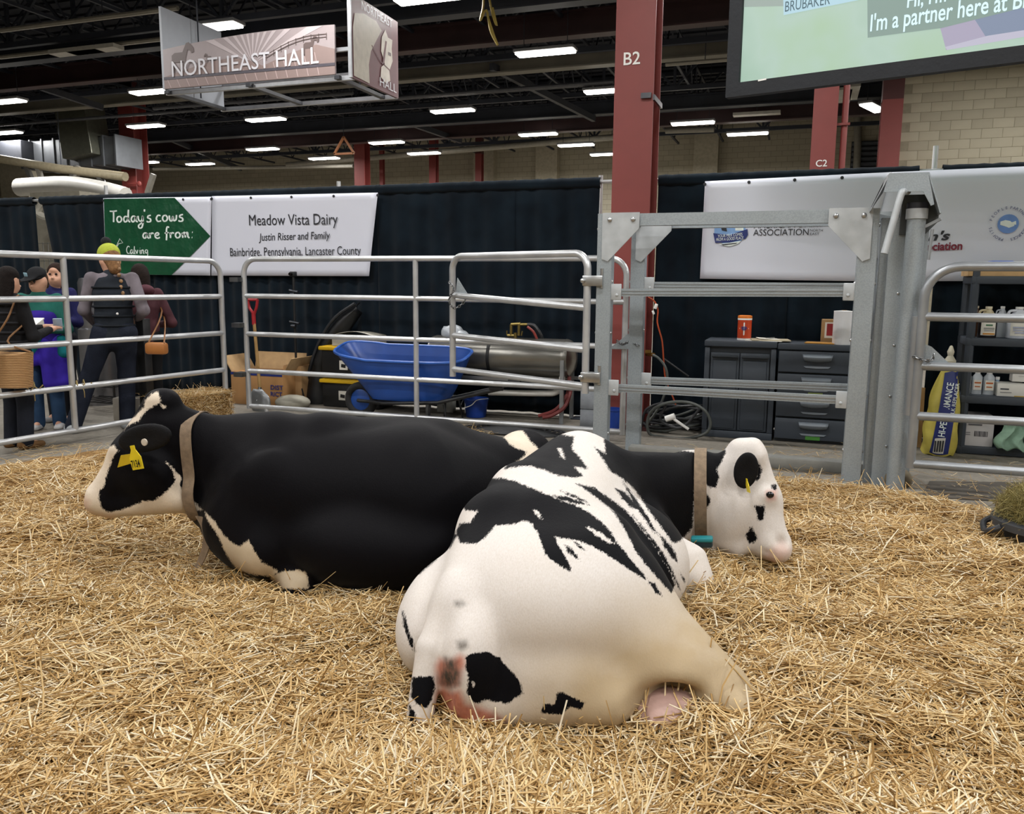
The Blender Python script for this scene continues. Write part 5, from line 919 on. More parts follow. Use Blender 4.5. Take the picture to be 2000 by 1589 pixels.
def jug(px0, px1, zb, Y, h, m, label, cap='e6e6e3', lab=None, liquid=None):
    x0, x1 = fx(px0, Y, 620), fx(px1, Y, 620); r = (x1-x0)/2; p = np.array([(x0+x1)/2, Y, zb]); t = thing('jug', p, label, 'jug', 'jugs and bottles on the shelves')
    mb = MB(); mb.lathe([(r*.9, 0), (r, .01), (r, h*.58), (r*.8, h*.72), (r*.34, h*.9), (r*.3, h*.96), (.001, h*.96)], p, 16, sy=.8); b = mb.obj('bottle_body', m, t, True, p)
    mb = MB(); mb.lathe([(r*.36, h*.93), (r*.36, h*1.0), (.001, h)], p, 14); mb.obj('cap', mat(cap, .5), t, True, p)
    mb = MB(); mb.tube(spline([p+np.array([-r*.3, -.02, h*.88]), p+np.array([-r*.85, -.02, h*.86]), p+np.array([-r*.98, -.01, h*.7]), p+np.array([-r*.9, 0, h*.55])], 4), r*.13, 8); mb.obj('grip', m, t, True, p)
    if liquid: mb = MB(); mb.lathe([(r*.93, .0), (r*1.01, .01), (r*1.01, h*.55)], p, 16, sy=.8); mb.obj('liquid', liquid, t, True, p)
    if lab:
        mb = MB(); mb.grid(lambda u, v: (p[0]+r*1.03*math.sin((u-.5)*1.6), p[1]-r*.83*math.cos((u-.5)*1.6), p[2]+h*(.1+.4*v)), 8, 1); l_ = mb.obj('paper_label', M_PAPER, t, False, p)
        for z, w_, cc in lab: mb = MB(); mb.box((p[0]+r*.05, p[1]-r*.85, p[2]+h*z), (r*w_, .002, h*.05)); mb.obj('label_print', mat(cc, .6), l_, False, p)
Yj = Ys_+.16; hj = .28; M_AMB = mat('5b3a22', .35, var=.1)
jug(1893, 1919, zs[1], Yj+.1, hj, M_AMB, 'amber brown jug at the left end of the shelf row', 'd9cdb4'); jug(1911, 1949, zs[1], Yj-.06, hj, mat('b9ac8c', .35), 'jug of dark liquid with a white paper label', 'ded6bd', [(.42, .7, '3c6a4a'), (.32, 1.1, '8a8a86'), (.25, 1., '9a9a96'), (.15, 1.2, 'b0792c')], mat('1d1a1c', .25))
jug(1944, 1970, zs[1], Yj+.12, hj, M_GLASSP, 'cloudy clear jug between the dark jug and the white jug'); jug(1967, 2013, zs[1], Yj-.02, hj, mat('c8ccd6', .4), 'white gallon jug at the right edge of the shelf row', lab=[(.36, 1.3, '9aa0b5'), (.28, 1.2, 'a5aabd'), (.2, .9, 'a5aabd')])
for k, (p0, p1, lb) in enumerate([(1885, 1898, 'small clear bottle half hidden by the shelf post'), (1898, 1920, 'small clear bottle with orange print, middle of three'), (1920, 1944, 'small clear bottle with orange print, rightmost of three')]):
    x0, x1 = fx(p0, Yj, 740), fx(p1, Yj, 740); r = (x1-x0)/2*.95; p = np.array([(x0+x1)/2, Yj, zs[2]]); t = thing('bottle', p, lb, 'bottle', 'jugs and bottles on the shelves'); mb = MB(); mb.lathe([(r*.95, 0), (r, .01), (r, .16), (r*.5, .19), (r*.45, .2), (.001, .2)], p, 14, sy=.7); mb.obj('bottle_body', M_GLASSP, t, True, p)
    mb = MB(); mb.lathe([(r*.5, .195), (r*.5, .225), (.001, .225)], p, 12); mb.obj('cap', M_WHITE, t, True, p); mb = MB(); mb.box(p+np.array([0, -r*.74, .09]), (r*1.5, .004, .09)); l_ = mb.obj('paper_label', M_PAPER, t, False, p); mb = MB(); mb.box(p+np.array([0, -r*.78, .11]), (r*1.2, .003, .014)); mb.box(p+np.array([0, -r*.78, .075]), (r*1.0, .003, .01)); mb.obj('label_print', mat('b8622a', .6), l_, False, p)
x = fx(1950, Yj+.05, 740); p = np.array([x, Yj+.08, zs[2]]); t = thing('bottle', p, 'pale blue squat bottle between the small bottles and the white boxes', 'bottle'); mb = MB(); mb.lathe([(.03, 0), (.034, .01), (.034, .09), (.015, .12), (.015, .14), (.001, .14)], p, 14); mb.obj('bottle_body', mat('8aa3b8', .3), t, True, p); mb = MB(); mb.lathe([(.017, .135), (.017, .16), (.001, .16)], p, 12); mb.obj('cap', M_WHITE, t, True, p)
def carton(px0, px1, zb, h, Y, dpt, label, col, prints, name='carton'):
    x0, x1 = fx(px0, Y, 750), fx(px1, Y, 750); w = x1-x0; p = np.array([(x0+x1)/2, Y+dpt/2, zb]); t = thing(name, p, label, 'box'); mb = MB(); mb.box(p+EZ*h/2, (w, dpt, h), None, .004); b = mb.obj('box_body', mat(col, .6, var=.03), t, True, p)
    mb = MB(); mb.box(p+np.array([0, 0, h+.001]), (w*.98, dpt*.98, .003)); mb.obj('flap', mat(col, .6, var=.05), t, False, p)
    for u, v, ww, hh, cc in prints: mb = MB(); mb.box(p+np.array([(u-.5)*w, -dpt/2-.002, v*h]), (ww*w, .003, hh*h)); mb.obj('print', mat(cc, .6), b, False, p)
    return t, p, w
carton(1949, 2006, zs[2], .115, Yj-.08, .2, 'long white box with dark and yellow print beside the small bottles', 'd5d3cc', [(.25, .6, .3, .1, '3a3d44'), (.3, .35, .4, .06, '8a8a88'), (.8, .06, .4, .1, 'b89a3a')]); carton(1976, 2010, zs[2]+.13, .1, Yj-.0, .12, 'plain white carton stacked above the long white box', 'd9d7d2', [(.5, .5, .3, .05, 'b5b3ae')])
tcar, pcar, wcar = carton(1882, 1950, .075, .27, Ys_+.02, .3, 'white shipping carton with a barcode label on the bottom shelf', 'b9b6b6', [(.42, .83, .25, .06, '4a4a4e'), (.45, .72, .4, .05, '55555a'), (.2, .45, .25, .03, '77777a'), (.2, .38, .25, .03, '77777a')]+[(.46+k*.045, .42, .02+.012*(k % 3 == 0), .18, '3b3b40') for k in range(9)])
p = gy(1970, 868, Ys_+.06); p[2] = .08; t = thing('rag', p, 'pale green towel draped over the bottom shelf beside the carton', 'towel'); mb = MB(); mb.grid(lambda u, v: (p[0]+(u-.5)*(.16+.1*v)+.03*math.sin(v*7), p[1]-.04-.10*v**.5+.03*math.sin(u*11+v*3), p[2]+.26*(1-v)**1.2+.012*math.sin(u*14)), 18, 14); o_ = mb.obj('towel', mat('7f9c88', .9, var=.15, scale=12, bump=.4, bscale=60), t, True, p); o_.modifiers.new('thick', 'SOLIDIFY').thickness = .008
mb = MB(); mb.blob(p+np.array([.1, .03, .1]), (.14, .12, .13)); mb.obj('bundle', mat('12302a', .9, bump=.4, bscale=20), t, True, p, label='dark green bundled cloth')
p = gy(1952, 540, Ys_+.15); p[2] = zs[0]+.005; t = thing('tray', p, 'shallow cardboard tray on top of the shelving unit', 'tray'); mb = MB(); xa, xb = fx(1893, Ys_+.02, 530), fx(2060, Ys_+.02, 530); h = .085
mb.box(((xa+xb)/2, Ys_+.2, p[2]+.006), (xb-xa, .36, .012)); mb.box(((xa+xb)/2, Ys_+.02, p[2]+h/2), (xb-xa, .012, h)); mb.box(((xa+xb)/2, Ys_+.38, p[2]+h/2), (xb-xa, .012, h)); mb.box((xa, Ys_+.2, p[2]+h/2), (.012, .36, h)); mb.box((xb, Ys_+.2, p[2]+h/2), (.012, .36, h)); mb.obj('tray_body', mat('b59468', .8), t, False, p)
p = gy(1953, 525, Ys_+.2); p[2] = zs[0]+.02; mb = MB(); mb.box(p+EZ*.06, (.2, .14, .12), rotz(.1), .02); tag(mb.obj('pouch', mat('2450a8', .5), loc=p), 'blue packet lying in the cardboard tray', 'packet'); p = p+np.array([.2, 0, 0]); mb = MB(); mb.box(p+EZ*.05, (.12, .12, .1), rotz(.3), .015); tag(mb.obj('pouch', mat('22242a', .5), loc=p), 'dark packet beside the blue packet in the tray', 'packet')
# feed sack
p = gy(1834, 884, 8.12); p[2] = 0; t = thing('feed_sack', p, 'yellow feed sack with a blue stripe standing beside the shelving unit', 'sack'); Hs = gy(1848, 712, 8.12)[2]; wS_ = (fx(1868, 8.12, 800)-fx(1800, 8.12, 800))/2; nS = 28
def sack(u, v, k=1.):
    a = 2*math.pi*u; w_ = wS_*(1-.10*v-.62*max(0, (v-.55)/.45)**1.6)*(.93+.07*math.sin(math.pi*min(1, v*2))); d = .15*(1-.75*max(0, (v-.45)/.55)**1.3)*(1+.0*v); s, c_ = math.sin(a), math.cos(a); e = .62
    x = math.copysign(abs(c_)**e, c_)*w_*k+.035*v+.012*math.sin(v*17+a*2)*(1-v); y = math.copysign(abs(s)**e, s)*d*k; return (p[0]-.01+x, p[1]+.03+y, .004+Hs*v+.008*math.sin(a*5+v*9))
M_SACK = mat('c3b452', .55, var=.12, scale=9, bump=.35, bscale=14); mb = MB(); vs = [sack(i/nS, j/22) for j in range(23) for i in range(nS)]; mb.add(vs, [(j*nS+i, j*nS+(i+1) % nS, (j+1)*nS+(i+1) % nS, (j+1)*nS+i) for j in range(22) for i in range(nS)]+[tuple(range(nS))[::-1], tuple(22*nS+i for i in range(nS))]); mb.obj('sack_body', M_SACK, t, True, p)
q = np.array([p[0]+.027, p[1]+.03, .004+Hs]); mb = MB(); mb.lathe([(wS_*.30, -.02), (.05, .03), (.022, .075), (.03, .11), (.012, .16), (.004, .165)], q, 14); mb.obj('gathered_neck', mat('cfc9b5', .6, bump=.4, bscale=30), t, True, p)
def front(xf, v): # point on the front face
    best = min((sack(.5+.5*k/60, v) for k in range(61)), key=lambda s: abs(s[0]-(p[0]-.01+.035*v+xf))); return np.array([p[0]-.01+.035*v+xf, best[1]-.006, best[2]])
mb = MB(); mb.grid(lambda u, v: front((-.055+.15*u+.045*v)*(1-.25*v)-.03, .02+.90*v), 6, 20); mb.obj('blue_stripe', mat('1d2a6b', .5), t, True, p)
mid = lambda v: front(-.0+.045*v-.028, v); A_0, A_1 = mid(.22), mid(.84); dv = A_1-A_0; L = np.linalg.norm(dv); dv /= L; sd = np.array([-1., 0, 0]); sd -= dv*(sd@dv); sd /= np.linalg.norm(sd)
text('HI-PERFORMANCE', A_0-sd*.030+np.array([0, -.022, 0]), dv, sd, M_INKW, t, width=L*.95, height=.056, base=p, off=.01); text('MILK REPLACER', A_0+dv*.17-sd*.074+np.array([0, -.022, 0]), dv, sd, M_INKW, t, width=L*.62, height=.032, base=p)
mb = MB(); mb.grid(lambda u, v: front(-.062+.085*u+.004*v, .035+.165*v)+np.array([0, -.004, 0]), 4, 6); lbp = mb.obj('maker_label', M_PAPER, t, True, p); mb = MB(); [mb.box(front(-.05+.02*k, .115)+np.array([0, -.010, 0]), (.011, .004, .10), roty(.05*(k % 2))) for k in range(4)]; mb.obj('label_print', M_INK, lbp, False, p)
p = gy(1779, 880, 8.4); p[2] = 0; mb = MB(); mb.box(p+EZ*.28, (.16, .02, .56), rotx(-.12)); tag(mb.obj('cardboard_sheet', M_CARD, loc=p), 'brown cardboard sheet standing behind the latch post', 'cardboard')
# hoses and cords by the red column
M_HOSE = mat('26282b', .45, var=.1); M_HOSE2 = mat('4b4f4c', .45, var=.1); M_ORANGE = mat('b04a24', .5)
hc = gz(1322, 846); t = thing('hose_coil', hc, 'heap of black hoses coiled on the floor beside the two-door cabinet', 'hose')
for k in range(9):
    R0 = rnd.uniform(.20, .33); cx, cy, cz = hc+np.array([rnd.uniform(-.06, .06), .10+rnd.uniform(-.04, .04), .03+.022*k]); tl = rnd.uniform(-.10, .12); P_ = [(cx+R0*math.cos(a)*1.1, cy+R0*.55*math.sin(a), cz+tl*math.cos(a+k)+.012*math.sin(3*a+k)) for a in np.arange(0, 6.28, .3)]; P_ = [(x, y, max(z, .02)) for x, y, z in P_]; mb = MB(); mb.tube(P_, .014, 8, True); mb.obj('hose_loop', M_HOSE if k % 3 else M_HOSE2, t, True, hc)
UP = [gy(x, y, 8.02) for x, y in ((1268, 846), (1266, 815), (1282, 795), (1312, 785), (1350, 787), (1378, 803), (1388, 828), (1376, 847), (1340, 856), (1295, 853))]; mb = MB(); mb.tube(spline(UP, 4, True), .015, 8, True); mb.obj('upright_loop', M_HOSE2, t, True, hc)
mb = MB(); mb.tube(spline([gy(x, y, 8.06) for x, y in ((1250, 845), (1262, 800), (1300, 788), (1290, 820), (1330, 835), (1365, 800))], 5), .013, 8); mb.obj('loose_hose', M_HOSE, t, True, hc)
mb = MB(); mb.tube([gy(1300, 818, 7.98), gy(1318, 812, 7.98)], .03, 10); mb.tube([gy(1316, 818, 7.98), gy(1345, 838, 7.98)], .014, 8); mb.obj('white_nozzle', M_WHITE, t, True, hc)
mb = MB(); mb.tube(spline([gy(x, y, 8.24) for x, y in ((1266, 580), (1278, 588), (1285, 605), (1284, 630), (1293, 665), (1296, 700), (1300, 740), (1312, 770), (1320, 790))], 4), .008, 6); o_ = mb.obj('extension_cord', M_ORANGE); tag(o_, 'orange extension cord hanging down beside the red column', 'cord')
mb = MB(); mb.box(gy(1281, 598, 8.22), (.03, .03, .05), roty(.3), .004); mb.box(gy(1276, 610, 8.22), (.02, .03, .04), roty(-.4), .004); mb.obj('white_plug', M_WHITE, o_)
vp = gy(1266, 692, 8.26); t = thing('hose_tap', vp, 'brass tap with a grey hose hanging from it at the red column', 'tap'); mb = MB(); mb.tube([vp+np.array([-.1, .15, 0]), vp+np.array([.06, -.02, 0])], .02, 8); mb.box(vp+np.array([0, 0, .03]), (.06, .03, .03)); mb.obj('tap_body', mat('8a6a35', .35, .8), t, True, vp); mb = MB(); mb.tube(spline([vp+np.array([.05, -.02, 0]), gy(1287, 700, 8.22), gy(1300, 718, 8.2), gy(1303, 745, 8.2), gy(1290, 790, 8.18), gy(1262, 830, 8.14)], 5), .013, 8); mb.obj('hose', M_HOSE2, t, True, vp)
mb = MB(); mb.tube([gy(1296, 700, 8.5), gy(1345, 735, 8.5)], .012, 6); tag(mb.obj('leaning_rod', M_HOSE), 'thin dark rod leaning between the red column and the cabinet', 'rod')
def bucket(px0, px1, pyt, pyb, Y, label, bail, mark=False):
    x0, x1 = fx(px0, Y, 790), fx(px1, Y, 790); r = (x1-x0)/2; h = gy((px0+px1)/2, pyt, Y)[2]; p = np.array([(x0+x1)/2, Y, 0]); t = thing('bucket', p, label, 'bucket', 'blue buckets on the floor'); mb = MB(); mb.lathe([(r*.78, .003), (r*.97, h*.93), (r*1.03, h*.93), (r*1.03, h), (r*.93, h), (r*.75, .02), (.001, .02)], p, 24); mb.obj('pail', mat('1b3f96', .35, var=.08), t, True, p)
    mb = MB(); mb.tube(spline(bail(p, r, h), 6), .005, 6); mb.obj('bail_handle', M_WHITE, t, True, p)
    if mark: mb = MB(); mb.lathe([(.001, 0), (r*.5, 0), (r*.5, .004), (.001, .005)], p+np.array([-r*.80, -r*.32, h*.5]), 14, rotz(-1.15)@rotx(math.pi/2)); mb.obj('round_sticker', M_WHITE, t, False, p)
bucket(907, 953, 777, 813, 8.42, 'blue bucket under the stainless tank', lambda p, r, h: [p+np.array([-r, 0, h]), p+np.array([-r*.9, -r, h*.55]), p+np.array([0, -r*1.12, h*.7]), p+np.array([r*.5, -r*1., h]), p+np.array([r, 0, h])], True)
bucket(1181, 1216, 797, 834, 8.02, 'blue bucket with a raised wire handle in front of the red column', lambda p, r, h: [p+np.array([-r*.6, -r*.7, h]), p+np.array([-r*.5, -r*.5, h+.14]), p+np.array([.0, -.0, h+.26]), p+np.array([r*.6, r*.5, h+.16]), p+np.array([r*.7, r*.6, h])])
for k, (y0, y1, lb) in enumerate([(797, 827, 'lower grey concrete block by the gate post'), (768, 796, 'upper grey concrete block resting on another block')]):
    Y = 8.2; x0, x1 = fx(1133, Y, 800), fx(1170, Y, 800); z0 = 0 if k == 0 else .195; p = np.array([(x0+x1)/2, Y+.1, z0]); mb = MB(); mb.box(p+EZ*.0965, (x1-x0, .2, .19), None, .006); [mb.box(p+np.array([dx, 0, .192]), (.07, .13, .003)) for dx in (-.06, .06)]; tag(mb.obj('concrete_block', mat('8f949a', .85, var=.1, scale=12, bump=.3, bscale=80), loc=p), lb, 'block')
# stainless tank
Yt = 8.52; ta, tb = fx(838, Yt), fx(1126, Yt); zc = gy(980, 695, Yt)[2]; rt = (gy(1050, 657, Yt-.1)[2]-gy(1050, 733, Yt-.1)[2])/2; c = np.array([(ta+tb)/2, Yt, 0]); t = thing('tank', c, 'long horizontal stainless steel tank on legs behind the pen', 'tank'); M_SS = mat('8b8983', .28, .85, var=.12, scale=3)
Mx = np.array([[0, 0, 1.], [0, 1, 0], [-1, 0, 0]]); Lt = tb-ta; mb = MB(); mb.lathe([(.001, 0), (rt*.6, .02), (rt*.93, .06), (rt, .10), (rt, Lt-.10), (rt*.93, Lt-.06), (rt*.6, Lt-.02), (.001, Lt)], (ta, Yt, zc), 32, Mx); mb.obj('shell', M_SS, t, True, c)
xb_ = fx(962, Yt); mb = MB(); mb.lathe([(rt, 0), (rt*1.03, .0), (rt*1.03, .035), (rt, .035)], (xb_, Yt, zc), 32, Mx); mb.obj('dark_strap', mat('17181a', .5), t, True, c); mb = MB(); mb.lathe([(rt, 0), (rt*1.015, .0), (rt*1.015, .02), (rt, .02)], (tb-.12, Yt, zc), 32, Mx); mb.obj('weld_ring', M_SS, t, True, c)
for x in (fx(850, Yt), tb-.1):
    for y in (Yt-.2, Yt+.2): mb = MB(); mb.bar((x, y, 0), (x, y, zc), .04); mb.obj('leg', M_TUBE2, t, False, c)
mb = MB(); mb.bar((ta+.1, Yt-.2, zc+rt*.0-.23), (tb, Yt-.2, zc-.23), .035); mb.bar((ta+.1, Yt+.2, zc-.23), (tb, Yt+.2, zc-.23), .035); mb.obj('cradle_rail', M_TUBE2, t, False, c)
mb = MB(); mb.tube(spline([gy(955, 766, Yt-.1), gy(1060, 768, Yt-.1), gy(1085, 766, Yt-.1), gy(1096, 755, Yt-.1), gy(1098, 735, Yt-.1)], 4), .034, 10); mb.obj('drain_pipe', M_DUCTW, t, True, c)
bp = gy(1010, 655, Yt); mb = MB(); 
for a, b, r in (((-.11, 0, .0), (-.03, 0, .0), .016), ((-.07, 0, 0), (-.07, 0, .12), .017), ((-.07, 0, .12), (.04, 0, .13), .018), ((.02, 0, 0), (.02, 0, .12), .017), ((-.02, 0, -.02), (-.02, 0, .03), .02), ((.02, 0, .12), (.12, .0, .125), .016), ((-.12, 0, .0), (-.12, 0, .05), .008), ((.05, 0, .0), (.06, 0, .05), .008)): mb.tube([bp+np.array(a), bp+np.array(b)], r, 8)
mb.obj('brass_fittings', mat('8c7a45', .35, .8), t, True, c)
mb = MB(); mb.tube(spline([bp+np.array([.12, 0, .125]), bp+np.array([.2, 0, .11]), bp+np.array([.27, 0, .02]), bp+np.array([.28, .05, -.05])], 5), .02, 8); mb.obj('black_hose', M_HOSE, t, True, c); mb = MB(); mb.tube(spline([bp+np.array([.13, -.03, .10]), bp+np.array([.2, -.04, .05]), bp+np.array([.24, -.03, -.03])], 5), .014, 8); mb.obj('red_hose', mat('8a332c', .5), t, True, c)
mb = MB(); [mb.tube(spline([gy(x, y, Yq) for x, y, Yq in q], 5), .021, 8) for q in ([(1112, 735, 8.45), (1108, 770, 8.4), (1085, 800, 8.3), (1052, 812, 8.28)], [(1118, 745, 8.45), (1106, 790, 8.3), (1080, 810, 8.24), (1060, 815, 8.22)])]; tag(mb.obj('red_hoses', mat('6b2a28', .5)), 'dull red hoses trailing from the tank to the floor', 'hose')
p = gy(884, 655, Yt); mb = MB(); V_ = []; mb.blob(p+np.array([0, 0, .03]), (.13, .1, .09), rotz(.3), 14); mb.blob(p+np.array([.09, 0, .0]), (.12, .09, .06), rotz(-.3), 14); o_ = mb.obj('plastic_bag', M_GLASSP, loc=p); tag(o_, 'crumpled clear plastic bag lying on the left end of the tank', 'bag'); d_ = o_.modifiers.new('crumple', 'DISPLACE'); tx = bpy.data.textures.new('crumple', 'CLOUDS'); tx.noise_scale = .05; d_.texture = tx; d_.strength = .05
hq = gz(985, 842); t = thing('floor_hose', hq, 'flat coil of black hose on the concrete behind the two cows', 'hose')
for k in range(6): mb = MB(); mb.tube([hq+np.array([.55*math.cos(a)*(1-.1*k)+.1, .22*math.sin(a)*(1-.12*k), .014+.008*k+.005*math.sin(a*3)]) for a in np.arange(0, 6.28, .2)], .012, 6, True); mb.obj('hose_loop', M_HOSE, t, True, hq)
# wheelbarrow
Yw = 7.96; t = thing('wheelbarrow', gy(790, 800, Yw)*np.array([1, 1, 0]), 'blue wheelbarrow with a black undercarriage behind the pen panel', 'wheelbarrow'); c = np.array(t.location); M_BLUE = mat('1d4690', .38, var=.1, scale=6)
xa, xb = gy(664, 690, Yw)[0], gy(915, 700, Yw)[0]; z1 = gy(790, 690, Yw)[2]; z0 = gy(800, 780, Yw)[2]; xa0, xb0 = gy(733, 780, Yw)[0], gy(872, 770, Yw)[0]
def tubp(u, v, o=0.):
    a = 2*math.pi*u; k = v; x0 = xa0+(xa-xa0)*k; x1 = xb0+(xb-xb0)*k**.8; hw = .15+(.26-.15)*k; cx = (x0+x1)/2; e = .5; s, c_ = math.sin(a), math.cos(a); x = cx+math.copysign(abs(c_)**e, c_)*((x1-x0)/2-o); y = math.copysign(abs(s)**e, s)*(hw-o); return (x, Yw+y, z0+(z1-z0)*k+.05*k*(1 if c_ < -.3 else 0)*abs(c_)+y*.26*k)
n = 40; vs = [tubp(i/n, j/8) for j in range(9) for i in range(n)]+[tubp(i/n, 1-j/8, .012) for j in range(9) for i in range(n)]; mb = MB(); mb.add(vs, [(j*n+i, j*n+(i+1) % n, (j+1)*n+(i+1) % n, (j+1)*n+i) for j in range(17) for i in range(n)]+[tuple(range(n))[::-1], tuple(17*n+i for i in range(n))]); mb.obj('tray', M_BLUE, t, True, c)
mb = MB(); mb.tube([tubp(i/n, 1.0) for i in range(n)], .016, 8, True); mb.obj('rolled_rim', mat('2c5cb0', .35), t, True, c)
M_BLK = mat('131416', .5, var=.1); wx = gy(706, 800, Yw)[0]; wr = .19; mb = MB(); mb.tube([(wx+wr*.82*math.cos(a), Yw, wr+wr*.82*math.sin(a)) for a in np.arange(0, 6.28, .22)], .045, 10, True); w_ = mb.obj('tyre', mat('1b1b1c', .8, bump=.3, bscale=40), t, True, c); mb = MB(); mb.lathe([(.03, -.05), (.12, -.02), (.12, .02), (.03, .05)], (wx, Yw, wr), 18, rotx(math.pi/2)); mb.obj('wheel_hub', M_BLUE, w_, True, c)
for s in (-.22, .22):
    mb = MB(); mb.tube([(wx, Yw+s*.35, wr), (xa0+.2, Yw+s*.8, z0-.03), (xb0, Yw+s, z0+.02), (gy(1000, 752, Yw)[0], Yw+s*1.25, gy(1000, 752, Yw)[2])], .02, 8); h_ = mb.obj('handle', M_BLK, t, True, c); e_ = (gy(1000, 752, Yw)[0], Yw+s*1.25, gy(1000, 752, Yw)[2]); mb = MB(); mb.tube([np.array(e_)-np.array([.14, 0, -.0]), np.array(e_)], .026, 8); mb.obj('grip', M_HOSE, h_, True, c)
    mb = MB(); mb.tube([(xb0-.1, Yw+s*.9, z0), (xb0-.12, Yw+s*.95, .012), (xb0+.1, Yw+s*.95, .012), (xb0+.06, Yw+s*.9, z0)], .014, 8); mb.obj('leg', M_BLK, t, True, c)
p = gy(842, 812, 8.2); p[2] = 0; mb = MB(); mb.box((p[0], 8.62, .1), (.2, .1, .2), None, .005); tag(mb.obj('carton', mat('b9bab5', .7)), 'small white carton behind the wheelbarrow legs', 'box')
# stacked totes
Yb = 8.4; M_TOTE = mat('121315', .45); M_LID = mat('d6ac14', .45, var=.08)
for k, (yl, yb, lb) in enumerate([(748, 796, 'lower black tote with a yellow lid, left of the wheelbarrow'), (684, 738, 'upper black tote with a yellow lid, stacked on the other')]):
    x0, x1 = fx(622, Yb), fx(742, Yb); z0 = 0.003 if k == 0 else z1_+.004; z1_ = gy(660, yl-8, Yb)[2] if k == 0 else gy(660, 676, Yb)[2]; p = np.array([(x0+x1)/2, Yb+.2, z0]); t = thing('tote', p, lb, 'storage tote', 'black totes with yellow lids'); h = z1_-z0
    mb = MB(); mb.box((p[0], p[1], z0+(h-.05)/2), (x1-x0-.05, .36, h-.05), None, .02); mb.obj('bin', M_TOTE, t, True, p); mb = MB(); mb.box((p[0], p[1], z1_-.03), (x1-x0, .41, .045), None, .012); mb.box((p[0], p[1], z1_-.006), (x1-x0-.1, .32, .012), None, .004); mb.obj('lid', M_LID, t, True, p)
    mb = MB(); mb.box((x0+.33 if k else x0+.31, Yb+.017, z0+h*.42), (.11, .004, .11)); l_ = mb.obj('label', M_PAPER, t, False, p); mb = MB(); mb.box((x0+.33 if k else x0+.31, Yb+.013, z0+h*.40), (.06, .003, .04), roty(.15)); mb.obj('label_print', M_TOTE, l_, False, p)
p = gy(702, 670, Yb+.2); p[2] = z1_+.004; t = thing('tray', p, 'pale translucent tray on the upper tote', 'tray'); mb = MB(); x0, x1 = fx(656, Yb+.1, 660), fx(735, Yb+.1, 660); hh = .12
for q, s in (((0, -.16), (x1-x0, .008)), ((0, .16), (x1-x0, .008)), (((x0-x1)/2, 0), (.008, .32)), (((x1-x0)/2, 0), (.008, .32))): mb.box((p[0]+q[0], p[1]+q[1], p[2]+hh/2), (s[0], s[1], hh))
mb.box((p[0], p[1], p[2]+.005), (x1-x0, .32, .008)); mb.obj('tray_body', mat('a5a296', .5), t, False, p); mb = MB(); mb.grid(lambda u, v: (p[0]+(u-.5)*(x1-x0), p[1]+(v-.5)*.3, p[2]+hh+.05*math.sin(u*3.1)*(1-v*.3)+.004), 10, 4); o_ = mb.obj('bowed_lid', mat('b5b2a6', .5), t, True, p); o_.modifiers.new('thick', 'SOLIDIFY').thickness = .004
# black sled shape, stand with camera, shovel, boxes
Yk = 8.62; L_ = [gy(x, y, Yk) for x, y in ((592, 792), (598, 755), (610, 705), (628, 660), (655, 620), (694, 592))]; R_ = [gy(x, y, Yk) for x, y in ((640, 790), (640, 760), (640, 715), (650, 680), (675, 645), (697, 610))]; sl, sr = spline(L_, 4), spline(R_, 4); mb = MB(); n = len(sl)-1
mb.grid(lambda u, v: sl[round(v*n)]*(1-u)+sr[round(v*n)]*u+np.array([0, -.10*math.sin(math.pi*u)-.35*(1-v)*0+.12*v, 0]), 8, n); o_ = mb.obj('sled', M_TOTE); o_.modifiers.new('thick', 'SOLIDIFY').thickness = .015; tag(o_, 'curved black plastic sled leaning against the drape left of the totes', 'sled')
mb = MB(); mb.tube(sl+np.array([0, -.01, 0]), .02, 8); mb.obj('rolled_edge', mat('26282c', .4), o_)
p = gy(581, 795, 8.55); p[2] = 0; t = thing('camera_stand', p, 'thin black stand carrying a small camera and clamps before the white banner', 'stand'); zt_ = gy(581, 540, 8.55)[2]; mb = MB(); mb.tube([p+EZ*.3, p+EZ*zt_], .014, 8); mb.obj('pole', M_BLK, t, True, p)
for a in (0, 2.1, 4.2): mb = MB(); mb.tube([p+EZ*.45, p+np.array([.28*math.cos(a+1.4), .22*math.sin(a+1.4), .01])], .010, 6); mb.obj('leg', M_BLK, t, True, p)
mb = MB(); mb.box(p+EZ*(zt_+.03), (.07, .06, .06), None, .008); cm = mb.obj('camera', M_BLK, t, True, p); mb = MB(); mb.lathe([(.02, 0), (.02, .03), (.001, .031)], p+np.array([-.01, -.03, zt_+.03]), 12, rotx(math.pi/2)); mb.obj('lens', M_EYE, cm, True, p)
for py, w_ in ((567, .13), (628, .14)): z = gy(581, py, 8.55)[2]; mb = MB(); mb.tube([p+np.array([-w_/2, 0, z]), p+np.array([w_/2, -.01, z-.02])], .016, 8); mb.tube([p+np.array([-.03, -.03, z-.05]), p+np.array([.03, -.03, z-.05])], .02, 8); mb.obj('clamp', mat('3a3d42', .3, .7), t, True, p)
Yv = 7.95; t = thing('shovel', gy(515, 795, Yv)*np.array([1, 1, 0]), 'shovel with a red D handle leaning at the corner of the pen', 'shovel'); c = np.array(t.location); top, bot = gy(496, 625, Yv), gy(508, 765, Yv-.05); mb = MB(); mb.tube([top, bot], .019, 10); mb.obj('shaft', mat('a98652', .6), t, True, c)
M_REDP = mat('a3242b', .4); g0, g1_ = gy(484, 585, Yv), gy(503, 585, Yv); mb = MB(); mb.tube([g0, g1_], .016, 8); mb.tube(spline([g0, gy(487, 600, Yv), gy(494, 612, Yv), top], 4), .016, 8); mb.tube(spline([g1_, gy(501, 600, Yv), gy(497, 612, Yv), top], 4), .016, 8); mb.tube([gy(495, 610, Yv), top-EZ*.05], .024, 10); mb.obj('d_handle', M_REDP, t, True, c)
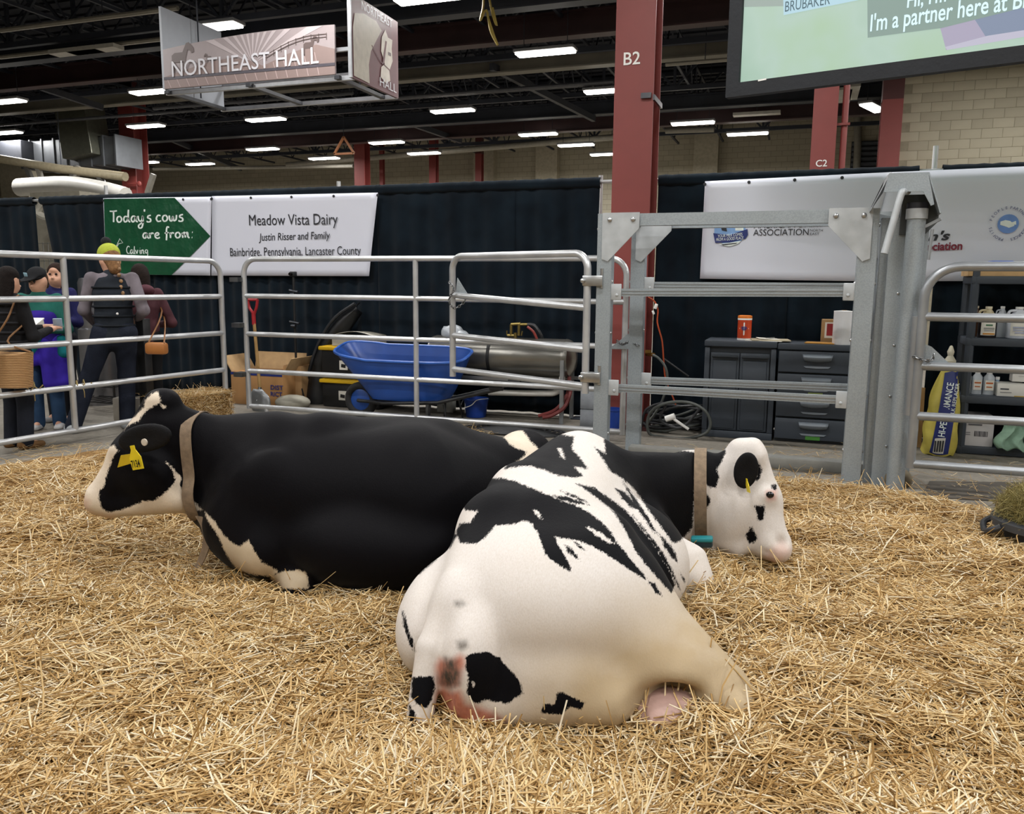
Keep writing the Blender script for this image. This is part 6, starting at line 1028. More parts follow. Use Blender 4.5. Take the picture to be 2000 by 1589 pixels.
mb = MB(); mb.grid(lambda u, v: bot+np.array([(u-.5)*(.12+.18*min(1, v*3))*(1-.35*max(0, v-.7)/.3)+.05*v, -.02-.05*math.cos((u-.5)*2.4)-.03*v, .04-.27*v]), 10, 8); o_ = mb.obj('blade', mat('8e9193', .4, .7), t, True, c); o_.modifiers.new('thick', 'SOLIDIFY').thickness = .006; mb = MB(); mb.tube([bot+EZ*.05, bot+np.array([.01, -.07, -.1])], .022, 8); mb.obj('socket', M_CHAIN, t, True, c)
Yx = 8.2; x0, x1 = fx(452, Yx, 760), fx(552, Yx, 760); zb_ = gy(510, 728, Yx)[2]; p = np.array([(x0+x1)/2, Yx+.25, 0]); t = thing('cardboard_box', p, 'open cardboard box printed in blue behind the corner of the pen', 'box', 'cardboard boxes'); h = max(zb_, .3)
mb = MB(); mb.box(p+EZ*h/2, (x1-x0, .5, h), None, .004); mb.obj('box_body', mat('a47a4c', .8, var=.06, scale=5), t, True, p); mb = MB(); mb.box(p+np.array([0, -.252, h-.02]), (x1-x0, .003, .03)); mb.obj('blue_tape', M_NAVY, t, False, p)
for s, ang, w_ in ((-1, .5, .2), (1, -.7, .2)): q = np.array([p[0]+s*(x1-x0)/2, p[1], h]); mb = MB(); mb.box(q+np.array([s*.06, 0, .09]), (.008, .46, .22), roty(s*.55)); mb.obj('flap', mat('b99a70', .8), t, False, p)
mb = MB(); mb.box(p+np.array([0, .25, h+.1]), (x1-x0, .008, .22), rotx(-.2)); mb.obj('flap', mat('b99a70', .8), t, False, p)
for s, y0, y1 in (('DIST', 760, 751), ('RICT.', 773, 764)): a = gy(529, y0, Yx-.004); text(s, a, EX, EZ, M_NAVY, t, width=gy(554, y0, Yx)[0]-a[0], height=gy(529, y1, Yx)[2]-a[2], base=p, off=.02)
x2, x3 = fx(556, 8.45, 760), fx(586, 8.45, 760); p = np.array([(x2+x3)/2, 8.62, 0]); t = thing('cardboard_box', p, 'plain narrow cardboard box behind the printed box', 'box', 'cardboard boxes'); h2 = gy(570, 715, 8.45)[2]; mb = MB(); mb.box(p+EZ*h2/2, (x3-x2+.04, .32, h2), None, .004); mb.obj('box_body', M_CARD, t, True, p); mb = MB(); mb.box(p+np.array([0, 0, h2+.003]), (x3-x2+.03, .3, .004)); mb.obj('flap', M_CARD, t, False, p)
p = gz(520, 805); mb = MB(); mb.blob(p+np.array([.05, .45, .06]), (.22, .14, .09), rotz(.2)); o_ = mb.obj('feed_bag', mat('9a978a', .8, bump=.5, bscale=12), loc=p); tag(o_, 'pale slumped bag on the floor beside the shovel blade', 'bag')
# ------------------------------------------------------------------ people outside the pen
M_SKIN = mat('c99a80', .5, var=.06, scale=30); M_LIP = mat('a4594f', .5)
def cloth_mat(c, b=.35, sc=25, rough=.8, var=.15): return mat(c, rough, var=var, scale=10, bump=b, bscale=sc, spec=.25)
def person(label, at, face, h, hands, elbows, lean=.0, bend=0., head=(0, 0), feet=None, top='22242a', sleeve=None, legs='1a2233', shoes='8d8f92', hair=None, extra=None, hip_sh=0., coat=.0, sole='c9c9c9'):
    """face: heading in radians; local axes: x to the person's right, y ahead, z up (fractions of the height h)"""
    fw = np.array([math.cos(face), math.sin(face), 0]); rt = np.array([fw[1], -fw[0], 0]); o = np.array([at[0], at[1], 0.]); t = thing('person', o, label, 'person', 'people chatting outside the pen')
    L = lambda x, y, z: o+(rt*x+fw*y+EZ*z)*h
    def A(p): return L(*p)
    feet = feet or ((-.06, .0), (.06, .0)); hip = [(-.052, hip_sh, .52), (.052, hip_sh, .52)]; knee = [((hip[i][0]+feet[i][0])/2, (hip[i][1]+feet[i][1])/2+.02, .285) for i in (0, 1)]; ank = [(feet[i][0], feet[i][1], .045) for i in (0, 1)]
    ch = (0, hip_sh+lean*.6, .72); nk = (0, hip_sh+lean, .845-bend*.3); sh = [(-.098, hip_sh+lean*.9, .812-bend*.2), (.098, hip_sh+lean*.9, .812-bend*.2)]
    hc = (head[0], hip_sh+lean+.012+bend*.45, .925-bend*.55); yaw_, pit = head[2] if len(head) > 2 else 0., head[1]
    hf = fw*math.cos(yaw_)+rt*math.sin(yaw_); hr = rt*math.cos(yaw_)-fw*math.sin(yaw_); hu = EZ*math.cos(pit)+hf*math.sin(pit); hf2 = hf*math.cos(pit)-EZ*math.sin(pit); HM = np.array([hr, hf2, hu]).T; HC = L(hc[0], hc[1], hc[2]); Hd = lambda x, y, z: HC+(hr*x+hf2*y+hu*z)*h
    B_ = [('G', A((0, hip_sh, .50)), A(ch), (.075*h, .05*h), (.08*h, .055*h), rt, .04), ('G', A(ch), A((0, hip_sh+lean, .80-bend*.2)), (.08*h, .055*h), (.07*h, .045*h), rt, .04), ('C', A((0, hip_sh+lean, .80-bend*.2)), HC-hu*.03*h, .033*h, .03*h, .02),
        ('E', HC, (.043*h, .054*h, .062*h), .02, HM), ('E', Hd(0, .014, -.032), (.034*h, .04*h, .034*h), .02, HM), ('C', Hd(0, .050, .004), Hd(0, .062, -.016), .007*h, .010*h, .012), ('C', Hd(-.013, .051, -.036), Hd(.013, .051, -.036), .006*h, .006*h, .008),
        ('E', Hd(-.018, .05, .004), (.009*h,)*3, .006, 'cut'), ('E', Hd(.018, .05, .004), (.009*h,)*3, .006, 'cut'), ('E', Hd(.044, -.004, -.006), (.006*h, .012*h, .018*h), .006, HM), ('E', Hd(-.044, -.004, -.006), (.006*h, .012*h, .018*h), .006, HM)]
    T_ = [('G', A((0, hip_sh, .50-coat)), A((0, hip_sh+lean*.3, .60)), (.098*h, .07*h), (.09*h, .066*h), rt, .03), ('G', A((0, hip_sh+lean*.3, .60)), A(ch), (.09*h, .066*h), (.096*h, .07*h), rt, .03), ('G', A(ch), A((0, hip_sh+lean*.9, .79-bend*.2)), (.096*h, .07*h), (.092*h, .055*h), rt, .03), ('C', A((0, hip_sh+lean, .80-bend*.2)), A((0, hip_sh+lean+.005, .835-bend*.3)), .05*h, .042*h, .02)]
    SL = []; P_ = [('G', A((0, hip_sh, .49)), A((0, hip_sh, .56)), (.088*h, .066*h), (.082*h, .06*h), rt, .03)]
    for i in (0, 1):
        s, e, w = A(sh[i]), A(elbows[i]), A(hands[i]); d = (w-e)/np.linalg.norm(w-e); wr_ = w-d*.012*h
        B_ += [('C', s, e, .026*h, .022*h, .02), ('C', e, wr_, .021*h, .015*h, .02), ('C', A(hip[i]), A(knee[i]), .045*h, .032*h, .03), ('C', A(knee[i]), A(ank[i]), .03*h, .02*h, .02), ('C', A(ank[i]), A((feet[i][0], feet[i][1]+.07, .02)), .02*h, .016*h, .02)]
        fr_ = frame_of(d); side = fr_[:, 1]*(1 if i else -1); up_ = fr_[:, 2]; pc = w+d*.022*h
        B_ += [('E', pc, (.026*h, .022*h, .011*h), .008, fr_)]
        for k, (off, ln) in enumerate(((-.016, .036), (-.0055, .042), (.005, .04), (.015, .031))):
            a = pc+side*off*h+d*.018*h; b = a+d*ln*h*.55-up_*.003*h; c2 = b+d*ln*h*.4-up_*.012*h; B_ += [('C', a, b, .0052*h, .0048*h, .004), ('C', b, c2, .0048*h, .004*h, .004)]
        B_ += [('C', pc-side*.014*h, pc-side*.032*h+d*.018*h-up_*.006*h, .007*h, .0055*h, .006)]
        SL += [('C', s, e, .036*h, .030*h, .03), ('C', e, w-d*.03*h, .030*h, .022*h, .025)]
        P_ += [('C', A(hip[i]), A(knee[i]), .062*h, .043*h, .04), ('C', A(knee[i]), A((ank[i][0], ank[i][1], .035)), .043*h, .040*h, .03)]
    skin('body', B_, .0095, M_SKIN, t, 1, loc=o)
    if sleeve: skin('vest', T_, .014, cloth_mat(top), t, 1, loc=o); skin('shirt', SL+[('G', A(ch), A((0, hip_sh+lean*.9, .80-bend*.2)), (.088*h, .06*h), (.088*h, .05*h), rt, .03)], .014, cloth_mat(sleeve, .2), t, 1, loc=o)
    else: skin('jacket', T_+SL, .014, cloth_mat(top, .5, 18), t, 2, loc=o)
    skin('trousers', P_, .014, cloth_mat(legs, .3, 60), t, 1, loc=o)
    for i in (0, 1):
        a = A((feet[i][0], feet[i][1]-.02, .022)); b = A((feet[i][0]*1.15, feet[i][1]+.085, .018)); S = skin('shoe', [('G', a, b, (.030*h, .024*h), (.028*h, .017*h), rt, .02), ('C', A((feet[i][0], feet[i][1]-.01, .05)), a, .026*h, .024*h, .02), ('G', a-EZ*.012*h, b-EZ*.008*h, (.032*h, .009*h), (.030*h, .009*h), rt, .006)], .008, cloth_mat(shoes, .1), t, 1, loc=o)
    if hair: skin('hair', hair[1](Hd, h, HM), .008, mat(hair[0], .75, spec=.15, var=.35, scale=40, bump=.6, bscale=90), t, 1, loc=o)
    mb = MB(); [mb.blob(Hd(s*.018, .0455, .004), .0075*h) for s in (-1, 1)]; mb.obj('eye', mat('2a211d', .2), t, True, o)
    return t, o, L, Hd, HM, h
H_LONG = lambda Hd, h, M: [('E', Hd(0, -.012, .012), (.053*h, .06*h, .062*h), .02, M), ('C', Hd(0, -.03, -.02), Hd(0, -.035, -.11), .05*h, .045*h, .03), ('C', Hd(-.035, -.015, -.02), Hd(-.035, -.01, -.10), .022*h, .02*h, .02), ('C', Hd(.035, -.015, -.02), Hd(.035, -.01, -.10), .022*h, .02*h, .02), ('E', Hd(0, .045, -.02), (.034*h, .03*h, .045*h), .015, M, 'cut')]
H_CAP = lambda Hd, h, M: [('E', Hd(0, -.016, .008), (.049*h, .05*h, .055*h), .02, M), ('C', Hd(0, -.04, -.01), Hd(0, -.05, -.05), .03*h, .02*h, .02), ('E', Hd(0, .05, -.02), (.045*h, .04*h, .06*h), .012, M, 'cut')]
# dark haired woman in the puffer coat, her back to us
pa = gz(38, 874); tA, oA, LA, HdA, HMA, hA = person('person with long black hair in a black puffer jacket carrying a woven straw bag', pa[:2], math.radians(84), 1.60, [(-.03, .24, .66), (.07, .20, .655)], [(-.15, .05, .62), (.15, .03, .62)], lean=.01, head=(0, .25), top='131316', legs='161a24', shoes='6e5132', hair=('17110f', H_LONG))
def puff(t, L, h, m, o, z0=.54, z1=.80, n=6):
    mb = MB()
    for k in range(n):
        z = z0+(z1-z0)*k/(n-1); P_ = [L(.097*math.cos(a), .01+.074*math.sin(a), z) for a in np.arange(0, 6.28, .35)]; mb.tube(P_, .010*h, 6, True)
    mb.obj('quilted_seam', m, t, True, o)
puff(tA, LA, hA, cloth_mat('1a1a1e', .4), oA)
bp = LA(.13, -.10, .455); t = thing('straw_bag', bp, 'woven straw tote bag hanging at the side of the person in black', 'bag'); Mz = rotz(math.radians(15)); mb = MB(); V_ = []
def bagp(u, v): a = 2*math.pi*u; s, c_ = math.sin(a), math.cos(a); w = .20*(.86+.14*v); d = .085; return bp+Mz@np.array([math.copysign(abs(c_)**.6, c_)*w, math.copysign(abs(s)**.6, s)*d, -.15+.29*v+.012*math.cos(a*2)*v])
n = 32; vs = [bagp(i/n, j/10) for j in range(11) for i in range(n)]; mb.add(vs, [(j*n+i, j*n+(i+1) % n, (j+1)*n+(i+1) % n, (j+1)*n+i) for j in range(10) for i in range(n)]+[tuple(range(n))[::-1], tuple(10*n+i for i in range(n))])
mw = NT('woven'); wv = mw.n('ShaderNodeTexWave'); wv.bands_direction = 'Z'; wv.inputs['Scale'].default_value = 22; wv.inputs['Distortion'].default_value = 1.2; mw.l(mw.coord(), wv.inputs[0]); mw.base(mw.ramp(wv.outputs['Fac'], [(.1, '8a6540'), (.8, 'b58f5f')])); mw.set(.8); mw.bump(wv.outputs['Fac'], .5, .01); mb.obj('bag_body', mw.m, t, True, bp)
mb = MB(); mb.tube(spline([bagp(0.0, 1.), bp+EZ*.24, LA(.115, .03, .72), LA(.10, .0, .845), LA(.105, -.075, .72), bagp(.5, 1.)], 5), .008, 8); mb.obj('strap', mat('7d5a38', .7), t, True, bp)
mb = MB(); mb.box(LA(.05, .25, .675), (.075, .012, .14), rotz(.8)@rotx(.6), .006); tag(mb.obj('phone', mat('9fb9d2', .3)), 'smartphone held in the hands of the person in black', 'phone')
# person in the cap
pb_ = gz(97, 836); tB, oB, LB_, HdB, HMB, hB = person('person in a black cap and teal and purple track top looking down', pb_[:2], math.radians(-52), 1.60, [(-.0, .23, .635), (.05, .23, .62)], [(-.15, .03, .62), (.15, .04, .62)], lean=.01, head=(0, .30, .55), top='1f5f55', legs='27405e', shoes='b9b9ba', hair=('4a3526', H_CAP))
skin('cap', [('E', HdB(0, -.006, .03), (.052*hB, .06*hB, .05*hB), .02, HMB), ('E', HdB(0, .075, .026), (.044*hB, .05*hB, .008*hB), .01, HMB), ('E', HdB(0, .0, -.045), (.06*hB, .075*hB, .05*hB), .008, HMB, 'cut')], .007, cloth_mat('0f1013', .1), tB, 1, loc=oB)
mb = MB(); mb.box(HdB(.016, .058, .05), (.05, .008, .04), HMB@rotz(-.25), .004); mb.obj('cap_badge', mat('8fb4c4', .6), tB, True, oB, label='pale blue badge')
mb = MB(); [mb.tube([HdB(s*.018+.012*math.cos(a), .054, .002+.010*math.sin(a)) for a in np.arange(0, 6.28, .5)], .0018, 5, True) for s in (-1, 1)]; mb.tube([HdB(.03, .052, .004), HdB(.045, .0, .006)], .0018, 5); mb.obj('glasses', mat('2b2622', .4), tB, True, oB)
skin('purple_panel', [('G', LB_(0, .01, .52), LB_(0, .01, .70), (.105*hB, .078*hB), (.104*hB, .079*hB), LB_(1, 0, 0)-LB_(0, 0, 0), .02)], .014, cloth_mat('33208a', .5, 18), tB, 1, loc=oB, label='purple lower half of the track top')
tj = skin('tied_jacket', [('C', LB_(-.09, .03, .54), LB_(-.10, .06, .30), .05*hB, .06*hB, .03), ('C', LB_(-.02, .07, .54), LB_(-.05, .085, .30), .035*hB, .05*hB, .03), ('C', LB_(.06, .07, .56), LB_(.04, .08, .44), .04*hB, .04*hB, .03)], .012, cloth_mat('35229a', .6, 14), tB, 1, loc=oB, label='purple jacket hanging from the waist')
skin('teal_sleeve', [('C', LB_(.02, .085, .57), LB_(.07, .10, .47), .034*hB, .036*hB, .02), ('C', LB_(-.11, .05, .56), LB_(-.12, .07, .48), .03*hB, .034*hB, .02)], .012, cloth_mat('0f6f78', .5, 14), tB, 1, loc=oB, label='teal sleeve of the tied jacket')
bx = LB_(.03, .275, .665); t = thing('white_box', bx, 'small white box held in front of the person in the cap', 'box'); mb = MB(); mb.box(bx, (.27, .17, .05), rotz(math.radians(25))@rotx(.3), .004); mb.obj('box_body', M_PAPER, t, True, bx); mb = MB(); mb.box(bx+EZ*.03, (.28, .18, .014), rotz(math.radians(25))@rotx(.3), .004); mb.obj('lid', M_WHITE, t, True, bx)
# person behind in dark blue
pc_ = gz(128, 822); tC, oC, LC, HdC, HMC, hC = person('person with dark hair in a deep blue jacket facing us behind the fence upright', pc_[:2], math.radians(-78), 1.66, [(-.08, .20, .66), (.13, .19, .64)], [(-.15, .02, .63), (.15, .02, .62)], head=(-.02, .05, -.25), top='1b1c4f', legs='12141c', shoes='8f9092', hair=('2a1c16', H_LONG))
mb = MB(); q = LC(-.1, .26, .70); mb.lathe([(.03, 0), (.04, .11), (.036, .11), (.028, .004), (.001, .004)], q, 14); tag(mb.obj('paper_cup', mat('b99a86', .6), loc=q), 'small beige paper cup held by the person in deep blue', 'cup')
mb = MB(); q = LC(.02, .30, .64)
for k in range(2): mb.grid(lambda u, v: q+rotz(math.radians(-10))@np.array([(u-.5)*.30, (v-.5)*.2, .035*math.sin(u*4)-.02*v+.012*k]), 10, 4)
ob = mb.obj('booklet', mat('8f8a84', .7)); ob.modifiers.new('thick', 'SOLIDIFY').thickness = .004; tag(ob, 'open grey booklet held between the people', 'booklet')
# person in the vest
pd = gz(236, 838); tD, oD, LD, HdD, HMD, hD = person('person in a dark quilted vest with grey sleeves and a lime beanie, back to us', pd[:2], math.radians(128), 1.86, [(-.11, .20, .55), (.10, .10, .58)], [(-.145, .04, .64), (.15, -.02, .64)], lean=.035, bend=.03, head=(-.01, .45, -.5), feet=((-.22, -.05), (.03, .04)), top='1b2129', sleeve='6f686e', legs='171d2b', shoes='aab0b4', hair=('7a5a3c', lambda Hd, h, M: [('E', Hd(0, -.014, .006), (.050*h, .056*h, .06*h), .02, M), ('C', Hd(0, -.03, -.03), Hd(0, -.035, -.075), .038*h, .03*h, .02), ('E', Hd(0, .05, -.02), (.05*h, .045*h, .07*h), .012, M, 'cut')]))
mb = MB(); P0_, P1_ = HdD(.012, -.062, -.02), LD(.06, -.055, .70)
for k in range(8): q = P0_*(1-k/7)+P1_*k/7; mb.blob(q+np.array([.006*(-1)**k, 0, 0]), (.022-.001*k, .022-.001*k, .02), n=8)
mb.obj('braid', mat('8d6c48', .6, var=.3, scale=40, bump=.5), tD, True, oD, label='light brown braid')
skin('beanie', [('E', HdD(0, -.008, .026), (.056*hD, .062*hD, .056*hD), .02, HMD), ('E', HdD(0, .01, -.05), (.075*hD, .085*hD, .055*hD), .008, HMD, 'cut')], .007, mat('a3ad35', .85, var=.1, scale=40, bump=.5, bscale=120), tD, 1, loc=oD, label='lime knitted beanie')
skin('pompom', [('E', HdD(0, -.012, .095), (.026*hD,)*3, .01)], .006, mat('141518', .95, bump=.8, bscale=120), tD, 1, loc=oD, label='black pompom')
mb = MB(); [mb.tube([LD(.10*math.cos(a), lx+.075*math.sin(a), z) for a in np.arange(0, 6.28, .35)], .006*hD, 6, True) for z, lx in ((.56, .01), (.61, .012), (.66, .017), (.71, .022), (.76, .028))]; mb.obj('quilted_seam', cloth_mat('11161c', .3), tD, True, oD)
mb = MB(); mb.blob(LD(.03, -.085, .625), .012); mb.obj('snap_button', M_WHITE, tD, True, oD)
# person in the burgundy hoodie behind
pe = gz(292, 818)[:2]; tE, oE, LE, HdE, HME, hE = person('person with curly dark hair in a burgundy hoodie half hidden behind the dark vest', pe, math.radians(150), 1.66, [(-.1, .18, .58), (.11, .16, .60)], [(-.16, .03, .62), (.17, -.02, .62)], lean=.02, head=(0, .2), top='4a2a30', legs='0f1013', shoes='4b4b4d', hair=('1f1612', H_LONG))
skin('hood', [('E', LE(0, -.045, .83), (.075*hE, .045*hE, .04*hE), .02)], .010, cloth_mat('522e36', .4), tE, 1, loc=oE)
q = CC+ray(306, 680)*7.6; t = thing('brown_bag', q, 'small tan leather bag hanging beside the burgundy hoodie', 'bag'); mb = MB(); mb.box(q, (.20, .09, .11), rotz(.2), .025); mb.obj('bag_body', mat('9a622e', .5), t, True, q); mb = MB(); mb.tube(spline([q+np.array([-.09, 0, .05]), LE(.1, -.05, .70), LE(.02, -.06, .81), LE(.12, -.02, .66), q+np.array([.09, 0, .05])], 5), .008, 6); mb.obj('strap', mat('7d5228', .5), t, True, q)
# folding rack and things behind the people
q = gz(185, 800); t = thing('folding_rack', q, 'low black wire rack on the floor behind the people', 'rack'); mb = MB()
for z in (.12, .3):
    for k in range(9): mb.bar(q+np.array([-.45+k*.11, -.15, z]), q+np.array([-.45+k*.11, .25, z]), .010)
    for y in (-.15, .25): mb.bar(q+np.array([-.47, y, z]), q+np.array([.47, y, z]), .014)
for x in (-.46, .46):
    for y in (-.15, .25): mb.bar(q+np.array([x, y, 0]), q+np.array([x, y, .34]), .018)
mb.obj('wire_frame', M_BLK, t, False, q)
q = gz(205, 835); t = thing('carton', q, 'pale cardboard carton on the floor beside the legs of the person in the vest', 'box'); mb = MB(); mb.box(q+np.array([0, .45, .13]), (.38, .3, .26), rotz(.3), .004); mb.obj('box_body', mat('9d978c', .8), t, True, q); mb = MB(); mb.box(q+np.array([.0, .45, .262]), (.37, .29, .004), rotz(.3)); mb.obj('flap', mat('a8a297', .8), t, False, q)
q = gz(262, 842); t = thing('black_post', q, 'slim black square post standing behind the cow head', 'post'); mb = MB(); mb.box(q+np.array([-.1, .3, .55]), (.10, .10, 1.1), None, .005); mb.obj('post_body', M_BLK, t, True, q); mb = MB(); mb.box(q+np.array([-.1, .3, .006]), (.26, .26, .012)); mb.obj('base_plate', M_BLK, t, False, q); mb = MB(); mb.box(q+np.array([-.12, .245, .17]), (.07, .006, .1)); mb.obj('white_tag', M_PAPER, t, False, q)
q = gz(183, 800); t = thing('urn', q+np.array([-.3, .4, 0]), 'tall silver cylinder standing behind the people at the drape', 'urn'); c = np.array(t.location); mb = MB(); mb.lathe([(.2, 0), (.2, .9), (.17, .92), (.17, 1.45), (.15, 1.5), (.001, 1.52)], c, 20); mb.obj('urn_body', mat('77777a', .3, .7), t, True, c); mb = MB(); mb.lathe([(.06, 1.5), (.06, 1.56), (.001, 1.57)], c, 12); mb.obj('lid_knob', M_BLK, t, True, c)
# ------------------------------------------------------------------ straw bedding
EDGE = [(-9, 2.5), (-7.2, 3.2), (-6.1, 4.4), (-5.75, 5.4), (-4.6, 5.9), (-2.8, 5.7), (-1.2, 5.9), (-.2, 6.45), (.35, 6.5), (.7, 6.35), (1.2, 6.0), (2.2, 6.0), (4.2, 5.6), (4.2, -1), (-9, -1)]
def edge_d(x, y):
    P = np.stack([x, y], 1); E = np.array(EDGE, float); d = np.full(len(P), 1e9); c = np.zeros(len(P), bool)
    for a, b in zip(E, np.roll(E, -1, 0)):
        e = b-a; t = np.clip(((P-a)@e)/(e@e), 0, 1); d = np.minimum(d, np.linalg.norm(P-a-t[:, None]*e, axis=1))
        c ^= ((a[1] > P[:, 1]) != (b[1] > P[:, 1])) & (P[:, 0] < (b[0]-a[0])*(P[:, 1]-a[1])/(b[1]-a[1]+1e-12)+a[0])
    return np.where(c, d, -d)
NR = np.random.RandomState(11)
_w = [(NR.uniform(-1, 1, 2)*k, NR.uniform(0, 6.28), a) for k, a in ((2, .022), (2.5, .02), (4, .016), (5, .016), (8, .011), (9, .010), (14, .007), (16, .006), (24, .006), (27, .006), (33, .005))]
MOUND = [(-1.0, 1.85, .4, .14, .03), (-.75, 2.25, .7, .3, -.05), (-.2, 4.2, .35, .3, -.025), (-2.0, 3.05, .6, .25, -.02), (.9, 3.2, .3, .22, .06), (-3.2, 2.2, .5, .25, .05), (.1, 2.75, .18, .2, .03), (1.6, 3.9, .4, .25, .05), (-4.2, 3.2, .5, .3, .05), (-2.6, 4.6, .5, .3, .04), (-.1, 2.45, .3, .25, .055), (-.05, 2.95, .22, .35, .05), (-1.72, 2.80, .22, .22, .05), (0.5, 3.6, .5, .3, .05), (.3, 4.9, .7, .25, .05), (-2.9, 2.6, .6, .2, .03), (.35, 2.2, .3, .2, .05), (1.3, 4.6, .4, .2, .05), (-4.2, 4.2, .6, .4, .04), (-.35, 3.3, .12, .35, .04)]
def straw_z(x, y):
    z = .055+0*x
    for k, ph, a in _w: z = z+a*np.sin(k[0]*x+k[1]*y+ph)
    for cx, cy, rx, ry, h in MOUND: z = z+h*np.exp(-((x-cx)/rx)**2-((y-cy)/ry)**2)
    return np.maximum(z, .018)*np.clip(edge_d(x, y)/.35, 0, 1)**.6
def straw_mat(name, stops, rough=.55):
    m = NT(name); g = m.n('ShaderNodeNewGeometry'); c = m.ramp(g.outputs['Random Per Island'], stops)
    m.base(m.mix(m.math('MULTIPLY', m.noise(2.2, 3), .4), c, 'b98f54')); m.set(rough, 0, .4)
    m.b.inputs['Subsurface Weight'].default_value = 0
    return m.m
M_STRAW = straw_mat('straw', [(0, '8a6838'), (.2, 'bd9a60'), (.5, 'dfc089'), (.75, 'efd9a8'), (1, 'fbf3dc')])
M_MAT = NT('straw_bed'); M_MAT.base(M_MAT.ramp(M_MAT.noise(55, 6, rough=.75), [(.3, '3f2a12'), (.55, '8f6b38'), (.8, 'c39a5c')])); M_MAT.set(.9); M_MAT.bump(M_MAT.noise(70, 6), .8, .03); M_MAT = M_MAT.m  # dark browns paint the shade in the gaps between stalks
gx_ = np.arange(-9, 4.2, .05); gy_ = np.arange(-.6, 6.75, .05); GX, GY = np.meshgrid(gx_, gy_); zz = straw_z(GX.ravel(), GY.ravel())-.012
V = np.stack([GX.ravel(), GY.ravel(), zz], 1); nx_ = len(gx_); q = np.array([[j*nx_+i, j*nx_+i+1, (j+1)*nx_+i+1, (j+1)*nx_+i] for j in range(len(gy_)-1) for i in range(nx_-1)])
keep = (edge_d(V[:, 0], V[:, 1]) > -.05)[q].all(1); q = q[keep]
us, inv = np.unique(q, return_inverse=True)
bed = link('straw_bedding', quad_mesh('straw_bedding', V[us], inv.reshape(q.shape), [M_MAT])); tag(bed, 'deep golden straw bedding spread over the pen floor', 'straw', kind='stuff')
def stalks(n, pick, lz, wz, tilt, lift, name, m, parent=None, zf=straw_z, label=None):
    x, y = pick(n); n = len(x); L = NR.uniform(*lz, n)*NR.choice([.55, 1, 1, 1.35], n); w = NR.uniform(*wz, n); a = 1.7*np.sin(1.9*x+.8*y+1)+1.4*np.sin(2.6*y-2.2*x)+NR.normal(0, 1.0, n)
    t = NR.normal(0, tilt, n); up = NR.rand(n) < .03; t[up] = NR.uniform(.4, 1.15, up.sum())
    z = zf(x, y)+NR.uniform(*lift, n); z[up] += L[up]*.3*np.abs(np.sin(t[up]))
    d = np.stack([np.cos(a)*np.cos(t), np.sin(a)*np.cos(t), np.sin(t)], 1); c = np.stack([x, y, z], 1)
    s = np.stack([-np.sin(a), np.cos(a), 0*a], 1); u = np.cross(d, s); bend = NR.normal(0, .09, n)*L; bz = NR.normal(0, .04, n)*L
    mid = c+s*bend[:, None]+u*bz[:, None]; e0 = c-d*L[:, None]/2; e1 = c+d*L[:, None]/2; V = []
    for p, k in ((e0, 1.), (mid, 1.), (e1, .8)):
        for j in range(3):
            b = 2*math.pi*j/3+.5; V.append(p+(s*math.cos(b)+u*math.sin(b)*.7)*(w*k/2)[:, None])
    V = np.stack(V, 1).reshape(-1, 3); o = np.arange(n)[:, None, None]*9
    f = np.array([[i*3+j, i*3+(j+1) % 3, (i+1)*3+(j+1) % 3, (i+1)*3+j] for i in range(2) for j in range(3)])
    me = quad_mesh(name, V, (o+f[None]).reshape(-1, 4), [m]); ob = bpy.data.objects.new(name, me); COL.objects.link(ob)
    if parent: ob.parent = parent
    return ob
def pick_pen(n):
    # denser near the viewer, only where the photograph could see it
    X, Y = [], []; got = 0
    while got < n:
        k = 200000; r = 1.35*np.exp(NR.rand(k)*math.log(7.2/1.35)); a = YAW+NR.uniform(-.86, .80, k); x = -r*np.sin(a)+0; y = r*np.cos(a)
        ok = edge_d(x, y) > NR.uniform(-.12, .12, k); x = x[ok]; y = y[ok]; X.append(x); Y.append(y); got += len(x)
    return np.concatenate(X)[:n], np.concatenate(Y)[:n]
st = stalks(190000, pick_pen, (.08, .22), (.0042, .0082), .17, (-.02, .032), 'loose_straw', M_STRAW); tag(st, 'loose pale straw stalks lying on top of the bedding', 'straw', kind='stuff')
# ------------------------------------------------------------------ bale, hay tub, loose wisps
ba, bb = CC+ray(318, 800)*8.15, CC+ray(456, 800)*8.75; bd = bb-ba; bd[2] = 0; Lb = np.linalg.norm(bd); bd /= Lb; bn = np.array([-bd[1], bd[0], 0]); bh = (CC+ray(390, 772)*8.4)[2]; bcn = (ba+bb)/2+bn*.22; bcn[2] = 0
tb_ = thing('straw_bale', bcn, 'rectangular straw bale on the floor outside the corner of the pen', 'bale'); Mb = np.array([bd, bn, EZ]).T
mb = MB(); mb.box(bcn+EZ*bh/2, (Lb, .42, bh-.02), Mb, .03); mb.obj('bale_core', M_MAT, tb_, True, bcn)
def bale_pick(n): u = NR.uniform(-.5, .5, n)*Lb*1.02; v = NR.uniform(-.5, .5, n)*.44; P = bcn[:2]+u[:, None]*bd[:2]+v[:, None]*bn[:2]; return P[:, 0], P[:, 1]
o_ = stalks(1800, bale_pick, (.05, .14), (.004, .006), .12, (-.015, .015), 'bale_straw', M_STRAW, None, lambda x, y: bh+0*x); o_.parent = tb_; o_.location = -Vector(tb_.location); o_['kind'] = 'stuff'
def bale_side(n): u = NR.uniform(-.5, .5, n)*Lb; P = bcn[:2]+u[:, None]*bd[:2]-(.21+NR.uniform(0, .02, n))[:, None]*bn[:2]; return P[:, 0], P[:, 1]
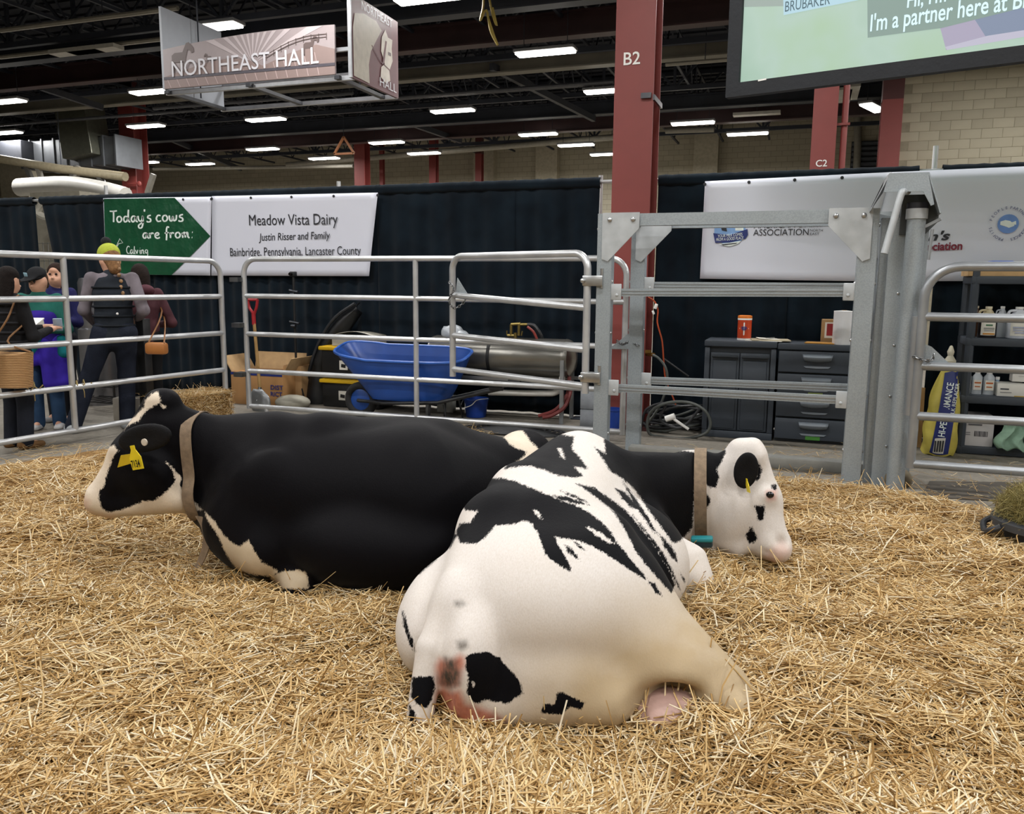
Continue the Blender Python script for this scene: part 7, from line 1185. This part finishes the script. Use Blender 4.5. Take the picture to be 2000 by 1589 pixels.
o_ = stalks(1500, bale_side, (.03, .09), (.004, .006), .5, (0., .02), 'bale_straw', M_STRAW, None, lambda x, y: NR.uniform(.02, bh, len(x))); o_.parent = tb_; o_.location = -Vector(tb_.location); o_['kind'] = 'stuff'
mb = MB()
for s in (-.22, .22): P_ = [bcn+bd*s*Lb*.5+bn*q*.215+EZ*z for q, z in ((-1, .01), (-1, bh), (1, bh), (1, .01))]; mb.tube(P_, .004, 5)
mb.obj('baling_twine', M_TWINE, tb_, True, bcn)
Yh = 5.25; rh = .27; hx = gy(1949, 1012, Yh)[0]+rh; hp = np.array([hx, Yh, 0]); hz = gy(1949, 1008, Yh)[2]; th_ = thing('hay_tub', hp, 'dark rubber tub heaped with green hay at the right edge', 'tub')
mb = MB(); mb.lathe([(.20, .02), (rh*.95, hz-.05), (rh+.03, hz-.04), (rh+.035, hz), (rh-.01, hz+.01), (.2, .06), (.001, .05)], hp, 32); mb.obj('tub', mat('3b3d41', .6, var=.1), th_, True, hp)
mb = MB(); mb.tube(spline([hp+np.array([-rh*1.02, -.12, hz-.03]), hp+np.array([-rh*1.2, -.10, hz-.06]), hp+np.array([-rh*1.22, 0, hz-.09]), hp+np.array([-rh*1.2, .08, hz-.06]), hp+np.array([-rh*1.0, .1, hz-.03])], 4), .018, 8); mb.obj('rope_handle', mat('2d2f33', .6), th_, True, hp)
M_HAY = straw_mat('hay', [(0, '4a4a25'), (.4, '74723c'), (.75, '97935a'), (1, 'b5ad78')]); M_HAYB = mat('4c4a28', .9, bump=.6, bscale=40)
mb = MB(); mb.blob(hp+EZ*(hz-.02), (rh*.95, rh*.95, .17)); mb.obj('hay_core', M_HAYB, th_, True, hp)
def hay_pick(n): a = NR.uniform(0, 6.283, n); r = rh*1.02*np.sqrt(NR.rand(n)); return hp[0]+r*np.cos(a), hp[1]+r*np.sin(a)
hayz = lambda x, y: hz-.02+.18*np.sqrt(np.clip(1-((x-hp[0])**2+(y-hp[1])**2)/(rh*1.05)**2, 0, 1))
o_ = stalks(5200, hay_pick, (.06, .15), (.0018, .0032), .55, (-.04, .05), 'hay', M_HAY, None, hayz); o_.parent = th_; o_.location = -Vector(th_.location); o_['kind'] = 'stuff'
def wisp(px0, px1, py0, py1, n, label, tilt=.15, m=None):
    def f(k): P = np.array([gz(NR.uniform(px0, px1), NR.uniform(py0, py1)) for _ in range(k)]); return P[:, 0], P[:, 1]
    tag(stalks(n, f, (.06, .16), (.003, .005), tilt, (.005, .03), 'loose_straw', m or M_STRAW, None, lambda x, y: 0*x), label, 'straw', kind='stuff')
wisp(868, 960, 832, 852, 260, 'wisps of straw on the concrete behind the black cow'); wisp(1230, 1660, 872, 935, 240, 'stray straw stalks on the concrete in front of the gate sill'); wisp(1760, 2000, 900, 985, 150, 'stray straw stalks around the floor mat'); wisp(20, 260, 868, 915, 260, 'stray straw stalks on the floor at the left fence')
